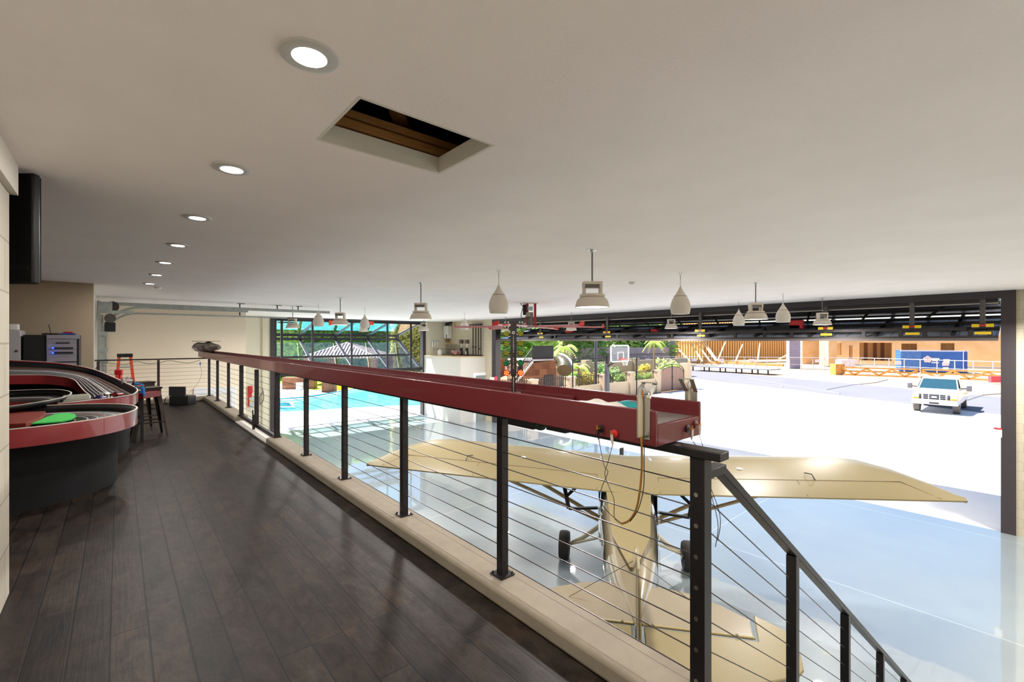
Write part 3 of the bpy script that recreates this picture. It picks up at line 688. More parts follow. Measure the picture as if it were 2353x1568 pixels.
# teardrop pendant speakers
M_spk = mat('speaker_shell', 'd8d0c3', 0.55)
def speaker(x, y):
    o = thing('pendant_speaker', '', 'pendant speaker', (x, y, ZC), 'white teardrop pendant speakers')
    zb = CAMZ + .42
    prof = [(.0001, .005), (.10, .003), (.128, 0), (.135, .008), (.146, .06), (.150, .11), (.143, .165), (.122, .225), (.092, .28), (.060, .33), (.034, .375), (.016, .415), (.006, .445), (.0001, .45)]
    MB().lathe(prof, (x, y, zb), 36).build('shell', M_spk, o)
    MB().lathe([(.0965, .275), (.0985, .278), (.0945, .283)], (x, y, zb), 36, close=False).build('seam_ring', mat('seam', '8d867a', 0.6), o)
    MB().lathe([(.118, -.001), (.0001, -.001)], (x, y, zb), 30, close=False).build('grille', mat('speaker_grille', 'e2ded6', 0.7), o)
    b = MB(); b.tube([(x, y, zb + .44), (x, y, ZC - .09)], .0035, 6); b.tube([(x, y, ZC - .09), (x - .015, y + .012, ZC)], .0025, 6); b.tube([(x, y, ZC - .09), (x + .015, y - .012, ZC)], .0025, 6); b.sphere((x, y, ZC - .10), .008, 8, 6)
    b.build('hanger_cable', mat('hanger', '8c8780', 0.5), o)
    return o
SP = [((4.35, 5.34), 'large teardrop pendant speaker above the start light tree'), ((6.63, 3.65), 'large teardrop pendant speaker right of the largest pendant lamp'),
      ((4.3, 13.4), 'teardrop pendant speaker in front of the glass pool door, left one'), ((6.0, 14.2), 'teardrop pendant speaker in front of the glass pool door, right one'),
      ((9.9, 14.2), 'small teardrop pendant speaker by the closet loft and the fan blade tip'), ((12.7, 5.3), 'small teardrop pendant speaker left of the bell lamp at the hangar door'),
      ((11.3, 3.75), 'teardrop pendant speaker between two bell lamps at the hangar door')]
S0 = speaker(*SP[0][0]); S0['label'] = SP[0][1]
for (p, nm) in SP[1:]: dup(S0, (p[0], p[1], ZC), nm)

# big red ceiling fan
fan = thing('ceiling_fan', 'large red industrial ceiling fan with long thin blades and upturned tips', 'ceiling fan', (8.9, 9.5, ZC))
FX, FY = 8.9, 9.5; FZ = CAMZ + .42
A = Matrix.Rotation(-YAW, 3, 'Z')
MB().box((FX, FY, ZC - .006), (.42, .2, .012), M=A).build('mount_plate', mat('pale_plate', 'c9c2b6', 0.5), fan, False)
for s_ in (-1, 1): MB().box(Vector((FX, FY, (ZC + FZ) / 2)) + RT * (.11 * s_ + .03), (.07, .09, ZC - FZ), M=A).build('frame_post', M_redp, fan, False)
MB().box(Vector((FX, FY, (ZC + FZ) / 2 - .08)) + RT * .03, (.28, .03, .04), M=A).build('cross_bar', M_redp, fan, False)
MB().cyl(Vector((FX, FY, FZ + .03)), Vector((FX, FY, FZ + .40)), .085, 18).build('motor', mat('motor_grey', '6e6a68', 0.45, 0.4), fan)
MB().box(Vector((FX, FY, FZ + .47)) - RT * .16 - FW * .05, (.10, .1, .30), M=A).build('drive_box', M_blackp, fan, True, .01)
MB().box(Vector((FX, FY, FZ + .50)) - RT * .0 - FW * .10, (.14, .02, .12), M=A).build('data_label', mat('pale_label', 'a9c3c4', 0.5), fan, False)
MB().box(Vector((FX, FY, FZ + .33)) - RT * .06 - FW * .09, (.12, .1, .14), M=A).build('gearbox', mat('cast_alu', 'a39b92', 0.4, 0.5), fan, True, .015)
MB().tube(curve_pts([Vector((FX, FY, FZ + .55)) - RT * .20, Vector((FX, FY, FZ + .30)) - RT * .26 - FW * .05, Vector((FX, FY, FZ + .22)) - RT * .16 - FW * .1, Vector((FX, FY, FZ + .4)) - RT * .08 - FW * .12], 6), .010, 6).build('power_cable', M_blackp, fan)
MB().tube([Vector((FX, FY, ZC)) - RT * .28, Vector((FX, FY, FZ + .55)) - RT * .20], .010, 6).build('power_cable', M_blackp, fan)
MB().lathe([(.0001, -.05), (.12, -.05), (.15, -.03), (.15, .03), (.0001, .04)], (FX, FY, FZ), 28).build('hub', mat('hub_silver', 'b9b4ae', 0.35, 0.6), fan)
M_blade = mat('blade_red', 'b4524c', 0.35)
for i in range(6):
    a = -YAW + math.radians(4 + 60 * i); d = Vector((math.cos(a), math.sin(a), 0)); sd = Vector((-d.y, d.x, 0)); c = Vector((FX, FY, FZ)); R_ = 2.12
    rings = []
    for t in (0.12, R_):
        q = c + d * t + Vector((0, 0, -.012 * t))
        rings.append([q - sd * .075 + Vector((0, 0, -.014)), q - sd * .02 + Vector((0, 0, .008)), q + sd * .06 + Vector((0, 0, .026)), q + sd * .075 + Vector((0, 0, .020)), q + sd * .0 + Vector((0, 0, -.010)), q - sd * .06 + Vector((0, 0, -.024))])
    bl = MB().loft(rings).build('blade', M_blade, fan)
    q = c + d * R_ + Vector((0, 0, -.012 * R_))
    MB().slab([q - sd * .09 + Vector((0, 0, -.03)), q + sd * .09 + Vector((0, 0, -.01)), q + sd * .11 + Vector((0, 0, .09)), q + sd * .03 + Vector((0, 0, .10)), q - sd * .06 + Vector((0, 0, .05))], d, .02).build('tip_fin', mat('fin_red', 'd8382f', 0.4), bl, False)

# garage door tracks
tr = thing('garage_door_track', 'galvanised garage door tracks with torsion spring curving up and running along under the ceiling', 'door track', (-.3, 15.0, ZH))
ztp = CAMZ + .93; zlow = CAMZ + .80
def track(y, zt_, r, x_end, w, nm):
    x0 = -0.30; P = [(x0, y, ZH + .02), (x0, y, zt_ - r)]
    for k_ in range(1, 9):
        a = PI * k_ / 16; P.append((x0 + r * (1 - math.cos(a)), y, zt_ - r + r * math.sin(a)))
    P.append((x_end, y, zt_)); b = MB()
    P = [Vector(p) for p in P]
    rg = []
    for i, p_ in enumerate(P):
        d = (P[min(i + 1, len(P) - 1)] - P[max(i - 1, 0)]).normalized(); n_ = Vector((-d.z, 0, d.x))
        rg.append([p_ + n_ * w / 2 + Vector((0, -.02, 0)), p_ + n_ * w / 2 + Vector((0, .02, 0)), p_ - n_ * w / 2 + Vector((0, .02, 0)), p_ - n_ * w / 2 + Vector((0, -.02, 0))])
    return b.loft(rg).build(nm, M_galv, tr, False)
xe = at(757, 724, y=15.0).x
track(15.0, ztp - .07, .75, xe * .55, .06, 'near_track')
MB().bb(-.3, xe, 14.97, 15.05, ztp - .045, ztp + .035).build('support_angle', M_galv, tr, False)
track(18.3, zlow + .06, .75, at(660, 733, y=18.3).x, .05, 'far_track')
MB().bb(-.40, -.34, 14.93, 15.06, ZH + .02, ZC - .1).build('vertical_angle', M_galv, tr, False)
MB().bb(-.40, -.35, 18.2, 18.26, ZH + .02, ZC - .3).build('vertical_angle', M_galv, tr, False)
MB().cyl((-.12, 14.93, ZC - .23), (-.12, 14.99, ZC - .23), .13, 28).build('cable_drum', mat('drum_dark', '4b4441', 0.5, 0.4), tr)
MB().bb(-.38, -.12, 14.85, 14.92, ZC - .33, ZC - .12).build('bearing_plate', M_galv, tr, False)
MB().bb(-.38, .28, 14.86, 14.95, ZC - .40, ZC - .33).build('end_bracket', M_galv, tr, False)
MB().cyl((-.16, 14.88, ZC - .52), (-.16, 18.2, ZC - .52), .075, 16).build('torsion_spring', M_galv, tr)
MB().cyl((-.16, 14.86, ZC - .52), (-.16, 14.93, ZC - .52), .11, 20).build('winding_cone', mat('cone_dark', '57524e', 0.4, 0.6), tr)
MB().bb(-.26, -.06, 14.9, 15.1, ZC - .85, ZC - .62).build('opener_box', M_blackp, tr, True, .01)
for z_ in (ZC - .9, ZC - 1.3, 1.05): MB().bb(-.38, -.20, 14.9, 15.0, z_ - .05, z_ + .05).build('track_bracket', M_galv, tr, False)
for (u, yy_) in ((551, 15.0), (637, 15.0), (685, 15.0)):
    q = at(u, 700, y=yy_)
    b = MB(); b.bar((q.x, yy_, ztp - (.2 if u < 600 else 0)), (q.x, yy_, ZC), .03, .006); b.bb(q.x - .06, q.x + .12, yy_ - .02, yy_ + .02, ZC - .015, ZC); b.build('hanger_strap', M_dsteel, tr, False)
# overhead door panels, raised and lying on the tracks is hidden; orange ladder on the hangar floor
lad = thing('step_ladder', 'orange fibreglass step ladder with black top standing beyond the end railing', 'ladder', (0, 17, ZH))
def lp(u, z, y=17.0): q = at(u, 0, y=y, z=z); return Vector((q.x, y, z))
zt_ = at(288, 818, y=17.0).z
M_or = mat('orange_rail', 'f0501e', 0.45)
xl, xr = lp(274, zt_).x, lp(300, zt_).x; gx = .36 * (zt_ - ZH) / 3.6
for s_, xx in ((-1, xl), (1, xr)): MB().bar((xx, 17, zt_ - .03), (xx + s_ * .085 * (zt_ - ZH), 17 - .45, ZH), .07, .03).build('front_rail', M_or, lad, False)
for s_, xx in ((-1, xl), (1, xr)): MB().bar((xx, 17.08, zt_ - .03), (xx + s_ * .085 * (zt_ - ZH), 18.1, ZH), .05, .025).build('rear_rail', M_or, lad, False)
MB().bb(xl - .05, xr + .05, 16.9, 17.15, zt_ - .04, zt_ + .06).build('ladder_top', M_blackp, lad, True, .01)
for k_ in range(1, 11):
    f_ = k_ * .31; xa = xl - .085 * f_; xb = xr + .085 * f_; yy_ = 17 - .45 * f_ / (zt_ - ZH)
    MB().bb(xa, xb, yy_ - .05, yy_ + .04, zt_ - f_ - .03, zt_ - f_).build('tread', M_galv, lad, False)

# ================================================================ loft over the closet
zL = bz + .05
def wallpt(u, v, y): return at(u, v, y=y)
wh = thing('water_heater', 'white tankless water heater hanging in the corner above the closet loft', 'water heater', (XD - .15, 21.0, 1.5))
h0 = at(1010, 750, x=XD - .22); h1 = at(1031, 778, x=XD - .22)
yA, yB = h0.y, h1.y; yA, yB = max(yA, yB), min(yA, yB)
yA = min(yA, YP - .05)
MB().bb(XD - .28, XD - .01, yB, yA, h1.z, h0.z).build('case', M_white, wh, True, .02)
mb = MB(); ym = (yA + yB) / 2
mb.tube(curve_pts([(XD - .14, ym + .12, h0.z), (XD - .14, ym + .12, h0.z + .12), (XD - .14, ym - .05, h0.z + .16), (XD - .14, ym - .1, h0.z + .02)], 5), .05, 10)
mb.tube(curve_pts([(XD - .14, ym - .05, h0.z + .14), (XD - .14, ym - .30, h0.z + .18), (XD - .14, ym - .38, h0.z + .20)], 5), .05, 10); mb.build('flue_pipe', M_blackp, wh)
MB().tube(curve_pts([(XD - .1, ym + .2, h1.z), (XD - .12, ym + .1, h1.z - .18), (XD - .1, ym - .2, h1.z - .28), (XD - .08, ym - .35, h1.z - .25)], 5), .02, 8).build('gas_pipe', mat('yellow_pipe', 'c98f2a', 0.5), wh)
mb = MB()
for dy in (.22, .05, -.08): mb.tube([(XD - .1, ym + dy, h1.z), (XD - .1, ym + dy, h1.z - .22)], .018, 8)
mb.build('water_pipe', mat('copper_pipe', '8a4a2c', 0.4, 0.7), wh)
MB().bb(XD - .285, XD - .28, yB + .1, yB + .17, h1.z + .03, h1.z + .22).build('control_panel', M_blackp, wh, False)
wf = thing('water_filter', 'wall mounted water filter with three white cartridges', 'water filter', (13, YP - .1, 1))
for i, u in enumerate((994, 999.5, 1004.5)):
    q = at(u, 790, y=YP - .12); MB().lathe([(.0001, 0), (.035, .01), (.045, .05), (.045, .30), (.03, .34), (.0001, .35)], (q.x, q.y, at(u, 799, y=YP - .12).z), 14).build('cartridge', M_white, wf)
q0 = at(991, 785, y=YP - .06); q1 = at(1007, 785, y=YP - .06)
MB().bb(q0.x, q1.x, YP - .14, YP - .02, at(1000, 786, y=YP).z, at(1000, 782, y=YP).z).build('head', mat('filter_head', 'bfc3c6', 0.5), wf, False)
MB().tube(curve_pts([(q0.x + .1, YP - .1, at(1000, 800, y=YP).z), (q0.x + .2, YP - .1, at(1000, 803, y=YP).z), (q0.x + .15, YP - .1, at(1000, 808, y=YP).z)], 5), .012, 6).build('hose', M_grey, wf)
q = at(1010.5, 812, y=21.6); tk = MB(); tk.lathe([(.0001, 0), (.11, 0), (.125, .02), (.125, .22), (.10, .28), (.04, .30), (.03, .34), (.0001, .34)], (q.x, 21.6, zL), 24)
tag(tk.build('propane_tank', M_white), 'white gas bottle with black valve standing at the left of the closet loft', 'gas bottle')
vb = MB().lathe([(.0001, .34), (.045, .34), (.05, .46), (.0001, .47)], (q.x, 21.6, zL), 12).build('valve', M_blackp, [o for o in COL.objects if o.name == 'propane_tank'][0]) if False else None
cg = thing('wire_crate', 'black wire crate leaning on the wall above the closet loft', 'crate', (13.9, 21.5, zL))
c0_ = at(1022, 800, x=XD - .18); c1_ = at(1061, 800, x=XD - .18); ya_, yb_ = min(c0_.y, YP - .1), c1_.y; zt2 = at(1040, 793, x=XD - .18).z
mb = MB()
for i in range(14): y_ = yb_ + (ya_ - yb_) * i / 13; mb.cyl((XD - .18, y_, zL + .01), (XD - .18, y_, zt2), .006, 5)
for i in range(6): z_ = zL + .02 + (zt2 - zL - .02) * i / 5; mb.cyl((XD - .18, yb_, z_), (XD - .18, ya_, z_), .008, 5)
mb.build('wire_side', M_blackp, cg)
mb = MB()
for i in range(14): y_ = yb_ + (ya_ - yb_) * i / 13; mb.cyl((XD - .7, y_, zL + .01), (XD - .7, y_, zL + .35), .006, 5)
for z_ in (zL + .02, zL + .35): mb.cyl((XD - .7, yb_, z_), (XD - .7, ya_, z_), .008, 5)
for y_ in (yb_, ya_): mb.cyl((XD - .7, y_, zL + .02), (XD - .18, y_, zL + .02), .008, 5)
mb.build('wire_side', M_blackp, cg)
b = MB(); b.sphere((0, 0, 0), 1, 24, 14); qq = at(1046, 815, x=13.75)
b.v = [Vector((qq.x + v.x * .22 * (1 + .15 * math.sin(6 * v.y)), qq.y + v.y * .42 * (1 + .12 * math.sin(8 * v.z)), zL + .16 + v.z * .16 * (1 + .2 * math.sin(5 * v.y + 3 * v.x)))) for v in b.v]
tag(b.build('blanket_pile', mat('maroon_blanket', '5b2a26', 0.9, col2='c9a79a', vscale=5, bump=.5, bscale=20)), 'maroon and pink blanket heap on the closet loft before the wire crate', 'blanket')
def paddle(u, lab):
    q = at(u, 800, x=13.95); o = thing('scrub_brush', lab, 'brush', (q.x, q.y, zL), 'two upright brushes on the loft')
    MB().cyl((q.x, q.y, zL), (q.x, q.y, zL + .42), .075, 16).build('body', M_blackp, o); MB().cyl((q.x, q.y, zL + .42), (q.x, q.y, zL + .65), .022, 10).build('neck', M_white, o)
    MB().bb(q.x - .10, q.x + .10, q.y - .10, q.y + .10, zL + .65, zL + .86).build('head', mat('brush_head', '5c4f48', 0.6), o, True, .03)
    MB().bb(q.x - .078, q.x - .072, q.y - .04, q.y + .04, zL + .08, zL + .24).build('label_band', M_white, o, False)
paddle(1060, 'black tool with white neck on the loft, left of the two by the rod rack'); paddle(1073, 'black tool with white neck on the loft, right next to the rod rack')
rk = thing('rod_rack', 'black wall rack holding four upright rods above the closet loft', 'rack', (14.2, 19.3, zL))
r0 = at(1080, 746, x=XD - .1); r1 = at(1105, 746, x=XD - .1)
MB().bb(XD - .16, XD - .02, r1.y - .03, r0.y, r0.z - .05, r0.z).build('top_bar', M_blackp, rk, False)
MB().bb(XD - .16, XD - .02, r1.y - .05, r0.y + .9, zL, zL + .05).build('bottom_bar', M_blackp, rk, False)
for u in (1087, 1093.5, 1099.5, 1105): q = at(u, 800, x=XD - .12); MB().cyl((XD - .12, q.y, zL + .03), (XD - .12, q.y, r0.z - .02), .028, 8).build('rod', M_blackp, rk)
for u, v in ((1086, 797), (1091, 798), (1099, 796), (1102, 802)): q = at(u, v, x=XD - .17); MB().sphere(q, .035, 10, 8).build('knob', M_blackp, rk)

# wall things seen through the rails
q0 = at(571, 888, y=18.45); q0 = at(577, 889, y=18.40)
fe = thing('fire_extinguisher_cabinet', 'red fire extinguisher station with a grey box below on the pool wall', 'extinguisher', (q0.x, 18.4, -.5))
YQ = YP - .12
def wq(u, v): return at(u, v, y=YQ)
a_, b_ = wq(571, 888), wq(581, 904); MB().bb(a_.x, b_.x, YQ, YP, b_.z, a_.z).build('cylinder_box', M_redp, fe, True, .03)
a_, b_ = wq(571, 904), wq(585, 914); MB().bb(a_.x, b_.x - .1, YQ + .04, YP, b_.z, a_.z).build('bracket', M_redp, fe, False)
a_, b_ = wq(573, 914), wq(586, 934); MB().bb(a_.x, b_.x, YQ, YP, b_.z, a_.z).build('grey_box', mat('box_grey', 'b5bcbc', 0.5), fe, True, .01)
a_, b_ = wq(570.5, 888), wq(572.5, 935); MB().bb(a_.x, b_.x, YQ + .02, YP, b_.z, a_.z).build('back_board', M_redp, fe, False)
a_ = wq(576.5, 922.5); MB().cyl((a_.x, YQ - .01, a_.z), (a_.x, YQ, a_.z), .045, 16).build('warning_dot', mat('yellow_dot', 'f0d020', 0.5), fe)
q = at(604, 800, y=YP - .05); tag(MB().cyl((q.x, YP - .05, ZH), (q.x, YP - .05, ZC), .045, 12).build('conduit', mat('cream_pipe', 'd6ceb4', 0.6)), 'cream vertical conduit on the wall beside the glass pool door', 'pipe')
q = at(603, 900, y=YP - .09); cb = MB(); cb.tube(curve_pts([(q.x, YP - .09, q.z + .15), (q.x + .05, YP - .1, q.z - .3), (q.x - .08, YP - .09, q.z - .55), (q.x - .1, YP - .09, q.z - .2), (q.x + .06, YP - .09, q.z)], 6), .012, 6)
tag(cb.build('hanging_cord', M_blackp), 'looped black cord hanging on the wall by the pool door frame', 'cord')
q0, q1 = at(1118, 867, y=18.0), at(1134, 876, y=18.0)
ps = thing('pool_sign', 'small red and white sign at the left foot of the hangar door frame', 'sign', (q0.x, 17.7, q0.z))
MB().bb(q0.x, q0.x + (q1.x - q0.x) * .55, 17.70, 17.73, q1.z, q0.z).build('white_half', M_white, ps, False); MB().bb(q0.x + (q1.x - q0.x) * .55, q1.x, 17.70, 17.73, q1.z - .02, q0.z + .02).build('red_half', M_redp, ps, False)
q = at(2293, 995, x=XD - .1)
cr = thing('door_reflector', 'small white box with red top on a short arm beside the right door post', 'sensor', (XD - .1, q.y, q.z))
MB().bb(XD - .10, XD - .02, q.y - .06, q.y + .06, q.z - .10, q.z + .08).build('box', M_white, cr, True, .01)
MB().bb(XD - .11, XD - .01, q.y - .065, q.y + .065, q.z + .08, q.z + .10).build('red_cap', M_redp, cr, False)
MB().bar((XD - .03, q.y - .05, q.z + .03), (XD - .03, .5, q.z + .03), .03).build('arm', M_dsteel, cr, False)

# ================================================================ big bifold hangar door, folded open
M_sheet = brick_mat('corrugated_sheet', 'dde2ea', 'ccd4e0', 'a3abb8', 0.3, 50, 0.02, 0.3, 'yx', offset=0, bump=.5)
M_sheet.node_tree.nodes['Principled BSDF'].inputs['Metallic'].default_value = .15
bf = thing('bifold_hangar_door', 'dark steel bifold hangar door folded up under the header of the wide opening', 'hangar door', (XD + .2, 9, CAMZ))
Y0_, Y1_ = .56, 17.70; zb_ = CAMZ + .035
M_bf = mat('door_steel', '35302f', 0.45, 0.3)
MB().bb(XD + .0, XD + .14, Y0_, Y1_, zb_, zb_ + .075).build('bottom_tube', M_bf, bf, False)
MB().bb(XD - .06, XD + .0, Y0_, Y1_, zb_ - .03, zb_ + .03).build('bottom_seal', mat('door_seal', '5b5350', 0.6), bf, False)
MB().bb(XD + .05, XD + .13, Y0_ + .5, Y1_, zb_ + .20, zb_ + .27).build('truss_tube', M_bf, bf, False)
ys = [at(u, 770, x=XD + .1).y for u in (1276, 1350, 1420, 1480, 1545, 1610, 1690, 1757, 1820, 1898, 1985, 2070, 2125, 2230, 2275)]
for y in ys: MB().bb(XD + .06, XD + .12, y - .04, y + .04, zb_ + .07, zb_ + .21).build('truss_upright', M_bf, bf, False)
M_yel = mat('yellow_label', 'e2c21e', 0.5)
for u in (1243, 1396, 1610, 1898, 2096, 2258):
    y = at(u, 760, x=XD + .02).y
    MB().bb(XD - .02, XD + .02, y - .045, y + .045, zb_ + .3, ZC - .16).build('lift_strap', mat('strap_grey', '5a5450', 0.6), bf, False)
    r_ = MB().bb(XD - .03, XD + .06, y - .17, y + .17, zb_ + .25, zb_ + .35).build('strap_roller_cover', M_bf, bf, False)
    MB().bb(XD - .036, XD - .03, y - .17, y - .05, zb_ + .27, zb_ + .34).bb(XD - .036, XD - .03, y + .05, y + .17, zb_ + .27, zb_ + .34).build('warning_label', M_yel, r_, False)
    MB().bb(XD - .035, XD - .03, y - .045, y + .045, zb_ + .29, zb_ + .33).build('warning_label', M_redp, r_, False)
    MB().bb(XD + .04, XD + .048, y - .13, y + .13, zb_ + .11, zb_ + .17).build('warning_label', M_yel, r_, False)
XF = XD + 2.45; zf = CAMZ + .62
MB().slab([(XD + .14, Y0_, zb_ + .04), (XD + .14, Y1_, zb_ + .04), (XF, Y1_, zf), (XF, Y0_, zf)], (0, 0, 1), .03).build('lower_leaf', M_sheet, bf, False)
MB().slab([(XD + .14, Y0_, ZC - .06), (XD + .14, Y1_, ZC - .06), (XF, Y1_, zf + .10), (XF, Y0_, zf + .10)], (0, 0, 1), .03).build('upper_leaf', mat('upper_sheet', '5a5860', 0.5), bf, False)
for k_ in range(1, 4):
    t = k_ / 4; X = XD + .14 + (XF - XD - .14) * t
    MB().bb(X - .04, X + .04, Y0_, Y1_, zb_ + .07 + (zf - zb_) * t, zb_ + .15 + (zf - zb_) * t).build('leaf_purlin', M_bf, bf, False)
    MB().bb(X - .04, X + .04, Y0_, Y1_, ZC - .16 - (ZC - zf - .1) * t * .95, ZC - .09 - (ZC - zf - .1) * t).build('leaf_purlin', M_bf, bf, False)
for i in range(12):
    y = Y0_ + (Y1_ - Y0_) * (i + .5) / 12
    MB().bar((XD + .14, y, zb_ + .12), (XF, y, zf + .05), .07).build('leaf_rafter', M_bf, bf, False)
    MB().bar((XD + .3, y, ZC - .10), (XF - .1, y + .7, zf + .02), .05).build('leaf_brace', M_bf, bf, False)
MB().bar((XD + .10, Y0_, ZC - .25), (XD + .10, Y1_, ZC - .25), .03).build('light_line', mat('drive_shaft', 'c9c4bc', 0.3, 0.8), bf, False)
MB().bb(XD + .0, XD + .2, Y0_, Y1_, ZC - .24, ZC - .16).build('header_angle', M_bf, bf, False)
def redbit(u, v, w, h, nm, m): 
    q = at(u, v, x=XD + .3); MB().bb(XD + .25, XD + .40, q.y - w / 2, q.y + w / 2, q.z - h / 2, q.z + h / 2).build(nm, m, bf, True, .02)
redbit(1308, 762, .45, .12, 'red_motor_cover', M_redp); redbit(1503, 760, .25, .10, 'red_motor_cover', M_redp); redbit(1830, 746, .35, .25, 'red_motor_cover', M_redp); redbit(1800, 755, .9, .2, 'motor_drive', M_blackp); redbit(1480, 760, .5, .12, 'motor_drive', M_blackp)

# ================================================================ glass bifold door to the pool, half open
gd = thing('glass_bifold_door', 'glass bifold door of dark frames folding outward above the pool opening', 'glass door', (9, YP, 0))
GX0, GX1 = 5.30, 12.70
zt_g = ZC - .10; fold = (YP + 3.0, CAMZ + .21); botz = 0.02
M_blueg = bpy.data.materials.new('tinted_glass'); M_blueg.use_nodes = True
_n = M_blueg.node_tree.nodes; _l = M_blueg.node_tree.links; _n.clear()
_o = _n.new('ShaderNodeOutputMaterial'); _mx = _n.new('ShaderNodeMixShader'); _t = _n.new('ShaderNodeBsdfTransparent'); _g = _n.new('ShaderNodeBsdfGlossy'); _f = _n.new('ShaderNodeLayerWeight'); _pw = _n.new('ShaderNodeMath'); _pw.operation = 'POWER'; _pw.inputs[1].default_value = 3.5; _sc = _n.new('ShaderNodeMath'); _sc.operation = 'MULTIPLY_ADD'; _sc.inputs[1].default_value = .7; _sc.inputs[2].default_value = .10; _f.inputs[0].default_value = .5
_t.inputs[0].default_value = (.86, .96, .98, 1); _g.inputs['Roughness'].default_value = .01; 
_l.new(_f.outputs['Facing'], _pw.inputs[0]); _l.new(_pw.outputs[0], _sc.inputs[0]); _l.new(_sc.outputs[0], _mx.inputs[0]); _l.new(_t.outputs[0], _mx.inputs[1]); _l.new(_g.outputs[0], _mx.inputs[2]); _l.new(_mx.outputs[0], _o.inputs[0])
M_gf = mat('door_frame_steel', '2c2c31', 0.4, 0.3)
def leaf(z0, y0, z1, y1, nm, mid):
    lf = MB().bar((GX0, y0, z0), (GX1, y0, z0), .14).build(nm, M_gf, gd, False)
    MB().bar((GX0, y1, z1), (GX1, y1, z1), .14).build('edge_rail', M_gf, lf, False)
    N = 4; up = Vector((0, y1 - y0, z1 - z0)).normalized()
    for i in range(N + 1):
        x = GX0 + (GX1 - GX0) * i / N
        MB().bar((x, y0, z0), (x, y1, z1), .12 if 0 < i < N else .15, .08).build('stile', M_gf, lf, False)
    for t in mid: MB().bar((GX0, y0 + (y1 - y0) * t, z0 + (z1 - z0) * t), (GX1, y0 + (y1 - y0) * t, z0 + (z1 - z0) * t), .10).build('mid_rail', M_gf, lf, False)
    cuts = [0] + list(mid) + [1]
    for i in range(N):
        for j in range(len(cuts) - 1):
            xa = GX0 + (GX1 - GX0) * i / N + .04; xb = GX0 + (GX1 - GX0) * (i + 1) / N - .04
            ya, yb = y0 + (y1 - y0) * cuts[j], y0 + (y1 - y0) * cuts[j + 1]; za, zb2 = z0 + (z1 - z0) * cuts[j], z0 + (z1 - z0) * cuts[j + 1]
            MB().add([(xa, ya, za), (xb, ya, za), (xb, yb, zb2), (xa, yb, zb2)], [(0, 1, 2, 3)]).build('pane', M_blueg, lf, False)
leaf(zt_g, YP + .12, fold[1] + .10, fold[0], 'upper_leaf', [])
leaf(fold[1] - .10, fold[0], botz, YP + .12, 'lower_leaf', [.55])
for i in range(5):
    x = GX0 + (GX1 - GX0) * i / 4
    MB().bb(x - .10, x + .10, fold[0] - .10, fold[0] + .06, fold[1] - .16, fold[1] + .16).build('fold_hinge', M_gf, gd, True, .02)
for u in (718, 808, 890, 944):
    x = at(u, 780, y=YP + .05).x; MB().bb(x - .045, x + .045, YP + .02, YP + .08, .03, ZC - .08).build('lift_strap', M_gf, gd, False)
MB().bb(GX0, GX1, YP + .06, YP + .16, -.06, .05).build('bottom_tube', M_gf, gd, False)
for i, u in enumerate((640, 655, 870, 890, 963)):
    q = at(u, 737, y=YP + .05); mb = MB()
    for j in range(7): mb.lathe([(.0001, 0), (.06, 0), (.07, .015), (.03, .03), (.0001, .03)], (q.x + j * .06, YP + .05, q.z - .10 + .02 * (j % 2)), 8)
    mb.build('strap_drum', M_blackp, gd)
for u in (761, 853): q = at(u, 742, y=YP + .03); MB().bb(q.x - .12, q.x + .12, YP - .02, YP + .05, q.z - .12, q.z + .12).build('orange_motor', mat('orange_motor', 'e0402a', 0.5), gd, True, .02)
for u in (633, 648): x = at(u, 780, y=YP - .02).x; MB().bb(x - .05, x + .05, YP + .0, YP + .05, .0, ZC - .1).build('side_strap', M_gf, gd, False)
# ================================================================ gallery niche: television, rack, slot car track
tv = thing('television', 'black flat television seen from behind, hung beside the block wall', 'television', (-.45, 4.2, 2.0))
A = Matrix((RT, FW, Vector((0, 0, 1)))).transposed()
D_ = 2.90
c_r = at(85, 700, D=D_); W_ = 1.10; H_ = 253 * D_ / F; zt_ = CAMZ + 390 * D_ / F * .985
cz = zt_ - H_ / 2 - .0
cen = Vector((c_r.x, c_r.y, cz)) - RT * (W_ / 2)
MB().box(cen, (W_, .05, H_), M=A).build('housing', M_blackp, tv, True, .012)
MB().box(cen + FW * .03, (W_ - .03, .02, H_ - .03), M=A).build('screen', mat('screen_glass', '0a0c10', 0.1), tv, False)
for i in range(3): MB().box(cen + RT * (W_ / 2 - .13) - FW * .026 + Vector((0, 0, -H_ / 2 + .09 + .012 * i)), (.2, .004, .004), M=A).build('vent_slot', mat('slot_dark', '2c2628', .6), tv, False)
MB().box(cen + FW * .1 - RT * .3 + Vector((0, 0, .15)), (.08, .2, .5), M=A).build('wall_arm', M_blackp, tv, False)

# equipment rack and neighbours, backs to the niche wall
def facing(u0, u1, v0, v1, D, depth, z0=None):
    a = at(u0, v0, D=D); b = at(u1, v1, D=D)
    lo = b.z if z0 is None else z0
    c = (Vector((a.x, a.y, 0)) + Vector((b.x, b.y, 0))) / 2 + FW * (depth / 2); c.z = (a.z + lo) / 2
    return c, ((Vector((b.x, b.y)) - Vector((a.x, a.y))).length, depth, a.z - lo)
YR = 11.0
def ybx(u0, u1, v0, v1, m, nm, par, y=YR, dep=.55, z0=None, bev=0.0):
    a = at(u0, v0, y=y); b = at(u1, v1, y=y); lo = b.z if z0 is None else z0
    return MB().bb(a.x, b.x, y, y + dep, lo, (a.z + at(u1, v0, y=y).z) / 2).build(nm, m, par, bev > 0, bev)
q = at(145, 700, y=YR); rack = thing('equipment_rack', 'grey equipment rack with blue indicator lights behind the slot car track', 'rack', (q.x, YR + .2, 0))
ybx(107, 182, 770, 850, mat('rack_dark', '211f23', 0.5), 'cabinet', rack, YR, .55, 0.0, .004)
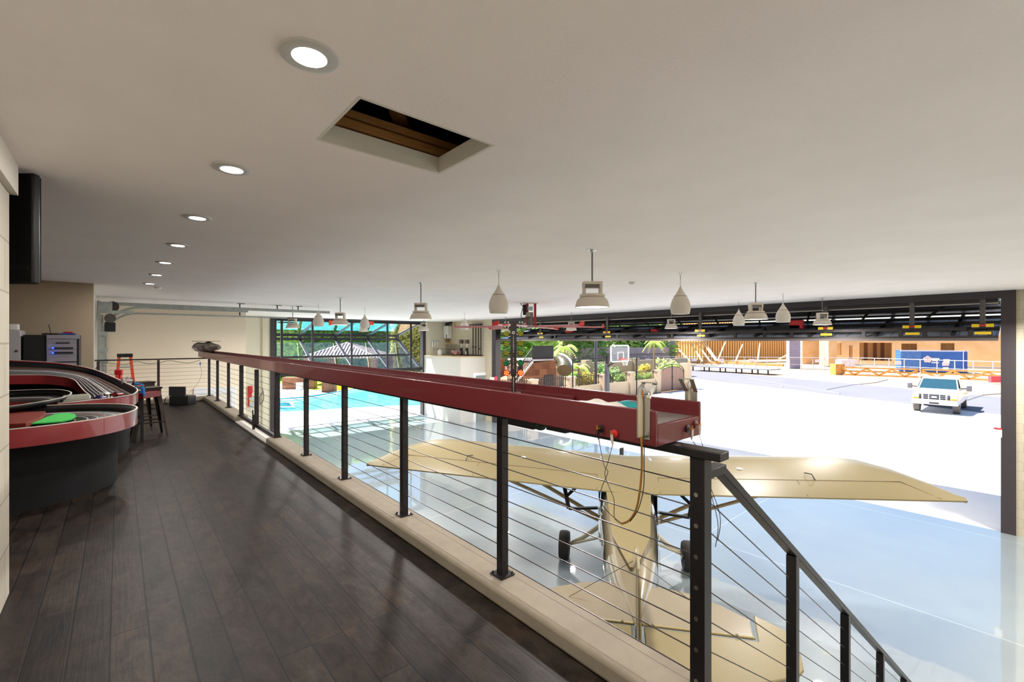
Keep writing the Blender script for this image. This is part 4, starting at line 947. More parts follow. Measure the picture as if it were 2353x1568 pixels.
def rbx(u0, u1, v0, v1, m, nm, off=.01, th=.02): return ybx(u0, u1, v0, v1, m, nm, rack, YR - off - th, th)
M_rg = mat('rack_grey', '8b8790', 0.45)
rbx(107, 183, 770, 779, M_rg, 'top_frame'); rbx(107, 109.5, 779, 846, M_rg, 'side_frame'); rbx(181, 183, 779, 846, mat('rack_edge', '59565c', .5), 'side_frame')
vv = [(780, 784.5), (785, 790), (790.5, 797), (797.5, 803), (804, 809), (809.5, 815), (816, 820), (821, 830.5), (834, 841)]
for i, (a_, b_) in enumerate(vv): rbx(110, 176, a_, b_, M_rg, 'rack_unit', .01)
for (a_, b_) in ((787, 789.5), (798.5, 802), (809, 813)): rbx(128 if a_ < 790 else 121, 160 if a_ < 790 else 168, a_, b_, M_blackp, 'display_window', .025)
M_blue = mat('blue_led', '2040ff', .4, emit='2048ff', es=2.5)
for v in (800.4, 811.6): rbx(119.5, 123.5, v - 1.5, v + 1.5, M_blue, 'indicator_light', .06)
o = ybx(53, 106.5, 770, 850, M_blackp, 'speaker_cabinet', None, YR + .02, .5, 0.0, .006); tag(o, 'black speaker cabinet between the white cupboard and the grey equipment rack', 'speaker')
q = at(33, 800, y=YR); cp = thing('white_cupboard', 'tall white metal cupboard at the left behind the slot car track', 'cupboard', (q.x, YR + .3, 0))
ybx(-5, 47.5, 759, 850, mat('cupboard_white', 'b4b0b2', 0.5), 'body', cp, YR + .04, .5, 0.0, .01)
q = at(38, 807, y=YR + .03); MB().sphere(q, .02, 10, 8).build('knob', mat('knob_brown', '5d4438', .4), cp)
tag(ybx(21, 41, 745, 758.5, M_white, 'small_box', None, YR + .06, .2, None, .006), 'small white box on top of the white metal cupboard', 'box')
q = at(116, 768, y=YR + .1); rt_ = thing('router', 'black wireless router with one upright antenna on top of the rack', 'router', (q.x, q.y, q.z))
ybx(96, 134, 766, 769.8, M_blackp, 'case', rt_, YR + .1, .2, None, .004)
MB().tube([at(117, 768, y=YR + .15), at(112, 746, y=YR + .15)], .006, 6).build('antenna', M_blackp, rt_)
tag(ybx(137, 173, 766, 769.8, mat('blue_cloth', '2c4fa0', .8, col2='1a2c66', vscale=20), 'folded_cloth', None, YR + .1, .2, None, .008), 'folded blue cloth lying on top of the equipment rack', 'cloth')
tag(ybx(145, 168, 762.5, 765.9, mat('red_cloth', '9c2026', .6), 'red_tool', None, YR + .12, .12, None, .008), 'small red item on the folded blue cloth on the rack', 'tool')

# ---- slot car track
trk = thing('slot_car_track', 'large maroon sided slot car track with banked black curves and black cloth skirt', 'slot car track', (-1.2, 8.3, 0))
M_trk = mat('track_surface', '35322f', 0.35, var=.10, vscale=3)
M_lane = mat('lane_line', 'f0ede6', .5); M_lane2 = mat('grey_lane_line', 'aaa9ae', .5); M_lane3 = mat('red_lane_line', '8c5d50', .5)
M_rim = mat('track_side', '8e2b30', 0.32, coat=.3); M_bank = mat('bank_black', '0c0b0c', .35); M_edge = mat('cream_edge', 'cfc7ba', .5)
def closed_arc(cx, cy, r, x_end, n=28, a0=-PI / 2, a1=PI / 2):
    P = [(x_end, cy - r)]
    for i in range(n + 1):
        a = a0 + (a1 - a0) * i / n; P.append((cx + r * math.cos(a), cy + r * math.sin(a)))
    P.append((x_end, cy + r)); return P
def band(par, poly, z0, z1, t, m, nm, inward=1):
    """vertical band of thickness t along an open polyline"""
    n = len(poly); rg = []
    zf0 = z0 if callable(z0) else (lambda i: z0); zf1 = z1 if callable(z1) else (lambda i: z1)
    for i in range(n):
        a = Vector(poly[max(i - 1, 0)]).to_2d() if False else Vector((poly[max(i - 1, 0)][0], poly[max(i - 1, 0)][1])); b = Vector((poly[min(i + 1, n - 1)][0], poly[min(i + 1, n - 1)][1]))
        d = (b - a).normalized(); nn = Vector((-d.y, d.x)) * inward; p = Vector((poly[i][0], poly[i][1])); q = p + nn * t
        rg.append([(p.x, p.y, zf0(i)), (q.x, q.y, zf0(i)), (q.x, q.y, zf1(i)), (p.x, p.y, zf1(i))])
    return MB().loft(rg).build(nm, m, par)
# near lobe
C1 = (-.78, 6.73); XE = -4.2
def ring(r): return closed_arc(C1[0], C1[1], r, XE)
rim1 = band(trk, ring(.945), .61, .775, .015, M_rim, 'side_board')
band(trk, ring(.946), .775, .782, .016, M_edge, 'rim_edge')
rg = []
A1 = ring(.93); A2 = ring(.86); 
MB().sheet([(x, y, .772) for x, y in A1], [(x, y, .70) for x, y in A2]).build('bank_wall', M_bank, trk, solid=.006)
MB().sheet([(x, y, .70) for x, y in ring(.86)], [(x, y, .685) for x, y in ring(.30)]).build('track_deck', M_trk, trk, solid=.006)
MB().prism(ring(.29), .66, .675).build('infield', M_blackp, trk, False)
for r, w, m in ((.755, .012, M_lane), (.715, .010, M_lane2), (.66, .025, M_lane3), (.60, .010, M_lane2), (.52, .012, M_lane2), (.80, .010, M_lane2), (.42, .012, M_lane3), (.36, .008, M_lane2)):
    MB().sheet([(x, y, .6895 + .0145 * (r + w - .30) / .56) for x, y in ring(r + w)], [(x, y, .6895 + .0145 * (r - .30) / .56) for x, y in ring(r)]).build('lane_stripe', m, trk, solid=.001)
gc = at(140, 962, z=.70)
g = [at(u, v, z=.70) for u, v in ((72, 976), (105, 962), (130, 953), (155, 951.5), (172, 954), (175, 960), (165, 966), (140, 971), (105, 974))]
plabel(MB().prism([(p.x, p.y) for p in g], .70, .712).build('green_pad', mat('bright_green', '3fbf52', .6), trk, True), 'bright green pad in the bend')
g0_ = [at(u, v, z=.72) for u, v in ((-20, 951), (105, 948.5), (103, 957), (92, 964), (60, 976), (-20, 980))]
MB().prism([(p.x, p.y) for p in g0_], .69, .735).build('red_infield_board', mat('red_board', '7a2a1c', .6), trk, True, .004)
band(trk, [(x - .0, y) for x, y in closed_arc(-.85, 6.80, .84, XE)], .0, .61, .02, mat('black_skirt_cloth', '060609', .85, bump=.3, bscale=6), 'cloth_skirt')
# far banked lobe
ST = [((-4.2, 7.75, .78), (-4.2, 8.5, .72)), ((-.9, 7.75, .78), (-.9, 8.5, .72)), ((-.25, 7.85, .79), (-.5, 8.52, .72)), ((.10, 8.05, .80), (-.38, 8.58, .72)), ((.20, 8.4, .81), (-.31, 8.72, .725)), ((.21, 8.9, .825), (-.31, 8.95, .75)),
      ((.10, 9.45, .87), (-.38, 9.22, .80)), ((-.06, 10.0, .94), (-.44, 9.42, .87)), ((-.32, 10.6, 1.05), (-.52, 9.65, .95)), ((-.65, 10.78, 1.145), (-.70, 9.85, 1.00)), ((-1.1, 10.82, 1.21), (-1.05, 9.98, 1.03)), ((-2.2, 10.82, 1.29), (-2.2, 10.0, 1.06)), ((-4.2, 10.82, 1.31), (-4.2, 10.0, 1.08))]
def dens(k, off=0):
    P = [Vector(s_[k]) for s_ in ST]; return curve_pts(P, 5)
O_, I_ = dens(0), dens(1)
rimz = [p.z for p in O_]
band(trk, [(p.x, p.y) for p in O_], lambda i: rimz[i] - .15, lambda i: rimz[i], .015, M_rim, 'side_board')
band(trk, [(p.x, p.y) for p in O_], lambda i: rimz[i], lambda i: rimz[i] + .006, .017, M_edge, 'rim_edge')
mid = [o.lerp(i, .10) + Vector((0, 0, -.085)) for o, i in zip(O_, I_)]
inn = [Vector((i.x, i.y, i.z)) for i in I_]
MB().sheet([o + Vector((0, 0, -.004)) for o in O_], mid).build('bank_wall', M_bank, trk, solid=.006)
MB().sheet(mid, inn).build('track_deck', M_trk, trk, solid=.008)
def strip(t, w, m):
    up = Vector((0, 0, .0065))
    MB().sheet([a.lerp(b, t) + up for a, b in zip(mid, inn)], [a.lerp(b, t + w) + up for a, b in zip(mid, inn)]).build('lane_stripe', m, trk, solid=.001)
for t, w, m in ((.06, .03, M_lane3), (.22, .05, M_lane3), (.36, .03, M_lane2), (.50, .028, M_lane), (.57, .02, M_lane), (.70, .03, M_lane2), (.80, .022, M_lane2), (.90, .02, M_lane2)): strip(t, w, m)
band(trk, [(p.x, p.y) for p in I_], lambda i: inn[i].z - .14, lambda i: inn[i].z - .004, .012, M_rim, 'inner_fascia')
band(trk, [(p.x, p.y) for p in I_], lambda i: inn[i].z - .004, lambda i: inn[i].z + .006, .012, M_edge, 'rim_edge')
# small inner curve
C3 = (-1.05, 8.05)
def r3(r): return closed_arc(C3[0], C3[1], r, XE, a0=-PI / 2, a1=PI / 2)
n3 = len(r3(.5)); z3 = lambda i: .80 + .10 * min(1, i / (n3 * .7))
P3 = r3(.60); P3b = r3(.56); P3c = r3(.28)
MB().sheet([(x, y, z3(i)) for i, (x, y) in enumerate(P3)], [(x, y, z3(i) - .075) for i, (x, y) in enumerate(P3b)]).build('bank_wall', M_bank, trk, solid=.006)
MB().sheet([(x, y, z3(i) - .075) for i, (x, y) in enumerate(P3b)], [(x, y, z3(i) - .12) for i, (x, y) in enumerate(P3c)]).build('track_deck', M_trk, trk, solid=.006)
band(trk, P3, lambda i: z3(i), lambda i: z3(i) + .005, .015, M_edge, 'rim_edge')
for t, w, m in ((.30, .02, M_lane), (.40, .02, M_lane), (.65, .02, M_lane3)):
    l1 = [Vector((a[0], a[1], z3(i) - .075)).lerp(Vector((b_[0], b_[1], z3(i) - .12)), t) + Vector((0, 0, .0055)) for i, (a, b_) in enumerate(zip(P3b, P3c))]
    l2 = [Vector((a[0], a[1], z3(i) - .075)).lerp(Vector((b_[0], b_[1], z3(i) - .12)), t + w) + Vector((0, 0, .0055)) for i, (a, b_) in enumerate(zip(P3b, P3c))]
    MB().sheet(l1, l2).build('lane_stripe', m, trk, solid=.001)
band(trk, P3c, lambda i: z3(i) - .25, lambda i: z3(i) - .12, .012, M_rim, 'inner_fascia')
sk = [(p.x - .10, p.y + (.05 if p.y < 8.4 else 0)) for p in O_]
band(trk, sk, .0, lambda i: rimz[i] - .15, .02, MATS['black_skirt_cloth'], 'cloth_skirt')

# slot cars
def slotcar(u, v, z, m, lab, rz, L=.125):
    q = at(u, v, z=z); o = thing('slot_car', lab, 'model car', (q.x, q.y, z), 'model cars parked on the far bend')
    R = Matrix.Rotation(rz, 3, 'Z')
    def X(p): return q + R @ Vector(p)
    w = L * .24
    secs = [(-L / 2, .010, .020, .8), (-L * .42, .008, .030, 1), (-L * .2, .006, .034, 1), (0, .006, .036, 1), (L * .25, .006, .028, 1), (L * .45, .008, .018, .9), (L / 2, .010, .014, .7)]
    MB().loft([[X((x, -w * k_, a)), X((x, w * k_, a)), X((x, w * k_ * .85, b)), X((x, -w * k_ * .85, b))] for x, a, b, k_ in secs]).build('body', m, o)
    MB().loft([[X((x, -w * k_, .030)), X((x, w * k_, .030)), X((x, w * k_ * .8, b)), X((x, -w * k_ * .8, b))] for x, b, k_ in ((-L * .25, .034, .7), (-L * .15, .050, .7), (L * .05, .050, .7), (L * .18, .034, .7))]).build('cabin', M_blackp if m is not M_white else M_grey, o)
    for sx in (-.30, .30):
        for sy in (-1, 1): MB().cyl(X((L * sx, sy * w * .75, .012)), X((L * sx, sy * w * 1.05, .012)), .013, 12).build('wheel', M_blackp, o)
slotcar(239, 908, .745, M_white, 'white model slot car on the far banked bend', 2.3, .16)
slotcar(268, 909, .745, mat('car_red', 'a3141e', .2, coat=.6), 'red model slot car nearest the maroon rim of the far bend', 2.2, .19)
slotcar(229, 917, .735, mat('car_purple', '4b2b86', .3, coat=.4), 'purple model slot car in front of the white one', 2.3, .15)
q = at(175, 919, z=.80); cs = thing('display_case', 'clear plastic car case with a pale car inside on the track edge', 'case', (q.x, q.y, .785))
MB().box((q.x, q.y, .80), (.26, .12, .03), rz=.2).build('base', mat('case_base', '8f8a7c', .5), cs, True, .004)
MB().box((q.x, q.y, .84), (.24, .10, .05), rz=.2).build('cover', mat('case_clear', 'cfd0c0', .08, alpha=.45), cs, True, .01)

# pit shelf with red tool holders beside the track
pit = thing('pit_shelf', 'dark red stepped pit shelf at the end of the slot car track', 'shelf', (.32, 9.0, 0))
def pbx(u0, u1, v0, v1, D, dep, m, nm, par=pit, bev=.004):
    a = at(u0, v0, D=D); b = at(u1, v1, D=D); w = (Vector((b.x, b.y)) - Vector((a.x, a.y))).length
    ce = (a + b) / 2 + FW * dep / 2
    return MB().box(ce, (w, dep, abs(a.z - b.z)), M=A).build(nm, m, par, True, bev)
M_pit = mat('pit_red', '7c1620', .4)
pbx(305, 329, 904.5, 917, 6.95, .35, M_pit, 'lower_tray'); pbx(283, 299, 889, 903, 7.3, .3, M_pit, 'middle_tray'); pbx(254, 275, 871, 884, 7.7, .3, M_pit, 'upper_tray')
for (u, D) in ((308, 6.98), (326, 7.0), (309, 7.2)):
    p = at(u, 912, D=D); MB().bar((p.x, p.y, 0), (p.x, p.y, p.z - .02), .04).build('leg', M_blackp, pit, False)
cl = thing('red_clamp', 'bright red clamp with angular head standing on the upper tray', 'clamp', (at(270, 870, D=7.7).x, at(270, 870, D=7.7).y, .8))
pbx(262, 279, 850, 862, 7.8, .04, M_redp, 'head', cl, .01); pbx(272, 276.5, 860, 878, 7.8, .04, M_redp, 'stem', cl, .004); pbx(266, 268, 862, 872, 7.8, .03, M_redp, 'screw', cl, .002)
bg_ = MB(); bg_.sphere((0, 0, 0), 1, 18, 12); q = at(291, 878, D=7.35)
bg_.v = [q + RT * v.x * .075 * (1 + .2 * math.sin(7 * v.z)) + FW * v.y * .08 + Vector((0, 0, v.z * .075 * (1 + .25 * math.sin(6 * v.x + 4 * v.y)))) for v in bg_.v]
tag(bg_.build('plastic_bag', mat('clear_bag', 'b9b2ac', .15, col2='4e4848', vscale=22, bump=.8, bscale=40)), 'crumpled clear plastic bag of dark parts beside the red clamp', 'bag')
bx_ = thing('controller_box', 'small black box with pale knob on the lower red tray', 'box', (at(312, 895, D=7.0).x, at(312, 895, D=7.0).y, .8))
pbx(302, 318, 890, 903.5, 7.02, .15, M_blackp, 'case', bx_, .008); pbx(316, 320, 896, 899, 6.99, .03, M_stain, 'knob', bx_, .004)
bc_ = thing('blue_clamp', 'blue bar clamp with angled frame held on the pit shelf before the stools', 'clamp', (at(325, 890, D=6.9).x, at(325, 890, D=6.9).y, .8))
M_blu = mat('blue_tool', '1577c4', .4)
pbx(322, 330, 892, 905, 6.88, .03, M_blu, 'handle', bc_, .006); 
b = MB(); b.tube([at(309, 881.5, D=6.9), at(318, 883, D=6.9), at(328, 884, D=6.9), at(327, 893, D=6.9)], .012, 8); b.tube([at(310, 883, D=6.9), at(313, 891, D=6.9)], .010, 8); b.build('jaw', M_blu, bc_)
MB().tube([at(310, 884, D=6.89), at(325, 895, D=6.89)], .004, 6).build('bar', M_stain, bc_)
pbx(327, 332, 904, 911, 6.88, .02, M_blu, 'grip', bc_, .004)
cw = MB()
for j in range(4): cw.tube(curve_pts([at(326 - j * 3, 915, D=7.0), at(313 + j, 935 + 4 * j, D=7.0), at(318 + 2 * j, 960 + j * 2, D=7.0), at(326 - j, 940, D=7.0), at(331 - j, 968 + j, D=7.0), at(312 + j * 3, 972, D=7.0)], 5), .003, 5)
tag(cw.build('loose_wires', M_blackp), 'tangle of thin black wires hanging under the pit shelf', 'wire')

# metal bar stools
M_stool = mat('gunmetal', '3c3431', .3, 0.8)
def stool(cx, cy, rz, lab, H=.80):
    o = thing('bar_stool', lab, 'stool', (cx, cy, 0), 'gunmetal bar stools by the slot car track')
    R = Matrix.Rotation(rz, 3, 'Z'); c = Vector((cx, cy, 0)); X = lambda p: c + R @ Vector(p)
    s_ = .155
    rgs = []
    for (w, z) in ((s_ * .96, H - .03), (s_, H - .012), (s_, H - .004), (s_ * .94, H), (s_ * .5, H - .006)):
        rg = []
        for i in range(4):
            for (a, b) in ((.86, 1), (.96, .96), (1, .86)):
                if i % 2: a, b = b, a
                sx = (1, -1, -1, 1)[i]; sy = (1, 1, -1, -1)[i]
                rg.append(X((sx * w * (a if i % 2 == 0 else a), sy * w * b, z)))
        rgs.append(rg)
    MB().loft(rgs).build('seat', M_stool, o)
    b = MB()
    for a, c_ in (((-1, -1), (1, -1)), ((1, -1), (1, 1)), ((1, 1), (-1, 1)), ((-1, 1), (-1, -1))): b.bar(X((a[0] * .13, a[1] * .13, H - .06)), X((c_[0] * .13, c_[1] * .13, H - .06)), .012, .07)
    b.build('apron', M_stool, o, False)
    for sx in (-1, 1):
        for sy in (-1, 1):
            p0, p1 = X((sx * .125, sy * .125, H - .02)), X((sx * .215, sy * .215, .0))
            e = (p1 - p0).normalized(); rgs = []
            for t, w in ((0, .040), (.5, .032), (.93, .018), (1, .016)):
                q = p0.lerp(p1, t); i1 = R @ Vector((-sx, 0, 0)) * w * 1.5; i2 = R @ Vector((0, -sy, 0)) * w * 1.5
                rgs.append([q, q + i1, q + i1 * .9 + i2 * .25, q + (i1 + i2) * .25, q + i2 * .9 + i1 * .25, q + i2])
            MB().loft(rgs).build('leg', M_stool, o)
    for k_, (zr, rr) in enumerate(((.24, .185), (.33, .175))):
        prs = (((-1, -1), (1, -1)), ((-1, 1), (1, 1))) if k_ == 0 else (((1, -1), (1, 1)), ((-1, -1), (-1, 1)))
        for a, c_ in prs: MB().bar(X((a[0] * rr, a[1] * rr, zr)), X((c_[0] * rr, c_[1] * rr, zr)), .010, .022).build('foot_rail', M_stool, o, False)
stool(.37, 9.40, .12, 'nearer gunmetal bar stool whose front leg stands clear of the track')
stool(.31, 10.25, .3, 'farther gunmetal bar stool behind the blue clamp', .83)

# speaker box with a laptop like dark panel
sp = thing('floor_speaker', 'black box with upright dark grille panel on the floor by the end railing', 'speaker', (at(410, 932, z=0).x, at(410, 932, z=0).y, 0))
q0, q1 = at(389, 932, z=0), at(432, 931, z=0); D0_ = (q0 - Vector((0, 0, 0))).dot(FW)
c, d = facing(388.5, 432, 911, 932.5, D0_, .28, 0.0); MB().box(c, d, M=A).build('case', M_blackp, sp, True, .01)
c, d = facing(387.5, 425.5, 889, 910.5, D0_ + .12, .03); MB().box(c, d, M=A).build('grille_panel', mat('grille_dark', '29272b', .6), sp, True, .006)
MB().tube(curve_pts([at(389, 913, D=D0_), at(381, 915, D=D0_), at(378, 925, D=D0_), at(384, 929, D=D0_)], 5), .008, 6).build('cord', M_blackp, sp)
ca = at(460, 832, y=RE - .06)
hc = thing('phone_cable', 'thin grey cable with blue plug hanging from the railing corner to the black box', 'cable', (ca.x, ca.y, .5))
MB().tube([ca, ca + Vector((0, 0, -.05)), ca + Vector((0, 0, -.09))], [.008, .016, .006], 8).build('plug', M_blu, hc)
MB().tube(curve_pts([ca + Vector((0, 0, -.08)), at(463, 860, y=RE - .3), at(455, 880, y=RE - .5), at(440, 898, y=RE - .7), at(425, 910, D=D0_ + .1)], 6), .004, 6).build('cord', M_grey, hc)

# ================================================================ light aircraft on the hangar floor
HD = Vector((.795, .607, 0)).normalized(); LT = Vector((-HD.y, HD.x, 0)); T0_ = Vector((4.15, 2.77, ZH))
plane = thing('light_aircraft', 'cream high wing light aircraft parked nose out on the glossy hangar floor', 'aircraft', tuple(T0_))
def PL(x, y, z): return T0_ + HD * x + LT * y + Vector((0, 0, z))
M_cr = mat('cream_aircraft_paint', '7a6e4c', .4, coat=.2); M_cr2 = mat('light_cream_paint', '81765e', .22, coat=1.0)
M_seam = mat('seam_brown', '5a4630', .6)
XT, CH, ZT_, EI, DI, SP_ = 2.10, 1.50, 1.80, .15, .045, 4.33
def wing_pt(y, t, s):
    ay = abs(y)
    le = CH if ay < 3.3 else CH * (1 - ((ay - 3.3) / (SP_ - 3.3)) ** 2.2 * .95)
    x = le * t
    zb2 = ZT_ + DI * ay + EI * (x / CH)
    th = {0: 0, .08: .03, .3: .08, .6: .125, .85: .12, .95: .08, 1: .02}[t] * (1 if ay < 3.3 else max(.15, le / CH))
    return PL(XT + x, y, zb2 + (th if s > 0 else -.02 - (.02 if .2 < t < .95 else 0)))
ts = [0, .08, .3, .6, .85, .95, 1]
ysn = [-4.33, -4.28, -4.15, -3.9, -3.6, -3.3, -2, -.4, 0, .4, 2, 3.3, 3.6, 3.9, 4.15, 4.28, 4.33]
rg = [[wing_pt(y, t, 1) for t in ts] + [wing_pt(y, t, -1) for t in reversed(ts)] for y in ysn]
wing = MB().loft(rg).build('wing', M_cr, plane)
def seam(pts, r=.006): 
    b = MB()
    for i in range(len(pts) - 1): b.bar(pts[i], pts[i + 1], r, .004)
    return b
def wz(y, x): # top surface point
    t = x / CH; th = 0
    K = [(0, 0), (.08, .03), (.3, .08), (.6, .125), (.85, .12), (.95, .08), (1, .02)]
    for i in range(len(K) - 1):
        if K[i][0] <= t <= K[i + 1][0]: th = K[i][1] + (K[i + 1][1] - K[i][1]) * (t - K[i][0]) / (K[i + 1][0] - K[i][0])
    return PL(XT + x, y, ZT_ + DI * abs(y) + EI * x / CH + th + .001)
for s_ in (-1, 1):
    b = MB()
    for i in range(8): b.bar(wz(s_ * (.47 + i * .415), .42), wz(s_ * (.47 + (i + 1) * .415), .42), .012, .004)
    b.bar(wz(s_ * 2.45, .42), wz(s_ * 2.45, .02), .012, .004); b.bar(wz(s_ * .47, .42), wz(s_ * .47, .02), .010, .004)
    b.bar(wz(s_ * 3.79, .42), wz(s_ * 4.05, .02), .010, .004)
    b.build('flap_gap', M_seam, wing, False)
    MB().sphere(wz(s_ * 1.75, .75) + Vector((0, 0, .0)), .05, 14, 6, (1, 1, .3)).build('wing_cap', M_white, wing)
    MB().bar(wz(s_ * .40, 1.30), wz(s_ * .42, 1.02), .04, .006).build('vent_strip', M_grey, wing, False)
    MB().tube([wz(s_ * 2.7, .42), wz(s_ * 2.68, .50) + Vector((0, 0, .05)), wz(s_ * 2.62, .60) + Vector((0, 0, .02))], .008, 6).build('aileron_hinge', M_blackp, wing)
    MB().bar(wz(s_ * .48, 1.10), wz(s_ * 2.9, 1.18), .005, .002).build('panel_line', mat('soft_line', 'a8966c', .5), wing, False)
# fuselage: lofted sections from sternpost to nose
SEC = [(-.03, .025, .78, 1.12), (.35, .13, .74, 1.14), (.75, .24, .70, 1.20), (1.15, .33, .66, 1.32), (1.6, .385, .64, 1.52), (2.1, .42, .64, 1.76), (2.4, .43, .64, 1.84), (3.4, .42, .66, 1.95), (3.7, .41, .70, 1.80), (4.0, .38, .78, 1.56), (4.6, .33, .84, 1.46), (5.1, .24, .92, 1.36), (5.25, .12, 1.0, 1.25)]
rg = []
for (x, hw, z0, z1) in SEC:
    ring_ = []
    for k_ in range(20):
        a = 2 * PI * k_ / 20; c_, s2 = math.cos(a), math.sin(a)
        e = .62
        yy = hw * math.copysign(abs(c_) ** e, c_); zz = (z0 + z1) / 2 + (z1 - z0) / 2 * math.copysign(abs(s2) ** (e + .1), s2)
        ring_.append(PL(x, yy, zz))
    rg.append(ring_)
fus = MB().loft(rg).build('fuselage', M_cr2, plane)
MB().slab([PL(1.35, -.25, 1.46), PL(2.12, -.33, 1.80), PL(2.12, .33, 1.80), PL(1.35, .25, 1.46), PL(.85, .04, 1.28), PL(.85, -.04, 1.28)], (0, 0, 1), .012).build('rear_deck', M_cr, fus, True, .01)
for s_ in (-1, 1):
    MB().slab([PL(2.10, s_ * .435, 1.70), PL(1.25, s_ * .355, 1.36), PL(1.30, s_ * .37, 1.05), PL(2.15, s_ * .44, 1.15)], LT * s_, .006).build('side_window', mat('aircraft_window', '8f99a0', .05, coat=1), fus, False)
    MB().slab([PL(2.35, s_ * .44, 1.72), PL(3.35, s_ * .44, 1.78), PL(3.35, s_ * .44, 1.25), PL(2.35, s_ * .44, 1.25)], LT * s_, .006).build('door_opening', M_blackp, fus, False)
    # open clamshell door frame
    P = [PL(2.45, s_ * .46, 1.42), PL(2.38, s_ * .92, 1.40), PL(2.62, s_ * 1.02, 1.72), PL(2.50, s_ * .96, 1.56), PL(2.75, s_ * .70, 1.76)]
    b = MB(); b.bar(P[0], P[1], .06, .035); b.bar(P[1], P[2], .06, .035); b.bar(P[3], P[4], .05, .03); b.build('door_frame', M_blackp, plane, True, .004)
    # struts
    MB().tube([PL(3.35, s_ * .40, .90), PL(3.35, s_ * 2.45, 1.98)], .035, 10).build('wing_strut', mat('strut_tan', 'b79e78', .4), plane)
    MB().tube([PL(3.25, s_ * .42, .90), PL(2.55, s_ * 2.35, 1.90)], .028, 10).build('wing_strut', MATS['strut_tan'], plane)
    # landing gear
    hub = PL(3.62, s_ * 1.02, .27)
    lg = MB().tube([PL(3.45, s_ * .36, .80), PL(3.55, s_ * .75, .45), hub], [.045, .04, .032], 10).build('gear_leg', mat('gear_cream', 'bfb49a', .4), plane)
    MB().tube([PL(2.9, s_ * .36, .78), hub], .022, 8).build('gear_brace', MATS['gear_cream'], lg)
    MB().lathe([(.14, .055), (.19, .085), (.235, .092), (.255, .06), (.258, 0), (.255, -.06), (.235, -.092), (.19, -.085), (.14, -.055)], (0, 0, 0), 32, close=False).build('tmp', M_blackp, plane)
    ob = [o for o in COL.objects if o.name.startswith('tmp')][-1]; ob.name = 'tyre'; ob.data.materials[0] = mat('tyre_rubber', '2e2a29', .7)
    ctr = PL(3.62, s_ * 1.10, .258)
    for v_ in ob.data.vertices:
        p = v_.co + T0_; v_.co = (ctr + HD * p.x + Vector((0, 0, p.y)) + LT * p.z) - T0_
    MB().tube([ctr - LT * .05, ctr + LT * .05], .145, 24).build('wheel_rim', mat('rim_alu', 'aaa59c', .35, .7), plane)
    MB().tube([ctr - LT * s_ * .05, ctr - LT * s_ * .11], .07, 16).build('brake_disc', M_stain, plane)
# tailplane and elevators
def flat(poly, z, t, m, nm, s_, dz_=0): return MB().slab([PL(x, s_ * y, z + dz_ * max(0, -x)) for x, y in poly], (0, 0, 1), t).build(nm, m, plane, True, .012)
ZS = 1.08
for s_ in (-1, 1):
    flat([(.0, .03), (.76, .15), (.79, .32), (.72, .62), (.55, .92), (.31, 1.185), (.0, 1.13)], ZS, .035, M_cr2, 'tailplane', s_)
    flat([(-.03, .06), (-.04, 1.16), (.42, 1.25), (.20, 1.49), (-.12, 1.51), (-.33, 1.46), (-.42, 1.38), (-.69, .67), (-.70, .30), (-.42, .06)], ZS, .03, M_cr, 'elevator', s_, -.12)
    MB().tube([PL(-.015, s_ * .05, ZS + .035), PL(-.015, s_ * 1.14, ZS + .035)], .014, 10).build('hinge_tube', mat('hinge_tan', '8f8158', .4), plane)
    MB().tube([PL(.35, s_ * .75, ZS + .035), PL(.25, s_ * .03, 1.65)], .003, 6).build('tail_wire', M_cable, plane)
    for y in (.16, .97): MB().bb(0, .01, 0, .01, 0, .01) if False else MB().sphere(PL(-.015, s_ * y, ZS + .045), .017, 10, 6).build('hinge_bolt', M_cr2, plane)
fin = [PL(1.05, 0, 1.28), PL(.30, 0, 1.80), PL(.10, 0, 1.86), PL(-.02, 0, 1.80), PL(-.02, 0, 1.10)]
MB().slab([p - LT * .018 for p in fin], LT, .036).build('fin', M_cr2, plane, True, .012)
rud = [PL(-.04, 0, 1.84), PL(-.22, 0, 1.80), PL(-.36, 0, 1.60), PL(-.40, 0, 1.20), PL(-.30, 0, .80), PL(-.04, 0, .74)]
MB().slab([p - LT * .015 for p in rud], LT, .03).build('rudder', M_cr, plane, True, .012)
MB().tube([PL(0, 0, .78), PL(-.25, 0, .30)], .02, 8).build('tail_spring', M_dsteel, plane)
MB().cyl(PL(-.28, -.03, .10), PL(-.28, .03, .10), .10, 20).build('tail_wheel', MATS['tyre_rubber'], plane)
MB().bar(PL(-.25, 0, .35), PL(-.28, 0, .12), .05, .04).build('tail_fork', M_dsteel, plane, False)
MB().bar(PL(5.30, 0, .55), PL(5.30, 0, 1.75), .12, .03).build('propeller', M_blackp, plane, True, .01)
MB().lathe([(.0001, .22), (.07, .15), (.11, .0), (.0001, 0)], (0, 0, 0), 20).build('spinner', M_stain, plane)
ob = [o for o in COL.objects if o.name == 'spinner'][0]
for v_ in ob.data.vertices:
    p = v_.co + T0_; v_.co = (PL(5.25, 0, 1.13) + LT * p.x + Vector((0, 0, p.y)) + HD * p.z) - T0_
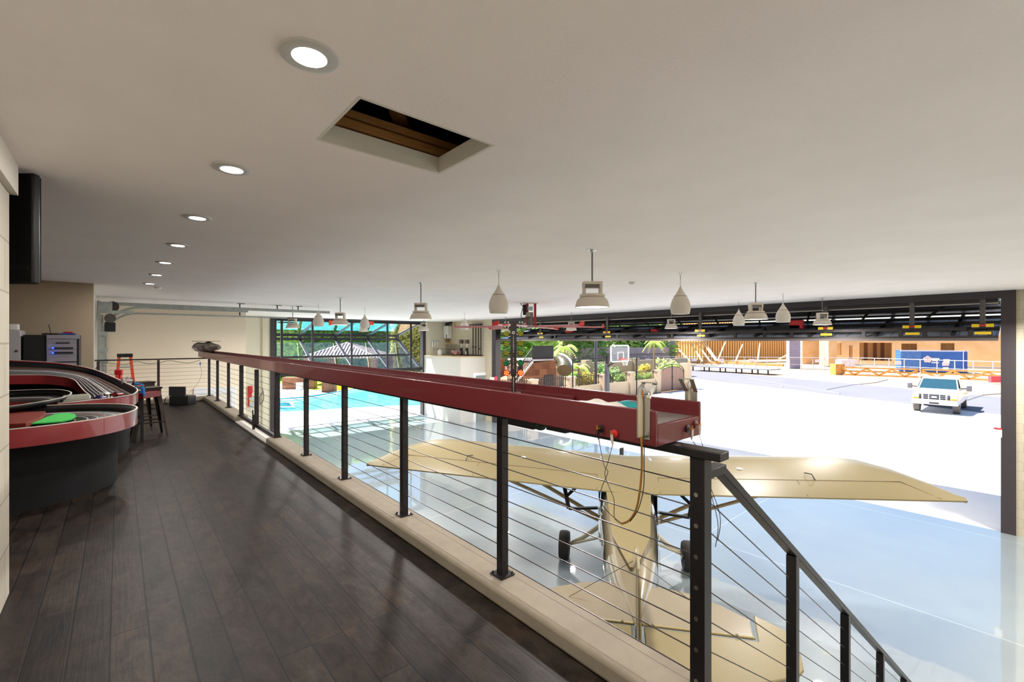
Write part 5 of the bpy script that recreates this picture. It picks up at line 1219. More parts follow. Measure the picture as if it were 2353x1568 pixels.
# ================================================================ outside: ground, street, building site
def gp(u, v): return at(u, v, z=ZH)
def poly_slab(pts, z, t, m, nm): return struct(MB().prism([(p[0], p[1]) for p in pts], z - t, z).build(nm, m, smooth=False, base=(0, 0, 0)))
M_apron = brick_mat('concrete_apron', 'cfccc8', 'cac8c5', 'a9a7a6', 6.0, 6.0, .015, .85, 'xy', offset=0, var=.02, nscale=1, bump=.1)
M_dirt = mat('pale_dirt', 'a2866c', .9, var=.06, vscale=.8)
M_street = mat('street_asphalt', '62626a', .9, var=.05, vscale=.6)
M_gravel = mat('gravel', '8a7668', .9, var=.25, vscale=14)
poly_slab([(-60, -60), (160, -60), (160, 120), (-60, 120)], ZH - .03, .3, M_dirt, 'ground_dirt')
pz = [gp(1690, 881), gp(2310, 957)]
a, b = Vector((45.3, 19.2)), Vector((36.95, 1.18)); dr = (b - a).normalized()
e = b + dr * 20
poly_slab([(XD + .02, -20), (e.x, e.y), (b.x, b.y), (a.x, a.y), (38, 19.3), (XD + .02, 19.5)], ZH, .1, M_apron, 'ground_apron')
f = a - dr * 45; g2 = Vector((8.5, -3.6))
s0, s1 = a - dr * 40 + Vector((.2, 0)), e + Vector((.2, 0)); w = Vector((9.3, -4.3))
poly_slab([(s0.x, s0.y), (s1.x, s1.y), (s1.x + w.x, s1.y + w.y), (s0.x + w.x, s0.y + w.y)], ZH - .01, .1, M_street, 'ground_street')
poly_slab([(38, 19.3), (a.x, a.y), (a.x + 5, a.y + 12), (38, 30)], ZH - .005, .1, M_gravel, 'ground_gravel')
# painted court line on the apron and street cracks
M_lineg = mat('grey_marking', '8f8f9c', .8)
cpt = gp(2010, 1015)
arc = [gp(u, v) for u, v in ((2005, 985), (1940, 988), (1890, 1000), (1862, 1012), (1853, 1022), (1860, 1032), (1885, 1046), (1925, 1058))]
mb = MB(); mb.tube([p + Vector((0, 0, .0)) for p in curve_pts(arc, 6)], .02, 4); o = mb.build('court_line', M_lineg); tag(o, 'long grey curved court line painted on the apron before the truck', 'court marking')
arc = [gp(u, v) for u, v in ((1612, 929), (1650, 934), (1676, 945), (1682, 955), (1670, 966), (1640, 972), (1612, 974))]
tag(MB().tube(curve_pts(arc, 6), .03, 4).build('court_line', M_lineg), 'small grey oval court line on the apron behind the drag strip end', 'court marking')
tag(MB().bar(gp(1955, 1028), gp(2007, 1003), .05, .01).build('court_line', M_lineg), 'short straight grey line inside the curved court line', 'court marking')
for i, P in enumerate([((1900, 896), (1960, 885), (2010, 880), (2040, 873)), ((1720, 870), (1800, 884), (1860, 893), (1930, 905)), ((2215, 923), (2260, 908), (2300, 905)), ((1640, 873), (1720, 878), (1800, 889))]):
    tag(MB().tube([gp(*p) - Vector((0, 0, .005)) for p in P], .05, 4).build('street_crack', mat('crack', '6d6a6e', .9)), ['dark crack in the street left of the truck', 'long dark crack along the middle of the street', 'dark crack in the street right of the truck', 'thin crack in the street behind the gravel patch'][i], 'crack')
# house walls outside (the hangar seen from outside is not in view)

# ---- perimeter wall with pillars, railings and gate
M_pw = mat('perimeter_plaster', 'b9a48a', .85); M_iron = mat('iron_rail', '2a2526', .6)
YW = 19.8
pw = thing('perimeter_wall', 'beige garden wall with pillars and iron railing along the driveway', 'wall', (25, YW, ZH))
def X_(u, y=YW): return at(u, 0, y=y, z=0).x
zw = ZH + 1.10
us = [1150, 1225, 1312, 1387, 1450, 1511]
MB().bb(X_(1150), X_(1511), YW, YW + .2, ZH, zw).build('wall_panel', M_pw, pw, False)
for u in us[1:]:
    x = X_(u); p = MB().bb(x - .28, x + .28, YW - .15, YW + .35, ZH, ZH + 1.75).build('pillar', M_pw, pw, False)
    MB().bb(x - .31, x + .31, YW - .18, YW + .38, ZH + 1.70, ZH + 1.80).build('cap', M_pw, p, False)
for i in range(len(us) - 1):
    x0, x1 = X_(us[i]) + .25, X_(us[i + 1]) - .25; b = MB(); n_ = int((x1 - x0) / .17)
    for j in range(n_ + 1): b.bb(x0 + (x1 - x0) * j / n_ - .022, x0 + (x1 - x0) * j / n_ + .022, YW + .09, YW + .12, zw, zw + .78)
    b.bb(x0, x1, YW + .09, YW + .12, zw + .12, zw + .15); b.bb(x0, x1, YW + .09, YW + .12, zw + .62, zw + .65); b.build('iron_railing', M_iron, pw, False)
gt = thing('driveway_gate', 'brown arched double driveway gate between beige pillars', 'gate', (34.5, YW, ZH))
ga, gb_ = at(1516, 0, y=YW, z=0).x, at(1571, 0, y=YW, z=0).x
M_gate = mat('gate_brown', '8f7060', .7)
N = 24; ctr = (ga + gb_) / 2; hwid = (gb_ - ga) / 2
def gh(x): return ZH + 1.55 + .62 * math.sqrt(max(0, 1 - ((x - ctr) / hwid) ** 2 * .98)) 
for s_, (xa, xb) in enumerate(((ga, ctr - .02), (ctr + .02, gb_))):
    lf = MB(); n_ = 12
    for j in range(n_):
        x0 = xa + (xb - xa) * j / n_; x1 = xa + (xb - xa) * (j + .9) / n_
        lf.add([(x0, YW, ZH + .05), (x1, YW, ZH + .05), (x1, YW, gh(x1) - .18), (x0, YW, gh(x0) - .18), (x0, YW + .04, ZH + .05), (x1, YW + .04, ZH + .05), (x1, YW + .04, gh(x1) - .18), (x0, YW + .04, gh(x0) - .18)], [(0, 3, 2, 1), (4, 5, 6, 7), (0, 1, 5, 4), (3, 7, 6, 2), (0, 4, 7, 3), (1, 2, 6, 5)])
    lo = lf.build('gate_leaf', M_gate, gt, False)
    b = MB(); b.tube([(xa + (xb - xa) * j / 14, YW, gh(xa + (xb - xa) * j / 14)) for j in range(15)], .035, 6)
    b.tube([(xa + (xb - xa) * j / 14, YW, gh(xa + (xb - xa) * j / 14) - .18) for j in range(15)], .025, 6); b.bar((xa, YW, ZH + .05), (xa, YW, gh(xa)), .06); b.bar((xb, YW, ZH + .05), (xb, YW, gh(xb)), .06); b.build('gate_frame', M_iron, lo, False)
MB().bb(ctr - .05, ctr + .05, YW - .05, YW, ZH + 1.0, ZH + 1.2).build('latch', M_blackp, gt, False)
for u, h, lab in ((1578, 2.2, 'tall beige gate pillar at the right of the brown gate'),):
    x = at(u, 0, y=YW, z=0).x; tag(MB().bb(x - .38, x + .38, YW - .25, YW + .45, ZH, ZH + h).build('gate_pillar', M_pw), lab, 'pillar')
# inner terraces: second low wall with rail
t2 = thing('terrace_wall', 'long beige retaining wall with thin railing behind the planting beds', 'wall', (32, 26, ZH))
Y2 = 27.0
MB().bb(at(1250, 0, y=Y2, z=0).x, at(1580, 0, y=Y2, z=0).x, Y2, Y2 + .3, ZH, ZH + 2.1).build('wall_panel', mat('terrace_plaster', 'a69a84', .85), t2, False)
for u in (1350, 1460): x = at(u, 0, y=Y2, z=0).x; MB().bb(x - .45, x + .45, Y2 - .2, Y2 + .4, ZH, ZH + 2.35).build('pillar', MATS['terrace_plaster'], t2, False)
b = MB(); x0, x1 = at(1350, 0, y=Y2, z=0).x, at(1570, 0, y=Y2, z=0).x
for j in range(64): x = x0 + (x1 - x0) * j / 63; b.bb(x - .016, x + .016, Y2 + .1, Y2 + .14, ZH + 2.1, ZH + 2.75)
b.bb(x0, x1, Y2 + .1, Y2 + .14, ZH + 2.72, ZH + 2.77); b.build('iron_railing', M_iron, t2, False)
poly_slab([(XD + 1, 20.1), (37.6, 20.1), (48, 60), (20, 60)], ZH + .35, .3, M_dirt, 'ground_terrace')
# far block wall
fbw = MB(); p0 = at(1290, 832, D=60); p1 = at(1535, 835, D=72)
fbw.bar((p0.x, p0.y, (ZH + .75) / 2), (p1.x, p1.y, (ZH + .45) / 2), .3, .6 - ZH)
tag(fbw.build('block_wall', brick_mat('mauve_block', '9d8f8f', '978a8a', '857a7b', 3.5, 10, .05, .9, 'xz', offset=0), smooth=False), 'mauve grey block wall running behind the garden below the trees', 'wall')

# ---- basketball hoop
bk = thing('basketball_hoop', 'basketball hoop with clear white framed backboard on a black square post', 'basketball hoop', (24, 18.8, ZH))
pp = at(1395, 0, y=18.9, z=0); px_ = pp.x
MB().bb(px_ - .12, px_ + .12, 18.78, 19.02, ZH, ZH + 2.55).build('post', mat('post_grey', '4a474b', .5), bk, True, .01)
MB().bb(px_ + .12, px_ + .15, 18.85, 18.95, ZH + 2.1, ZH + 2.35).build('post_label', M_white, bk, False)
bl, br_ = at(1403, 0, y=17.7, z=0).x, at(1445, 0, y=17.7, z=0).x; zb1, zb0 = at(1424, 793, y=17.7).z, at(1424, 832.5, y=17.7).z
b = MB(); b.bb(px_ - .1, px_ + .1, 18.8, 18.95, ZH + 2.5, zb0 + .55); b.build('mast', M_blackp, bk, False)
b = MB(); b.bar((px_, 18.85, zb0 - .35), (bl + .55, 17.8, zb0 + .02), .08); b.bar((px_ - .1, 18.95, zb0 + .35), (bl + .2, 17.75, zb0 + .6), .08); b.bar((bl + .1, 17.75, zb0 + .02), (bl + 1.1, 17.75, zb0 + .02), .08); b.build('support_arm', M_blackp, bk, False)
MB().bb(bl, br_, 17.69, 17.71, zb0, zb1).build('backboard', mat('clear_board', 'e9f2ee', .05, alpha=.10), bk, False)
b = MB(); t = .07
b.bb(bl, br_, 17.67, 17.73, zb1 - t, zb1); b.bb(bl, br_, 17.67, 17.73, zb0, zb0 + t); b.bb(bl, bl + t, 17.67, 17.73, zb0, zb1); b.bb(br_ - t, br_, 17.67, 17.73, zb0, zb1); b.build('board_frame', M_white, bk, False)
bm_ = (bl + br_) / 2 + .05; b = MB(); b.bb(bm_ - .32, bm_ + .32, 17.66, 17.69, zb0 + .62, zb0 + .66); b.bb(bm_ - .32, bm_ - .28, 17.66, 17.69, zb0 + .18, zb0 + .66); b.bb(bm_ + .28, bm_ + .32, 17.66, 17.69, zb0 + .18, zb0 + .66); b.build('target_square', M_white, bk, False)
rz_ = at(1430, 826, y=17.4).z; rc = Vector((bm_ + .02, 17.35, rz_ + .02))
MB().tube([rc + Vector((.23 * math.cos(a * PI / 12), .23 * math.sin(a * PI / 12), 0)) for a in range(25)], .018, 6, cap=False).bb(rc.x - .12, rc.x + .12, 17.55, 17.68, rc.z - .10, rc.z + .02).build('rim', mat('rim_red', 'e04030', .5), bk)
b = MB()
for a in range(12): b.tube([rc + Vector((.22 * math.cos(a * PI / 6), .22 * math.sin(a * PI / 6), 0)), rc + Vector((.13 * math.cos(a * PI / 6 + .3), .13 * math.sin(a * PI / 6 + .3), -.42))], .008, 4)
b.build('net', M_white, bk)
nf = thing('backstop_frame', 'thin black goal shaped frame standing behind the basketball hoop', 'frame', (25, 19.4, ZH))
xa, xb = at(1316, 0, y=19.4, z=0).x, at(1463, 0, y=19.4, z=0).x; zt_ = at(1390, 824, y=19.4).z
for x in (xa, xb): MB().cyl((x, 19.4, ZH), (x, 19.4, zt_), .045, 10).build('upright', M_blackp, nf)
MB().cyl((xa, 19.4, zt_), (xb, 19.4, zt_), .035, 10).build('crossbar', M_blackp, nf)
q = at(1369, 883, y=20.6); lpz = thing('light_pole', 'tall dark pole rising behind the garden wall and above the door edge', 'pole', (q.x, 20.6, ZH + .3))
MB().cyl((q.x, 20.6, ZH + .3), (q.x, 20.6, 3.4), .12, 14).build('pole', mat('pole_dark', '45434d', .5), lpz); MB().bb(q.x - .25, q.x + .25, 20.3, 20.9, 3.4, 3.55).build('lamp_head', M_blackp, lpz, False)

# ---- stone fireplace block with upper terrace, stairs and slide
M_stn = brick_mat('stone_cladding', 'b27e5a', '7a4e34', '8a6650', .75, .42, .012, .85, 'xz', offset=.37, var=.2, nscale=3)
YS = 23.0
sb = thing('stone_terrace', 'brown stone clad terrace block with small dark door and iron railing on top', 'terrace', (22, YS, ZH))
xs0, xs1 = at(1172, 0, y=YS, z=0).x, at(1278, 0, y=YS, z=0).x
xm1, xm2 = at(1203, 0, y=YS, z=0).x, at(1222, 0, y=YS, z=0).x
ztop = at(1260, 829, y=YS).z; zmid = at(1200, 872, y=YS).z
bmesh_pts = [(xs0, ZH), (xs1, ZH), (xs1, ztop), (xm2, ztop - .12), (xm1 - 0, zmid + .3), (xs0, zmid)]
MB().slab([(x, YS, z) for x, z in bmesh_pts], (0, 1, 0), 2.6).build('stone_block', M_stn, sb, False)
MB().bb(xm2, xs1 + .08, YS - .08, YS + 2.6, ztop, ztop + .12).build('coping', M_cream, sb, False)
MB().bar((xm1 - .9, YS - .05, zmid - .3), (xm2, YS - .05, ztop - .02), .2, .14).build('stair_coping', M_cream, sb, False)
MB().bb(xs0 - 1, xm1, YS + 2.8, YS + 3.0, ZH, at(1185, 826, y=YS + 2.8).z).build('back_wall', M_stn, sb, False)
d0, d1_ = at(1250, 0, y=YS, z=0).x, at(1272, 0, y=YS, z=0).x; MB().bb(d0, d1_, YS - .03, YS + .01, ZH, at(1260, 862, y=YS).z).build('metal_door', mat('door_charcoal', '4c484a', .5), sb, False)
def railing(x0, x1, y, z0a, z0b, h, nm, n_=None, sp_=.14):
    b = MB(); n_ = n_ or max(2, int(abs(x1 - x0) / sp_))
    for j in range(n_ + 1):
        t = j / n_; x = x0 + (x1 - x0) * t; z = z0a + (z0b - z0a) * t; b.bb(x - .018, x + .018, y - .015, y + .015, z, z + h)
    b.bar((x0, y, z0a + h), (x1, y, z0b + h), .05); b.bar((x0, y, z0a + .12), (x1, y, z0b + .12), .04); return b.build(nm, M_iron, sb, False)
hr = at(1250, 799, y=YS).z - ztop
railing(xm2 + .1, xs1 - .3, YS, ztop + .1, ztop + .1, hr, 'iron_railing', 34)
railing(xm1 - .6, xm2, YS - .05, zmid - .1, ztop, hr * .95, 'stair_railing', 14)
railing(xs0 - .5, xm2 + 1.5, YS + 2.7, ztop - .25, ztop - .25, hr, 'iron_railing', 34)
railing(xs0 - .3, xm1 - .2, YS - .1, zmid - .05, zmid - .05, .95, 'iron_railing', 14)
ws_ = MB(); fence_x0, fence_x1 = xs0 - 1, xm1
for j in range(16): x = fence_x0 + (fence_x1 - fence_x0) * j / 16; ws_.bb(x, x + .16, YS + 2.0, YS + 2.05, ZH, zmid + 1.35)
tag(ws_.build('wooden_fence', mat('fence_brown', '9a6a44', .8, var=.15, vscale=6), smooth=False), 'brown vertical board fence behind the lower iron railing', 'fence')
sl = thing('water_slide', 'grey beige curved water slide tube beside the stone terrace', 'water slide', (24.3, 23, ZH))
pA, pB, pC, pD = at(1279, 823, D=32.6), at(1290, 830, D=31.8), at(1298, 842, D=31.2), at(1297, 852, D=30.8)
MB().tube(curve_pts([pA, pB, pC, pD], 6), [.22] * 4 + [.35] * 5 + [.48] * 6 + [.5] * 4, 16).build('flume', mat('slide_shell', '4a4533', .35), sl)
MB().tube(curve_pts([pA + Vector((0, -.3, .3)), pB + Vector((.1, -.3, .35)), pC + Vector((.3, -.3, .3)), pD + Vector((.5, -.3, .1))], 6), .08, 8).build('rim', M_white, sl)
q = at(1281, 870, D=32); MB().cyl((q.x, q.y, ZH), (q.x, q.y, pB.z - .4), .10, 12).build('support', M_pw, sl)

# ---- plants
def leafmat(nm, a, b):
    m = mat(nm, a, .7, col2=b, vscale=3); nt = m.node_tree; n = nt.nodes; l = nt.links; p = n['Principled BSDF']
    t = n.new('ShaderNodeBsdfTranslucent'); x = n.new('ShaderNodeMixShader'); x.inputs[0].default_value = .45
    l.new(p.inputs['Base Color'].links[0].from_socket, t.inputs[0]); o = [k for k in n if k.type == 'OUTPUT_MATERIAL'][0]
    l.new(p.outputs[0], x.inputs[1]); l.new(t.outputs[0], x.inputs[2]); l.new(x.outputs[0], o.inputs[0]); return m
M_lf1 = leafmat('leaf_green', '8cb85a', 'c4e080'); M_lf2 = leafmat('leaf_dark', '5f8a50', '9cc074'); M_lf3 = leafmat('leaf_yellow', 'c9b23c', 'dcd26a'); M_lf4 = leafmat('leaf_lime', 'b0d468', 'dcec98')
M_trunk = mat('trunk_brown', '8a7862', .9)
def canopy(nm, c, r, n_, m, par, leaf=.16, seed=1):
    rnd = random.Random(seed); vs = []; fs = []; c = Vector(c)
    bl_ = [(Vector((rnd.uniform(-.6, .6) * r[0], rnd.uniform(-.6, .6) * r[1], rnd.uniform(-.5, .6) * r[2])), rnd.uniform(.35, .6)) for _ in range(9)]
    for i in range(n_):
        o, q = bl_[i % 9]; d = Vector((rnd.gauss(0, 1), rnd.gauss(0, 1), rnd.gauss(0, 1))).normalized() * rnd.uniform(.75, 1.05)
        p = c + o + Vector((d.x * r[0] * q, d.y * r[1] * q, d.z * r[2] * q))
        a = Vector((rnd.gauss(0, 1), rnd.gauss(0, 1), rnd.gauss(0, .7))).normalized() * leaf; b2 = a.orthogonal().normalized() * leaf * .5
        k_ = len(vs); vs += [p - a, p + b2, p + a, p - b2]; fs.append((k_, k_ + 1, k_ + 2, k_ + 3))
    mb = MB(); mb.v = vs; mb.f = fs
    return mb.build(nm, m, par, False, fixn=False)
def tree(nm, lab, cat, c, h, r, m, seed, n_=2500, leaf=.3, grp=None, tr=True):
    o = thing(nm, lab, cat, (c[0], c[1], c[2]), grp)
    if tr: MB().tube([(c[0], c[1], c[2]), (c[0] + .1, c[1], c[2] + h * .35), (c[0], c[1] + .1, c[2] + h * .6)], [.22, .16, .1], 8).build('trunk', M_trunk, o)
    canopy('foliage', (c[0], c[1], c[2] + h * .42), r, n_, m, o, leaf, seed); return o
TL = [(1180, 40, 6.0, 4, 'leftmost green tree above the wooden fence beside the hangar door frame'), (1235, 52, 8, 6, 'bushy green tree above the stair railing'), (1300, 62, 9, 6, 'broad green tree behind the water slide'), (1352, 66, 9.5, 7, 'green tree directly left of the light pole'),
      (1400, 70, 10, 7, 'green tree right behind the basketball backboard left edge'), (1452, 74, 10, 7, 'green tree right of the basketball backboard'), (1505, 78, 10, 6, 'green tree behind the tall palm'), (1560, 96, 12, 8, 'far green tree behind the framed wooden wall')]
for i, (u, D, h, rr, lab) in enumerate(TL):
    q = at(u, 0, D=D, z=0); tree('garden_tree', lab, 'tree', (q.x, q.y, ZH), h + 3, (rr * .85, rr * .6, h * .60), (M_lf1, M_lf4, M_lf2)[i % 3], 20 + i, 3600, .42, 'green trees beyond the garden')
def palm(u, v0, D, h, lab, sz_, tilt=0, n_=22):
    q = at(u, v0, D=D); o = thing('palm_tree', lab, 'palm', (q.x, q.y, ZH + .3)); top = Vector((q.x + tilt, q.y, ZH + .3 + h))
    MB().tube([(q.x, q.y, ZH + .3), (q.x + tilt * .5, q.y, ZH + .3 + h * .5), top], [.13, .09, .08], 8).build('trunk', M_trunk, o)
    rnd = random.Random(int(u)); vs = []; fs = []
    for i in range(n_):
        a = rnd.uniform(0, 2 * PI); el = rnd.uniform(.0, 1.1); d = Vector((math.cos(a), math.sin(a), 0)); sd = Vector((-d.y, d.x, 0))
        for s_ in range(12):
            t = s_ / 12; p = top + d * sz_ * t * math.cos(el * .3) + Vector((0, 0, sz_ * (el * t - 1.25 * t * t)))
            for sg in (-1, 1):
                l_ = sz_ * .30 * (1 - t * .6); e_ = p + sd * sg * l_ + Vector((0, 0, -l_ * .7)) + d * .1; k_ = len(vs); w_ = d * .06 * sz_
                vs += [p, p + w_, e_]; fs.append((k_, k_ + 1, k_ + 2))
    mb = MB(); mb.v = vs; mb.f = fs; mb.build('fronds', M_lf4, o, False, fixn=False)
palm(1506, 860, 40, 3.75, 'tall palm with drooping fronds left of the driveway gate', .95, -.3)
palm(1298, 830, 36, 3.3, 'palm with drooping crown just above the water slide', 1.15)
palm(1330, 850, 34, 1.9, 'young palm behind the left upright of the backstop frame', .9)
SH = [(1322, 868, .7, M_lf1, 'green shrub right beside the water slide'), (1345, 872, .9, M_lf3, 'yellow green shrub left of the light pole'), (1358, 874, .8, M_lf3, 'yellow shrub touching the light pole'), (1385, 860, 1.0, M_lf2, 'dark green shrub right of the light pole'), (1408, 862, .9, M_lf2, 'blue green shrub behind the hoop post'),
      (1425, 868, .6, M_lf1, 'round green shrub below the basketball rim'), (1442, 866, .6, M_lf1, 'round green shrub below the right side of the backboard'), (1463, 868, .6, M_lf1, 'green shrub at the right upright of the backstop frame'), (1480, 850, .9, M_lf3, 'yellow green bush left of the tall palm'), (1493, 866, .7, M_lf4, 'lime bush behind the railing left of the gate'), (1530, 838, 1.3, M_lf4, 'large lime bush above the arched gate'), (1550, 842, 1.0, M_lf4, 'small lime bush above the right side of the gate')]
for i, (u, v, r_, m, lab) in enumerate(SH):
    D = (CAMZ - (ZH + .9)) * F / max(20, (v + 6) - 784) ; D = min(max(D, 29.5), 44); q = at(u, 0, D=D, z=0)
    if q.y < 20.7: q = at(u, 0, y=20.9 + r_ * .3, z=0)
    o = thing('shrub', lab, 'shrub', (q.x, q.y, ZH + .3), 'shrubs in the planting bed')
    canopy('foliage', (q.x, q.y, ZH + .5 + r_ * .7), (r_ * .85, r_ * .7, r_ * .85), 500, m, o, .14, 60 + i); MB().cyl((q.x, q.y, ZH + .3), (q.x, q.y, ZH + .3 + r_), .04, 6).build('stem', M_trunk, o)

# ---- building site
M_osb = mat('sheathing_board', 'd8b27c', .85, col2='e2c090', vscale=.7); M_stud = mat('stud_lumber', 'deb06c', .8); M_brace = mat('pale_brace', 'ecd2a0', .7)
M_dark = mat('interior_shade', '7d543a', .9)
fw_ = thing('framed_wall', 'tall stud framed timber wall under construction with diagonal braces', 'timber wall', (80, 45, ZH))
A0, B0 = at(1550, 0, D=84, z=0), at(1812, 0, D=92, z=0); zt_ = 5.2; zbw = ZH + .6
N = 48
for i in range(N):
    t = i / (N - 1); p = A0.lerp(B0, t)
    MB().box((p.x, p.y, (zbw + zt_) / 2), (.32, .35, zt_ - zbw), rz=-.5).build('stud', M_stud, fw_, False)
pd = (B0 - A0).normalized(); bk_ = Vector((pd.y, -pd.x, 0)); bk_ = bk_ if bk_.dot(FW) > 0 else -bk_
m0 = A0.lerp(B0, .22)
MB().bar(Vector((m0.x, m0.y, (zbw + zt_) / 2)) + bk_ * .3, Vector((B0.x, B0.y, (zbw + zt_) / 2)) + bk_ * .3, .05, zt_ - zbw).build('sheathing', mat('orange_sheathing', '8f6132', .9), fw_, False)
MB().bar(Vector((A0.x, A0.y, zbw - .1)), Vector((B0.x, B0.y, zbw - .1)), .4, .2).build('bottom_plate', M_stud, fw_, False)
MB().bar(Vector((A0.x, A0.y, 1.3)), Vector((m0.x, m0.y, 1.3)), .3, .2).build('header_plate', M_brace, fw_, False)
for (ua, va, ub, vb) in ((1540, 783, 1586, 831), (1583, 783, 1614, 831), (1597, 783, 1632, 831), (1611, 783, 1645, 829), (1616, 783, 1648, 829), (1668, 783, 1649, 830), (1706, 793, 1690, 831), (1746, 790, 1741, 829), (1838, 800, 1790, 826), (1865, 783, 1897, 845)):
    p, q = at(ua, va, D=86), at(ub, vb, D=80); MB().bar(p, q, .18).build('brace', M_brace, fw_, False)
M_col = brick_mat('grey_block', '9a95a8', '928da0', '868195', .8, .4, .02, .9, 'yz')
for (u0, u1, v1, D, lab) in ((1532, 1549, 831, 78, 'grey block column at the left end of the framed wall'), (1810, 1835, 851, 68, 'tall grey block column in the middle of the building site')):
    a_, b_ = at(u0, 0, D=D, z=0), at(u1, 0, D=D, z=0); c = (a_ + b_) / 2
    tag(MB().box((c.x, c.y, (ZH + 5) / 2), ((a_ - b_).length, .8, 5 - ZH), M=A).build('block_column', M_col, smooth=False), lab, 'column')
# sheathed house on the right
hs = thing('unfinished_house', 'single storey house in tan sheathing with open window and door holes', 'house', (95, 15, ZH))
HA, HB_ = at(1905, 0, D=78, z=0), at(2330, 0, D=66, z=0)
def hu(u): # distance along wall line hit by column u
    d = FW + RT * ((u - 1176.5) / F); v = HB_ - HA; den = d.x * v.y - d.y * v.x
    t = (HA.x * v.y - HA.y * v.x) / den; return Vector((d.x * t, d.y * t, 0))
hn = Vector((HB_ - HA).normalized()); hb = Vector((hn.y, -hn.x, 0)); hb = hb if hb.dot(FW) > 0 else -hb
def hz(u, v): p = hu(u); return at(u, v, D=p.dot(FW)).z
def hw_(u0, u1, za, zb3, m, nm, off=0, th=.25):
    p, q = hu(u0), hu(u1); zz = (za + zb3) / 2
    return MB().bar(Vector((p.x, p.y, zz)) + hb * off, Vector((q.x, q.y, zz)) + hb * off, th, zb3 - za).build(nm, m, hs, False)
zg = ZH + .3; zr = 4.2
holes = [(1914, 1934, 789, 816), (1951, 1959, 794, 829), (1975, 2049, 788, 829), (2071, 2107, 790, 806), (2161, 2193, 789, 806)]
cuts = [1905, 1914, 1934, 1951, 1959, 1975, 2049, 2071, 2107, 2161, 2193, 2330]
hd = {h[0]: h for h in holes}
for a_, b_ in zip(cuts[:-1], cuts[1:]):
    if a_ in hd:
        h = hd[a_]; um = (h[0] + h[1]) / 2; za, zb3 = hz(um, h[3]), hz(um, h[2])
        if za - zg > .4: hw_(a_, b_, zg, za, M_osb, 'wall_panel')
        hw_(a_, b_, zb3, zr, M_osb, 'wall_panel')
    else: hw_(a_, b_, zg, zr, M_osb, 'wall_panel')
hw_(1905, 2330, ZH, zg, mat('slab_grey', 'a9a4a0', .9), 'slab', -.05, .4)
hw_(1905, 2330, zg, zr, M_osb, 'rear_wall', 8.0)
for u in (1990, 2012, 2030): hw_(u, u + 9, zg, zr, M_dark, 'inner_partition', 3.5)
for u in (1915, 1931, 1952, 1976, 2047, 2072, 2090, 2106, 2162, 2176, 2192): hw_(u, u + 1.3, zg, zr - .5, M_rust, 'inner_stud', .5)
hw_(1905, 2330, zr, zr + .2, M_osb, 'ceiling_deck', 4.0, 8.5)
# projecting entrance block
p, q = at(1893, 0, D=74, z=0), at(1912, 0, D=74, z=0); c = (p + q) / 2
eb = tag(MB().box((c.x, c.y, (ZH + 3.2) / 2 + .1), ((p - q).length, 2.2, 3.2 - ZH), M=A).build('entrance_block', M_osb, smooth=False), 'narrow tan sheathed block standing at the left of the unfinished house', 'wall')
p, q = at(1838, 0, D=82, z=0), at(1893, 0, D=80, z=0); c = (p + q) / 2; z1 = 4.4
tag(MB().box((c.x, c.y, (ZH + z1) / 2), ((p - q).length, .4, z1 - ZH), M=A).build('sheathed_wall', M_osb, smooth=False), 'tan sheathed wall between the block column and the entrance block', 'wall')
# dumpster
dm = thing('dumpster', 'big blue roll off dumpster with flower logo before the unfinished house', 'dumpster', (70, 5, ZH))
MT = (M_db := mat('dumpster_blue', '2d62b0', .5, var=.08, vscale=2))
pa, pb_ = at(2070, 847, D=60.5), at(2223, 852, D=57.5)
pa.z = ZH; pb_.z = ZH; dd = (pb_ - pa).normalized(); dn = Vector((dd.y, -dd.x, 0)); dn = dn if dn.dot(FW) > 0 else -dn; Ld = (pb_ - pa).length; Hd = at(2146, 806, D=59).z - ZH
def db(s0_, s1_, n0, n1, z0, z1, m, nm, par=dm):
    c = pa + dd * ((s0_ + s1_) / 2) + dn * ((n0 + n1) / 2); c.z = ZH + (z0 + z1) / 2
    return MB().box(c, (abs(s1_ - s0_), abs(n1 - n0), z1 - z0), M=Matrix((dd, dn, Vector((0, 0, 1)))).transposed()).build(nm, m, par, False)
db(0, Ld, 0, .08, .15, Hd, M_db, 'side_panel'); db(0, Ld, 2.3, 2.38, .15, Hd, M_db, 'side_panel'); db(0, .08, 0, 2.38, .15, Hd, M_db, 'end_panel'); db(Ld - .08, Ld, 0, 2.38, .15, Hd, M_db, 'end_panel'); db(0, Ld, 0, 2.38, .12, .2, M_db, 'floor_panel')
db(-.02, Ld * .31, -.04, .0, .2, Hd, mat('dumpster_light', '4a78b8', .6, var=.12, vscale=3), 'gate_panel'); db(-.05, Ld + .1, -.08, .06, Hd - .12, Hd + .03, mat('rim_white', 'c9d4ea', .5), 'top_rim'); db(Ld - .45, Ld - .35, -.08, 0, .2, Hd, MATS['rim_white'], 'side_rib')
db(Ld - .2, Ld - .1, -.08, 0, .2, Hd, M_db, 'side_rib'); db(.3, Ld + .2, .2, 2.1, 0, .14, mat('skid', '3c5584', .6), 'skid')
lc = pa + dd * (Ld * .41) - dn * .05 + Vector((0, 0, Hd * .60))
fl_ = MB()
for i in range(5):
    a_ = PI / 2 + 2 * PI * i / 5; fl_.lathe([(.0001, 0), (.20, 0), (.20, .02), (.0001, .02)], (0, 0, 0), 12)
    for v_ in range(len(fl_.v) - 48, len(fl_.v)): p_ = fl_.v[v_]; fl_.v[v_] = lc + dd * (p_.x + .26 * math.cos(a_)) + Vector((0, 0, p_.y + .26 * math.sin(a_))) - dn * p_.z
fl_.build('flower_logo', M_white, dm, False)
def dq(s0_, s1_, z0, z1, m=M_white, nm='logo_print'): return db(s0_, s1_, -.07, -.05, z0, z1, m, nm)
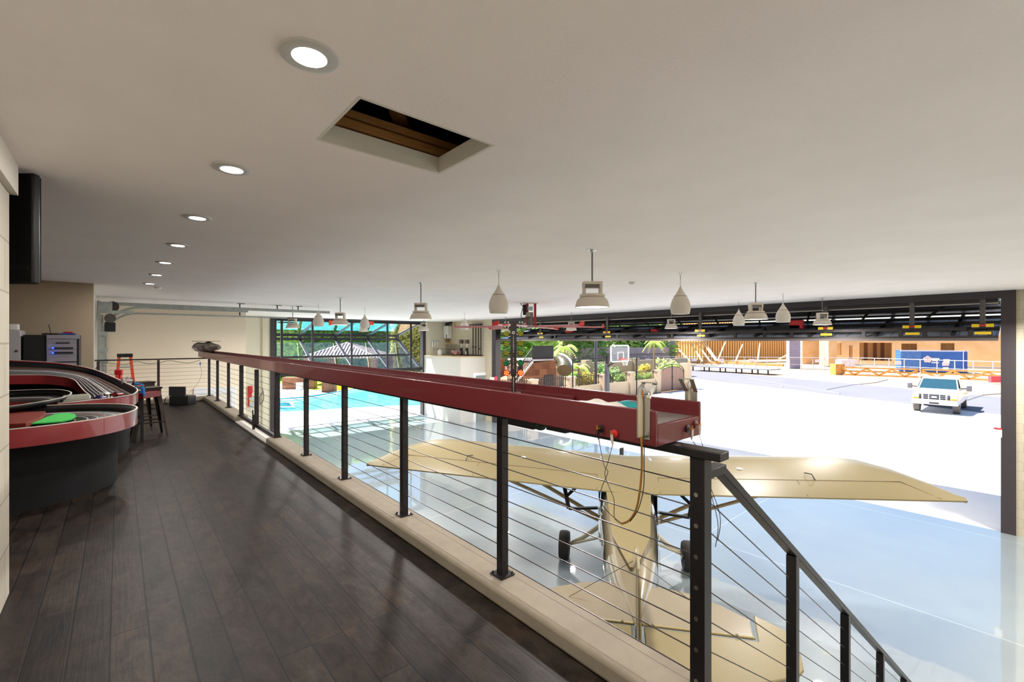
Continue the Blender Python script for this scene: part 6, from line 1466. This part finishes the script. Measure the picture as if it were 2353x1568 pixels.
for a0_ in range(5): a_ = PI / 2 + 2 * PI * a0_ / 5; cc_ = lc + dd * .26 * math.cos(a_) + Vector((0, 0, .26 * math.sin(a_))) - dn * .025; MB().tube([cc_, cc_ - dn * .01], .07, 10).build('logo_dot', mat('pink_dot', 'e59aa8', .6), dm)
for (a_, b_, c_, d_) in ((.46, .59, .60, .66), (.48, .56, .52, .56), (.47, .58, .43, .48)): dq(Ld * a_, Ld * b_, Hd * c_, Hd * d_)
dq(Ld * .645, Ld * .74, Hd * .42, Hd * .62, M_white, 'white_plate'); dq(Ld * .64, Ld * .725, Hd * .16, Hd * .26, M_white, 'white_plate')
# chain link fence
cf = thing('chain_link_fence', 'long low chain link fence with galvanised posts along the building site', 'fence', (65, 20, ZH))
FP = [at(1270, 0, D=66, z=0), at(1490, 0, D=66, z=0), at(1978, 0, D=60.5, z=0), at(2330, 0, D=48, z=0)]
M_fg = mat('fence_galv', 'b9b8be', .5, .3)
pts = []
for i in range(3):
    n_ = (7, 19, 9)[i]
    for j in range(n_): pts.append(FP[i].lerp(FP[i + 1], j / n_))
pts.append(FP[3]); hf = 1.85
for p in pts: MB().cyl((p.x, p.y, ZH), (p.x, p.y, ZH + hf), .05, 6).build('post', M_fg, cf)
MB().tube([(p.x, p.y, ZH + hf) for p in pts], .045, 6).build('top_rail', M_fg, cf); MB().tube([(p.x, p.y, ZH + .9) for p in pts], .02, 5).build('tension_wire', M_fg, cf)
sg = 0
for (u, v) in ((1392, 811), (1488, 818), (1535, 820), (1595, 823), (1658, 822), (1727, 825), (1879, 830), (1964, 832), (2064, 834), (2173, 838)):
    best = min(pts, key=lambda p: abs((p.x * RT.x + p.y * RT.y) / (p.x * FW.x + p.y * FW.y) * F + 1176.5 - u)); Dn = Vector((best.x, best.y, 0)).dot(FW); q = at(u, 0, D=Dn - .1, z=0)
    c = MB().box((q.x, q.y, ZH + hf - .45), (.75, .03, .42), M=A).build('notice_board', mat('notice_pink', 'ecdcdf', .6), cf, False)
# timber stacks and frames
def stack(nm, lab, cat, u0, v0, u1, v1, h, m, n_, dep, truss=False):
    p, q = gp(u0, v0), gp(u1, v1); o = thing(nm, lab, cat, ((p.x + q.x) / 2, (p.y + q.y) / 2, ZH)); d = (q - p).normalized(); n2 = Vector((d.y, -d.x, 0)); n2 = n2 if n2.dot(FW) > 0 else -n2
    for i in range(n_):
        z = ZH + h * i / max(1, n_ - 1); MB().bar(p + n2 * (dep * (i % 2)) + Vector((0, 0, h * i / max(1, n_ - 1) + .06)), q + n2 * (dep * (i % 2)) + Vector((0, 0, h * i / max(1, n_ - 1) + .06)), .20, .16).build('chord', m, o, False)
    if truss:
        L_ = (q - p).length; k_ = int(L_ / 1.1)
        for i in range(k_): a_ = p + d * (L_ * i / k_) + Vector((0, 0, .08 if i % 2 else h)); b_ = p + d * (L_ * (i + 1) / k_) + Vector((0, 0, h if i % 2 else .08)); MB().bar(a_, b_, .2).build('web_member', m, o, False)
    return o
stack('truss_bundle', 'bundle of timber roof trusses lying before the fence left of the truck', 'trusses', 1936, 862, 2110, 868, .85, M_wood, 3, .5, True)
stack('truss_bundle', 'bundle of timber roof trusses lying behind the truck roof and to its right', 'trusses', 2115, 868, 2312, 876, .85, M_wood, 3, .5, True)
p = gp(1924, 861); tag(MB().box((p.x, p.y, ZH + .65), (1.1, 1.0, 1.3), M=A).build('timber_block', M_wood, smooth=False), 'square timber block at the left end of the truss bundles', 'timber')
q = at(1942, 832, D=62); pl_ = MB().box((q.x, q.y, ZH + 1.1), (1.9, 1.2, 1.0), M=A).build('wrapped_pallet', mat('white_wrap', 'dcd6da', .4), None, True, .1); tag(pl_, 'pallet wrapped in white plastic left of the open garage hole', 'pallet')
sf = thing('steel_frame_stack', 'row of low grey steel frames lying along the street edge', 'steel frames', (60, 28, ZH))
for i in range(5):
    p, q = gp(1588 + i * 37, 852 + i * 2.1), gp(1588 + i * 37 + 35, 852 + (i + 1) * 2.1); d = (q - p).normalized(); n2 = Vector((d.y, -d.x, 0)); n2 = n2 if n2.dot(FW) > 0 else -n2
    ce = (p + q) / 2 + n2 * 1.2
    MB().box((ce.x, ce.y, ZH + .62), ((q - p).length, 2.6, .10), M=Matrix((d, n2, Vector((0, 0, 1)))).transposed()).build('frame_panel', mat('frame_grey', '6f7480', .6), sf, False)
    for s_ in (p + d * .3, q - d * .3): MB().bb(s_.x - .07, s_.x + .07, s_.y - .07, s_.y + .07, ZH, ZH + .58).build('foot', M_dsteel, sf, False)
for (u0, v0, u1, v1, lab) in ((1580, 834, 1655, 837, 'long timber lying at the foot of the framed wall'), (1665, 836, 1800, 842, 'timber lying before the framed wall toward the block column'), (1999, 837, 2046, 839, 'stack of orange boards before the open garage hole')):
    p, q = gp(u0, v0), gp(u1, v1); tag(MB().bar(p + Vector((0, 0, .2)), q + Vector((0, 0, .2)), .5, .4).build('lumber', M_wood if u0 < 1990 else mat('orange_boards', 'd07a50', .7), smooth=False), lab, 'timber')
p = at(2305, 870, D=44); tag(MB().box((p.x, p.y, ZH + .4), (2.6, .3, .6), M=A).build('road_barrier', mat('barrier_red', 'd8505a', .6), smooth=False), 'red barrier on the ground by the right edge of the site', 'barrier')

# ---- pickup truck
TXC, TYC = 34.75, 3.83
tk = thing('pickup_truck', 'white pickup truck parked on the street facing the hangar', 'truck', (TXC + 2.9, TYC, ZH))
def TP(x, y, z): return Vector((TXC + x, TYC + y, ZH + z))
M_tw = mat('truck_white', 'a2a2a8', .3, coat=.8); M_tg = mat('truck_glass', '1d3d49', .05, coat=1); M_chr = mat('chrome', 'c9ccd4', .15, 1.0); M_amb2 = mat('amber_lamp', 'f5a010', .3); M_tyre = mat('truck_tyre', '5a5350', .8)
def sec(x, w0, w1, z0, z1, k_=.12):
    return [TP(x, -w0, z0), TP(x, w0, z0), TP(x, w1 + (w0 - w1) * .35, z0 + (z1 - z0) * .75), TP(x, w1, z1), TP(x, w1 * .5, z1 + .02), TP(x, -w1 * .5, z1 + .02), TP(x, -w1, z1), TP(x, -w1 - (w0 - w1) * .35, z0 + (z1 - z0) * .75)]
MB().loft([sec(.14, .93, .90, .62, 1.10), sec(.22, .98, .92, .60, 1.16), sec(1.35, 1.0, .93, .58, 1.24), sec(1.50, 1.0, .94, .55, 1.27), sec(3.1, 1.0, .96, .55, 1.27), sec(3.12, 1.0, .96, .55, 1.25), sec(5.6, 1.0, .97, .60, 1.25)]).build('body', M_tw, tk, True, .02)
MB().loft([[TP(x, -w, z0), TP(x, w, z0), TP(x, w2, z1), TP(x, -w2, z1)] for x, w, w2, z0, z1 in ((1.42, .90, .90, 1.22, 1.27), (2.15, .92, .76, 1.22, 1.88), (2.5, .93, .77, 1.22, 1.95), (3.2, .93, .77, 1.22, 1.93), (3.35, .92, .80, 1.22, 1.80))]).build('cab', M_tw, tk, True, .03)
ws = [TP(1.50, -.82, 1.30), TP(1.50, .82, 1.30), TP(2.12, .70, 1.84), TP(2.12, -.70, 1.84)]
MB().slab([p + Vector((-.015, 0, .0)) for p in ws], (-1, 0, .6), .02).build('windshield', M_tg, tk, False)
for s_ in (-1, 1):
    MB().slab([TP(1.75, s_ * .935, 1.32), TP(3.1, s_ * .935, 1.32), TP(3.05, s_ * .79, 1.82), TP(2.25, s_ * .79, 1.84)], (0, s_, .3), .015).build('side_window', M_tg, tk, False)
    MB().bar(TP(1.75, s_ * .95, 1.36), TP(1.72, s_ * 1.20, 1.38), .05).build('mirror_arm', M_blackp, tk, False)
    MB().box(TP(1.72, s_ * 1.28, 1.40), (.10, .22, .32)).build('mirror', mat('mirror_grey', '5f5c62', .5), tk, True, .03)
    MB().box(TP(.12, s_ * .79, .98), (.06, .26, .20)).build('headlight', mat('lamp_glass', 'd9dde0', .1, coat=1), tk, True, .02)
    MB().box(TP(.10, s_ * .79, .85), (.06, .28, .06)).build('turn_signal', M_amb2, tk, True, .01)
    MB().box(TP(.11, s_ * .60, .92), (.05, .05, .28)).build('grille_vent', M_dsteel, tk, False)
    for x in (.95, 4.45):
        MB().tube([TP(x, s_ * .70, .38), TP(x, s_ * .98, .38)], .38, 28).build('wheel', M_tyre, tk)
        MB().tube([TP(x, s_ * .97, .38), TP(x, s_ * .99, .38)], .22, 20).build('hub_cap', M_chr, tk)
MB().box(TP(.09, 0, .94), (.06, 1.06, .36)).build('grille_surround', M_tw, tk, True, .02)
for z in (.84, .94, 1.04): MB().box(TP(.055, 0, z), (.02, .92, .065)).build('grille_slot', mat('slot_grey', '1e1e24', .4), tk, False)
for y in (-.23, .23): MB().box(TP(.045, y, .94), (.02, .04, .30)).build('grille_bar', M_chr, tk, False)
MB().lathe([(.0001, 0), (.12, 0), (.12, .02), (.0001, .02)], (0, 0, 0), 20).build('badge', M_chr, tk)
ob = [o for o in COL.objects if o.name == 'badge'][0]
for v_ in ob.data.vertices: p = v_.co + OFF[tk]; v_.co = (TP(.03, p.x, .94 + p.y * .45) + Vector((-p.z, 0, 0))) - OFF[tk]
MB().loft([[TP(x, -w, z0), TP(x, w, z0), TP(x, w, z1), TP(x, -w, z1)] for x, w, z0, z1 in ((-.02, .80, .52, .78), (.02, .96, .50, .80), (.30, 1.0, .52, .78))]).build('bumper', M_tw, tk, True, .03)
MB().box(TP(-.03, 0, .60), (.03, .40, .09)).build('plate_recess', mat('recess_dark', '2a262c', .6), tk, True, .01)
for s_ in (-1, 1): MB().box(TP(-.03, s_ * .42, .60), (.03, .26, .10)).build('fog_lamp', M_grey, tk, True, .02)
MB().bar(TP(1.55, -.6, 1.30), TP(1.68, -.05, 1.40), .02).bar(TP(1.55, .1, 1.30), TP(1.68, .6, 1.40), .02).build('wiper', M_blackp, tk, False)

# ================================================================ pool side beyond the glass door
M_deck = mat('pool_deck', 'd6d2cc', .85, var=.03, vscale=1)
poly_slab([(-2, YP + .02), (XD + 1, YP + .02), (32, 24), (34, 60), (-2, 60)], ZH, .1, M_deck, 'ground_pool_deck')
pe = [gp(*p) for p in ((612, 948), (690, 945), (800, 938), (905, 933), (966, 932))] + [gp(1000, 905)] + [gp(*p) for p in ((920, 896), (850, 894), (800, 901), (775, 905), (735, 912), (690, 918), (640, 922), (600, 925))]
M_water = mat('pool_water', '4cc0cc', .05, col2='6fd2d8', vscale=2, coat=.3, bump=.12, bscale=3)
pool = thing('swimming_pool', 'turquoise swimming pool with pale rim beyond the glass door', 'swimming pool', (11, 31, ZH))
MB().prism([(p.x, p.y) for p in pe], ZH, ZH + .02).build('water', M_water, pool, False)
pf = [p for p in pe[5:]]
MB().tube([p + Vector((0, 0, .05)) for p in curve_pts(pf, 4)], .14, 6).build('tile_rim', mat('blue_tile', '3f8fa6', .3), pool)
pr = [p + (p - Vector((11, 31, ZH))).normalized() * -.6 for p in pf[1:]]; MB().tube([Vector((p.x, p.y, ZH + .05)) for p in curve_pts(pr, 4)], .10, 6).build('inner_step', M_white, pool)
spa = thing('spa', 'dark tiled spa grid at the near left corner of the pool', 'spa', (7, 29.5, ZH))
a_, b_, c_, d_ = gp(622, 941), gp(680, 941), gp(672, 929), gp(640, 928)
MB().prism([(p.x, p.y) for p in (a_, b_, c_, d_)], ZH + .02, ZH + .12).build('rim', mat('spa_tile', '5f93ad', .4, col2='8fb4c4', vscale=12), spa, False)
cx_ = (a_ + b_ + c_ + d_) / 4
MB().prism([((p.x * .6 + cx_.x * .4), (p.y * .6 + cx_.y * .4)) for p in (a_, b_, c_, d_)], ZH + .12, ZH + .14).build('water', mat('spa_water', '1d6e8c', .05), spa, False)
M_st2 = brick_mat('pillar_stone', '8e6044', '6d442f', '86694f', .5, .3, .012, .85, 'xz', var=.2, nscale=4)
def sblk(u0, u1, v0, v1, m, nm, lab, cat, dep=.8, D=None):
    p = gp((u0 + u1) / 2, v1); Dv = Vector((p.x, p.y, 0)).dot(FW); a_, b_ = at(u0, v0, D=Dv), at(u1, v1, D=Dv); c = (a_ + b_) / 2 + FW * dep / 2
    o = MB().box((c.x, c.y, (a_.z + ZH) / 2), ((Vector((a_.x, a_.y)) - Vector((b_.x, b_.y))).length, dep, a_.z - ZH), M=A).build(nm, m, None, False, base=(c.x, c.y, ZH)); return tag(o, lab, cat)
sblk(648, 720, 868, 895, M_st2, 'stone_counter', 'long brown stone outdoor kitchen counter beyond the pool', 'counter')
sblk(680, 693, 880, 897, M_trimw, 'white_cabinet', 'small white cabinet standing before the stone counter', 'cabinet', .3)
sblk(739, 763, 845, 903, M_st2, 'stone_pillar', 'brown stone pillar at the far pool edge', 'pillar', 1.0)
sblk(622, 632, 862, 890, M_trimw, 'white_post', 'white post left of the stone counter', 'post', .4)
sblk(770, 785, 886, 897, mat('yellow_float', 'f0d21e', .5), 'pool_float', 'bright yellow float on the lawn behind the pool', 'float', 1.0)
sblk(955, 966, 862, 880, M_st2, 'stone_pillar', 'brown stone pillar at the right edge of the pool opening', 'pillar', 1.0)
M_lime = mat('bright_lawn', 'a8d02c', .9, var=.06, vscale=2)
g3 = [gp(*p) for p in ((700, 896), (765, 897), (850, 892), (1000, 880), (1000, 866), (640, 866), (640, 880))]
poly_slab([(p.x, p.y) for p in g3], ZH + .03, .1, M_lime, 'ground_lawn')
M_patch = mat('paver_grey', '9c9ba4', .8)
g4 = [gp(*p) for p in ((690, 897), (735, 912), (762, 906), (745, 897))]
poly_slab([(p.x, p.y) for p in g4], ZH + .025, .1, M_patch, 'ground_patio')  # flat grey patch between the stone counter and the pool edge
# gazebo with tiled roof
gz = thing('gazebo', 'gazebo with pale clay tile hip roof seen through the glass door', 'gazebo', (16, 42, ZH))
DG = 42.0; el, er, ap = at(690, 823, D=DG), at(868, 823, D=DG), at(797, 789, D=DG + 3)
def rmat():
    m = bpy.data.materials.new('clay_tiles'); m.use_nodes = True; n = m.node_tree.nodes; l = m.node_tree.links; b = n['Principled BSDF']
    tc = n.new('ShaderNodeTexCoord'); w = n.new('ShaderNodeTexWave'); w.inputs['Scale'].default_value = 1.3; w.inputs['Distortion'].default_value = 0; w.bands_direction = 'DIAGONAL'; l.new(tc.outputs['Object'], w.inputs[0])
    r = n.new('ShaderNodeValToRGB'); r.color_ramp.elements[0].color = (*srgb('8a6e66'), 1); r.color_ramp.elements[1].color = (*srgb('d8c8c2'), 1); l.new(w.outputs[0], r.inputs[0]); l.new(r.outputs[0], b.inputs['Base Color']); b.inputs['Roughness'].default_value = .7
    return m
M_tile = mat('clay_tile', 'a8948e', .6, col2='6f5a56', vscale=1.2)
wv = (er - el); fv = FW * 6.5
c00, c10, c11, c01 = el, er, er + fv, el + fv; ridge = (ap + Vector((0, 0, 0)))
rf = MB(); rf.add([c00, c10, c11, c01, ridge], [(0, 1, 4), (1, 2, 4), (2, 3, 4), (3, 0, 4), (0, 3, 2, 1)]); roof = rf.build('tile_roof', M_tile, gz, False)
b = MB()
for i in range(38): p = c00.lerp(c10, i / 37); b.tube([p + Vector((0, 0, -.02)), p.lerp(ridge, .12)], .075, 8)
b.build('eave_tiles', M_tile, roof)
for (pa_, pb2) in ((c00, c10), (c10, c11), (c01, c00)):
    b = MB()
    for i in range(1, 24):
        p = pa_.lerp(pb2, i / 24); k2 = 1 - abs(2 * i / 24 - 1); mid_ = pa_.lerp(pb2, .5); dr_ = (ridge - mid_) * k2
        n_s = max(2, int(k2 * 9)); pts_ = []
        for j in range(n_s + 1): pts_.append(p + dr_ * (j / n_s) + Vector((0, 0, .05)))
        b.tube(pts_, [.11 if j % 2 else .085 for j in range(n_s + 1)], 6)
    b.build('tile_rows', M_tile, roof)
for p in (c00, c10): b = MB(); b.tube([p.lerp(ridge, k_ / 10) for k_ in range(11)], .10, 8); b.build('hip_ridge', M_tile, roof)
for (p) in (c00.lerp(c11, .08), c10.lerp(c01, .08), c11.lerp(c00, .08), c01.lerp(c10, .08)): MB().box((p.x, p.y, (ZH + el.z) / 2), (.7, .7, el.z - ZH), M=A).build('pillar', M_st2, gz, False)
# hedge and trees past the pool
hg = [(560, 690, 50, 'left part of the tall green hedge behind the glass door'), (690, 800, 53, 'middle part of the tall green hedge behind the tile roof'), (800, 900, 55, 'right part of the tall green hedge behind the tile roof'), (900, 1000, 50, 'tall yellow green hedge at the right of the pool opening')]
for i, (u0, u1, D, lab) in enumerate(hg):
    a_, b_ = at(u0, 0, D=D, z=0), at(u1, 0, D=D, z=0); c = (a_ + b_) / 2; wd = (a_ - b_).length
    o = thing('hedge', lab, 'hedge', (c.x, c.y, ZH), 'tall hedges beyond the pool')
    rnd = random.Random(90 + i); vs = []; fs = []; hh = (11.5, 11.0, 10.5, 9.5)[i]
    for k_ in range(7000):
        p = Vector((c.x, c.y, ZH)) + RT * rnd.uniform(-wd / 2, wd / 2) + FW * rnd.uniform(-.6, 1.0) + Vector((0, 0, rnd.uniform(0, hh)))
        q1 = Vector((rnd.gauss(0, 1), rnd.gauss(0, 1), rnd.gauss(0, 1))).normalized() * .30; q2 = q1.orthogonal().normalized() * .16; kk_ = len(vs); vs += [p - q1, p + q2, p + q1, p - q2]; fs.append((kk_, kk_ + 1, kk_ + 2, kk_ + 3))
    mb = MB(); mb.v = vs; mb.f = fs; mb.build('foliage', (M_lf4, M_lf1, M_lf1, leafmat('leaf_straw', 'c9c97a', 'e8e6a0'))[i], o, False, fixn=False)
    MB().box((c.x + FW.x, c.y + FW.y, ZH + hh / 2 - .2), (wd, .4, hh - .5), M=A).build('inner_branches', mat('branch_dark', '56683a', .9), o, False)
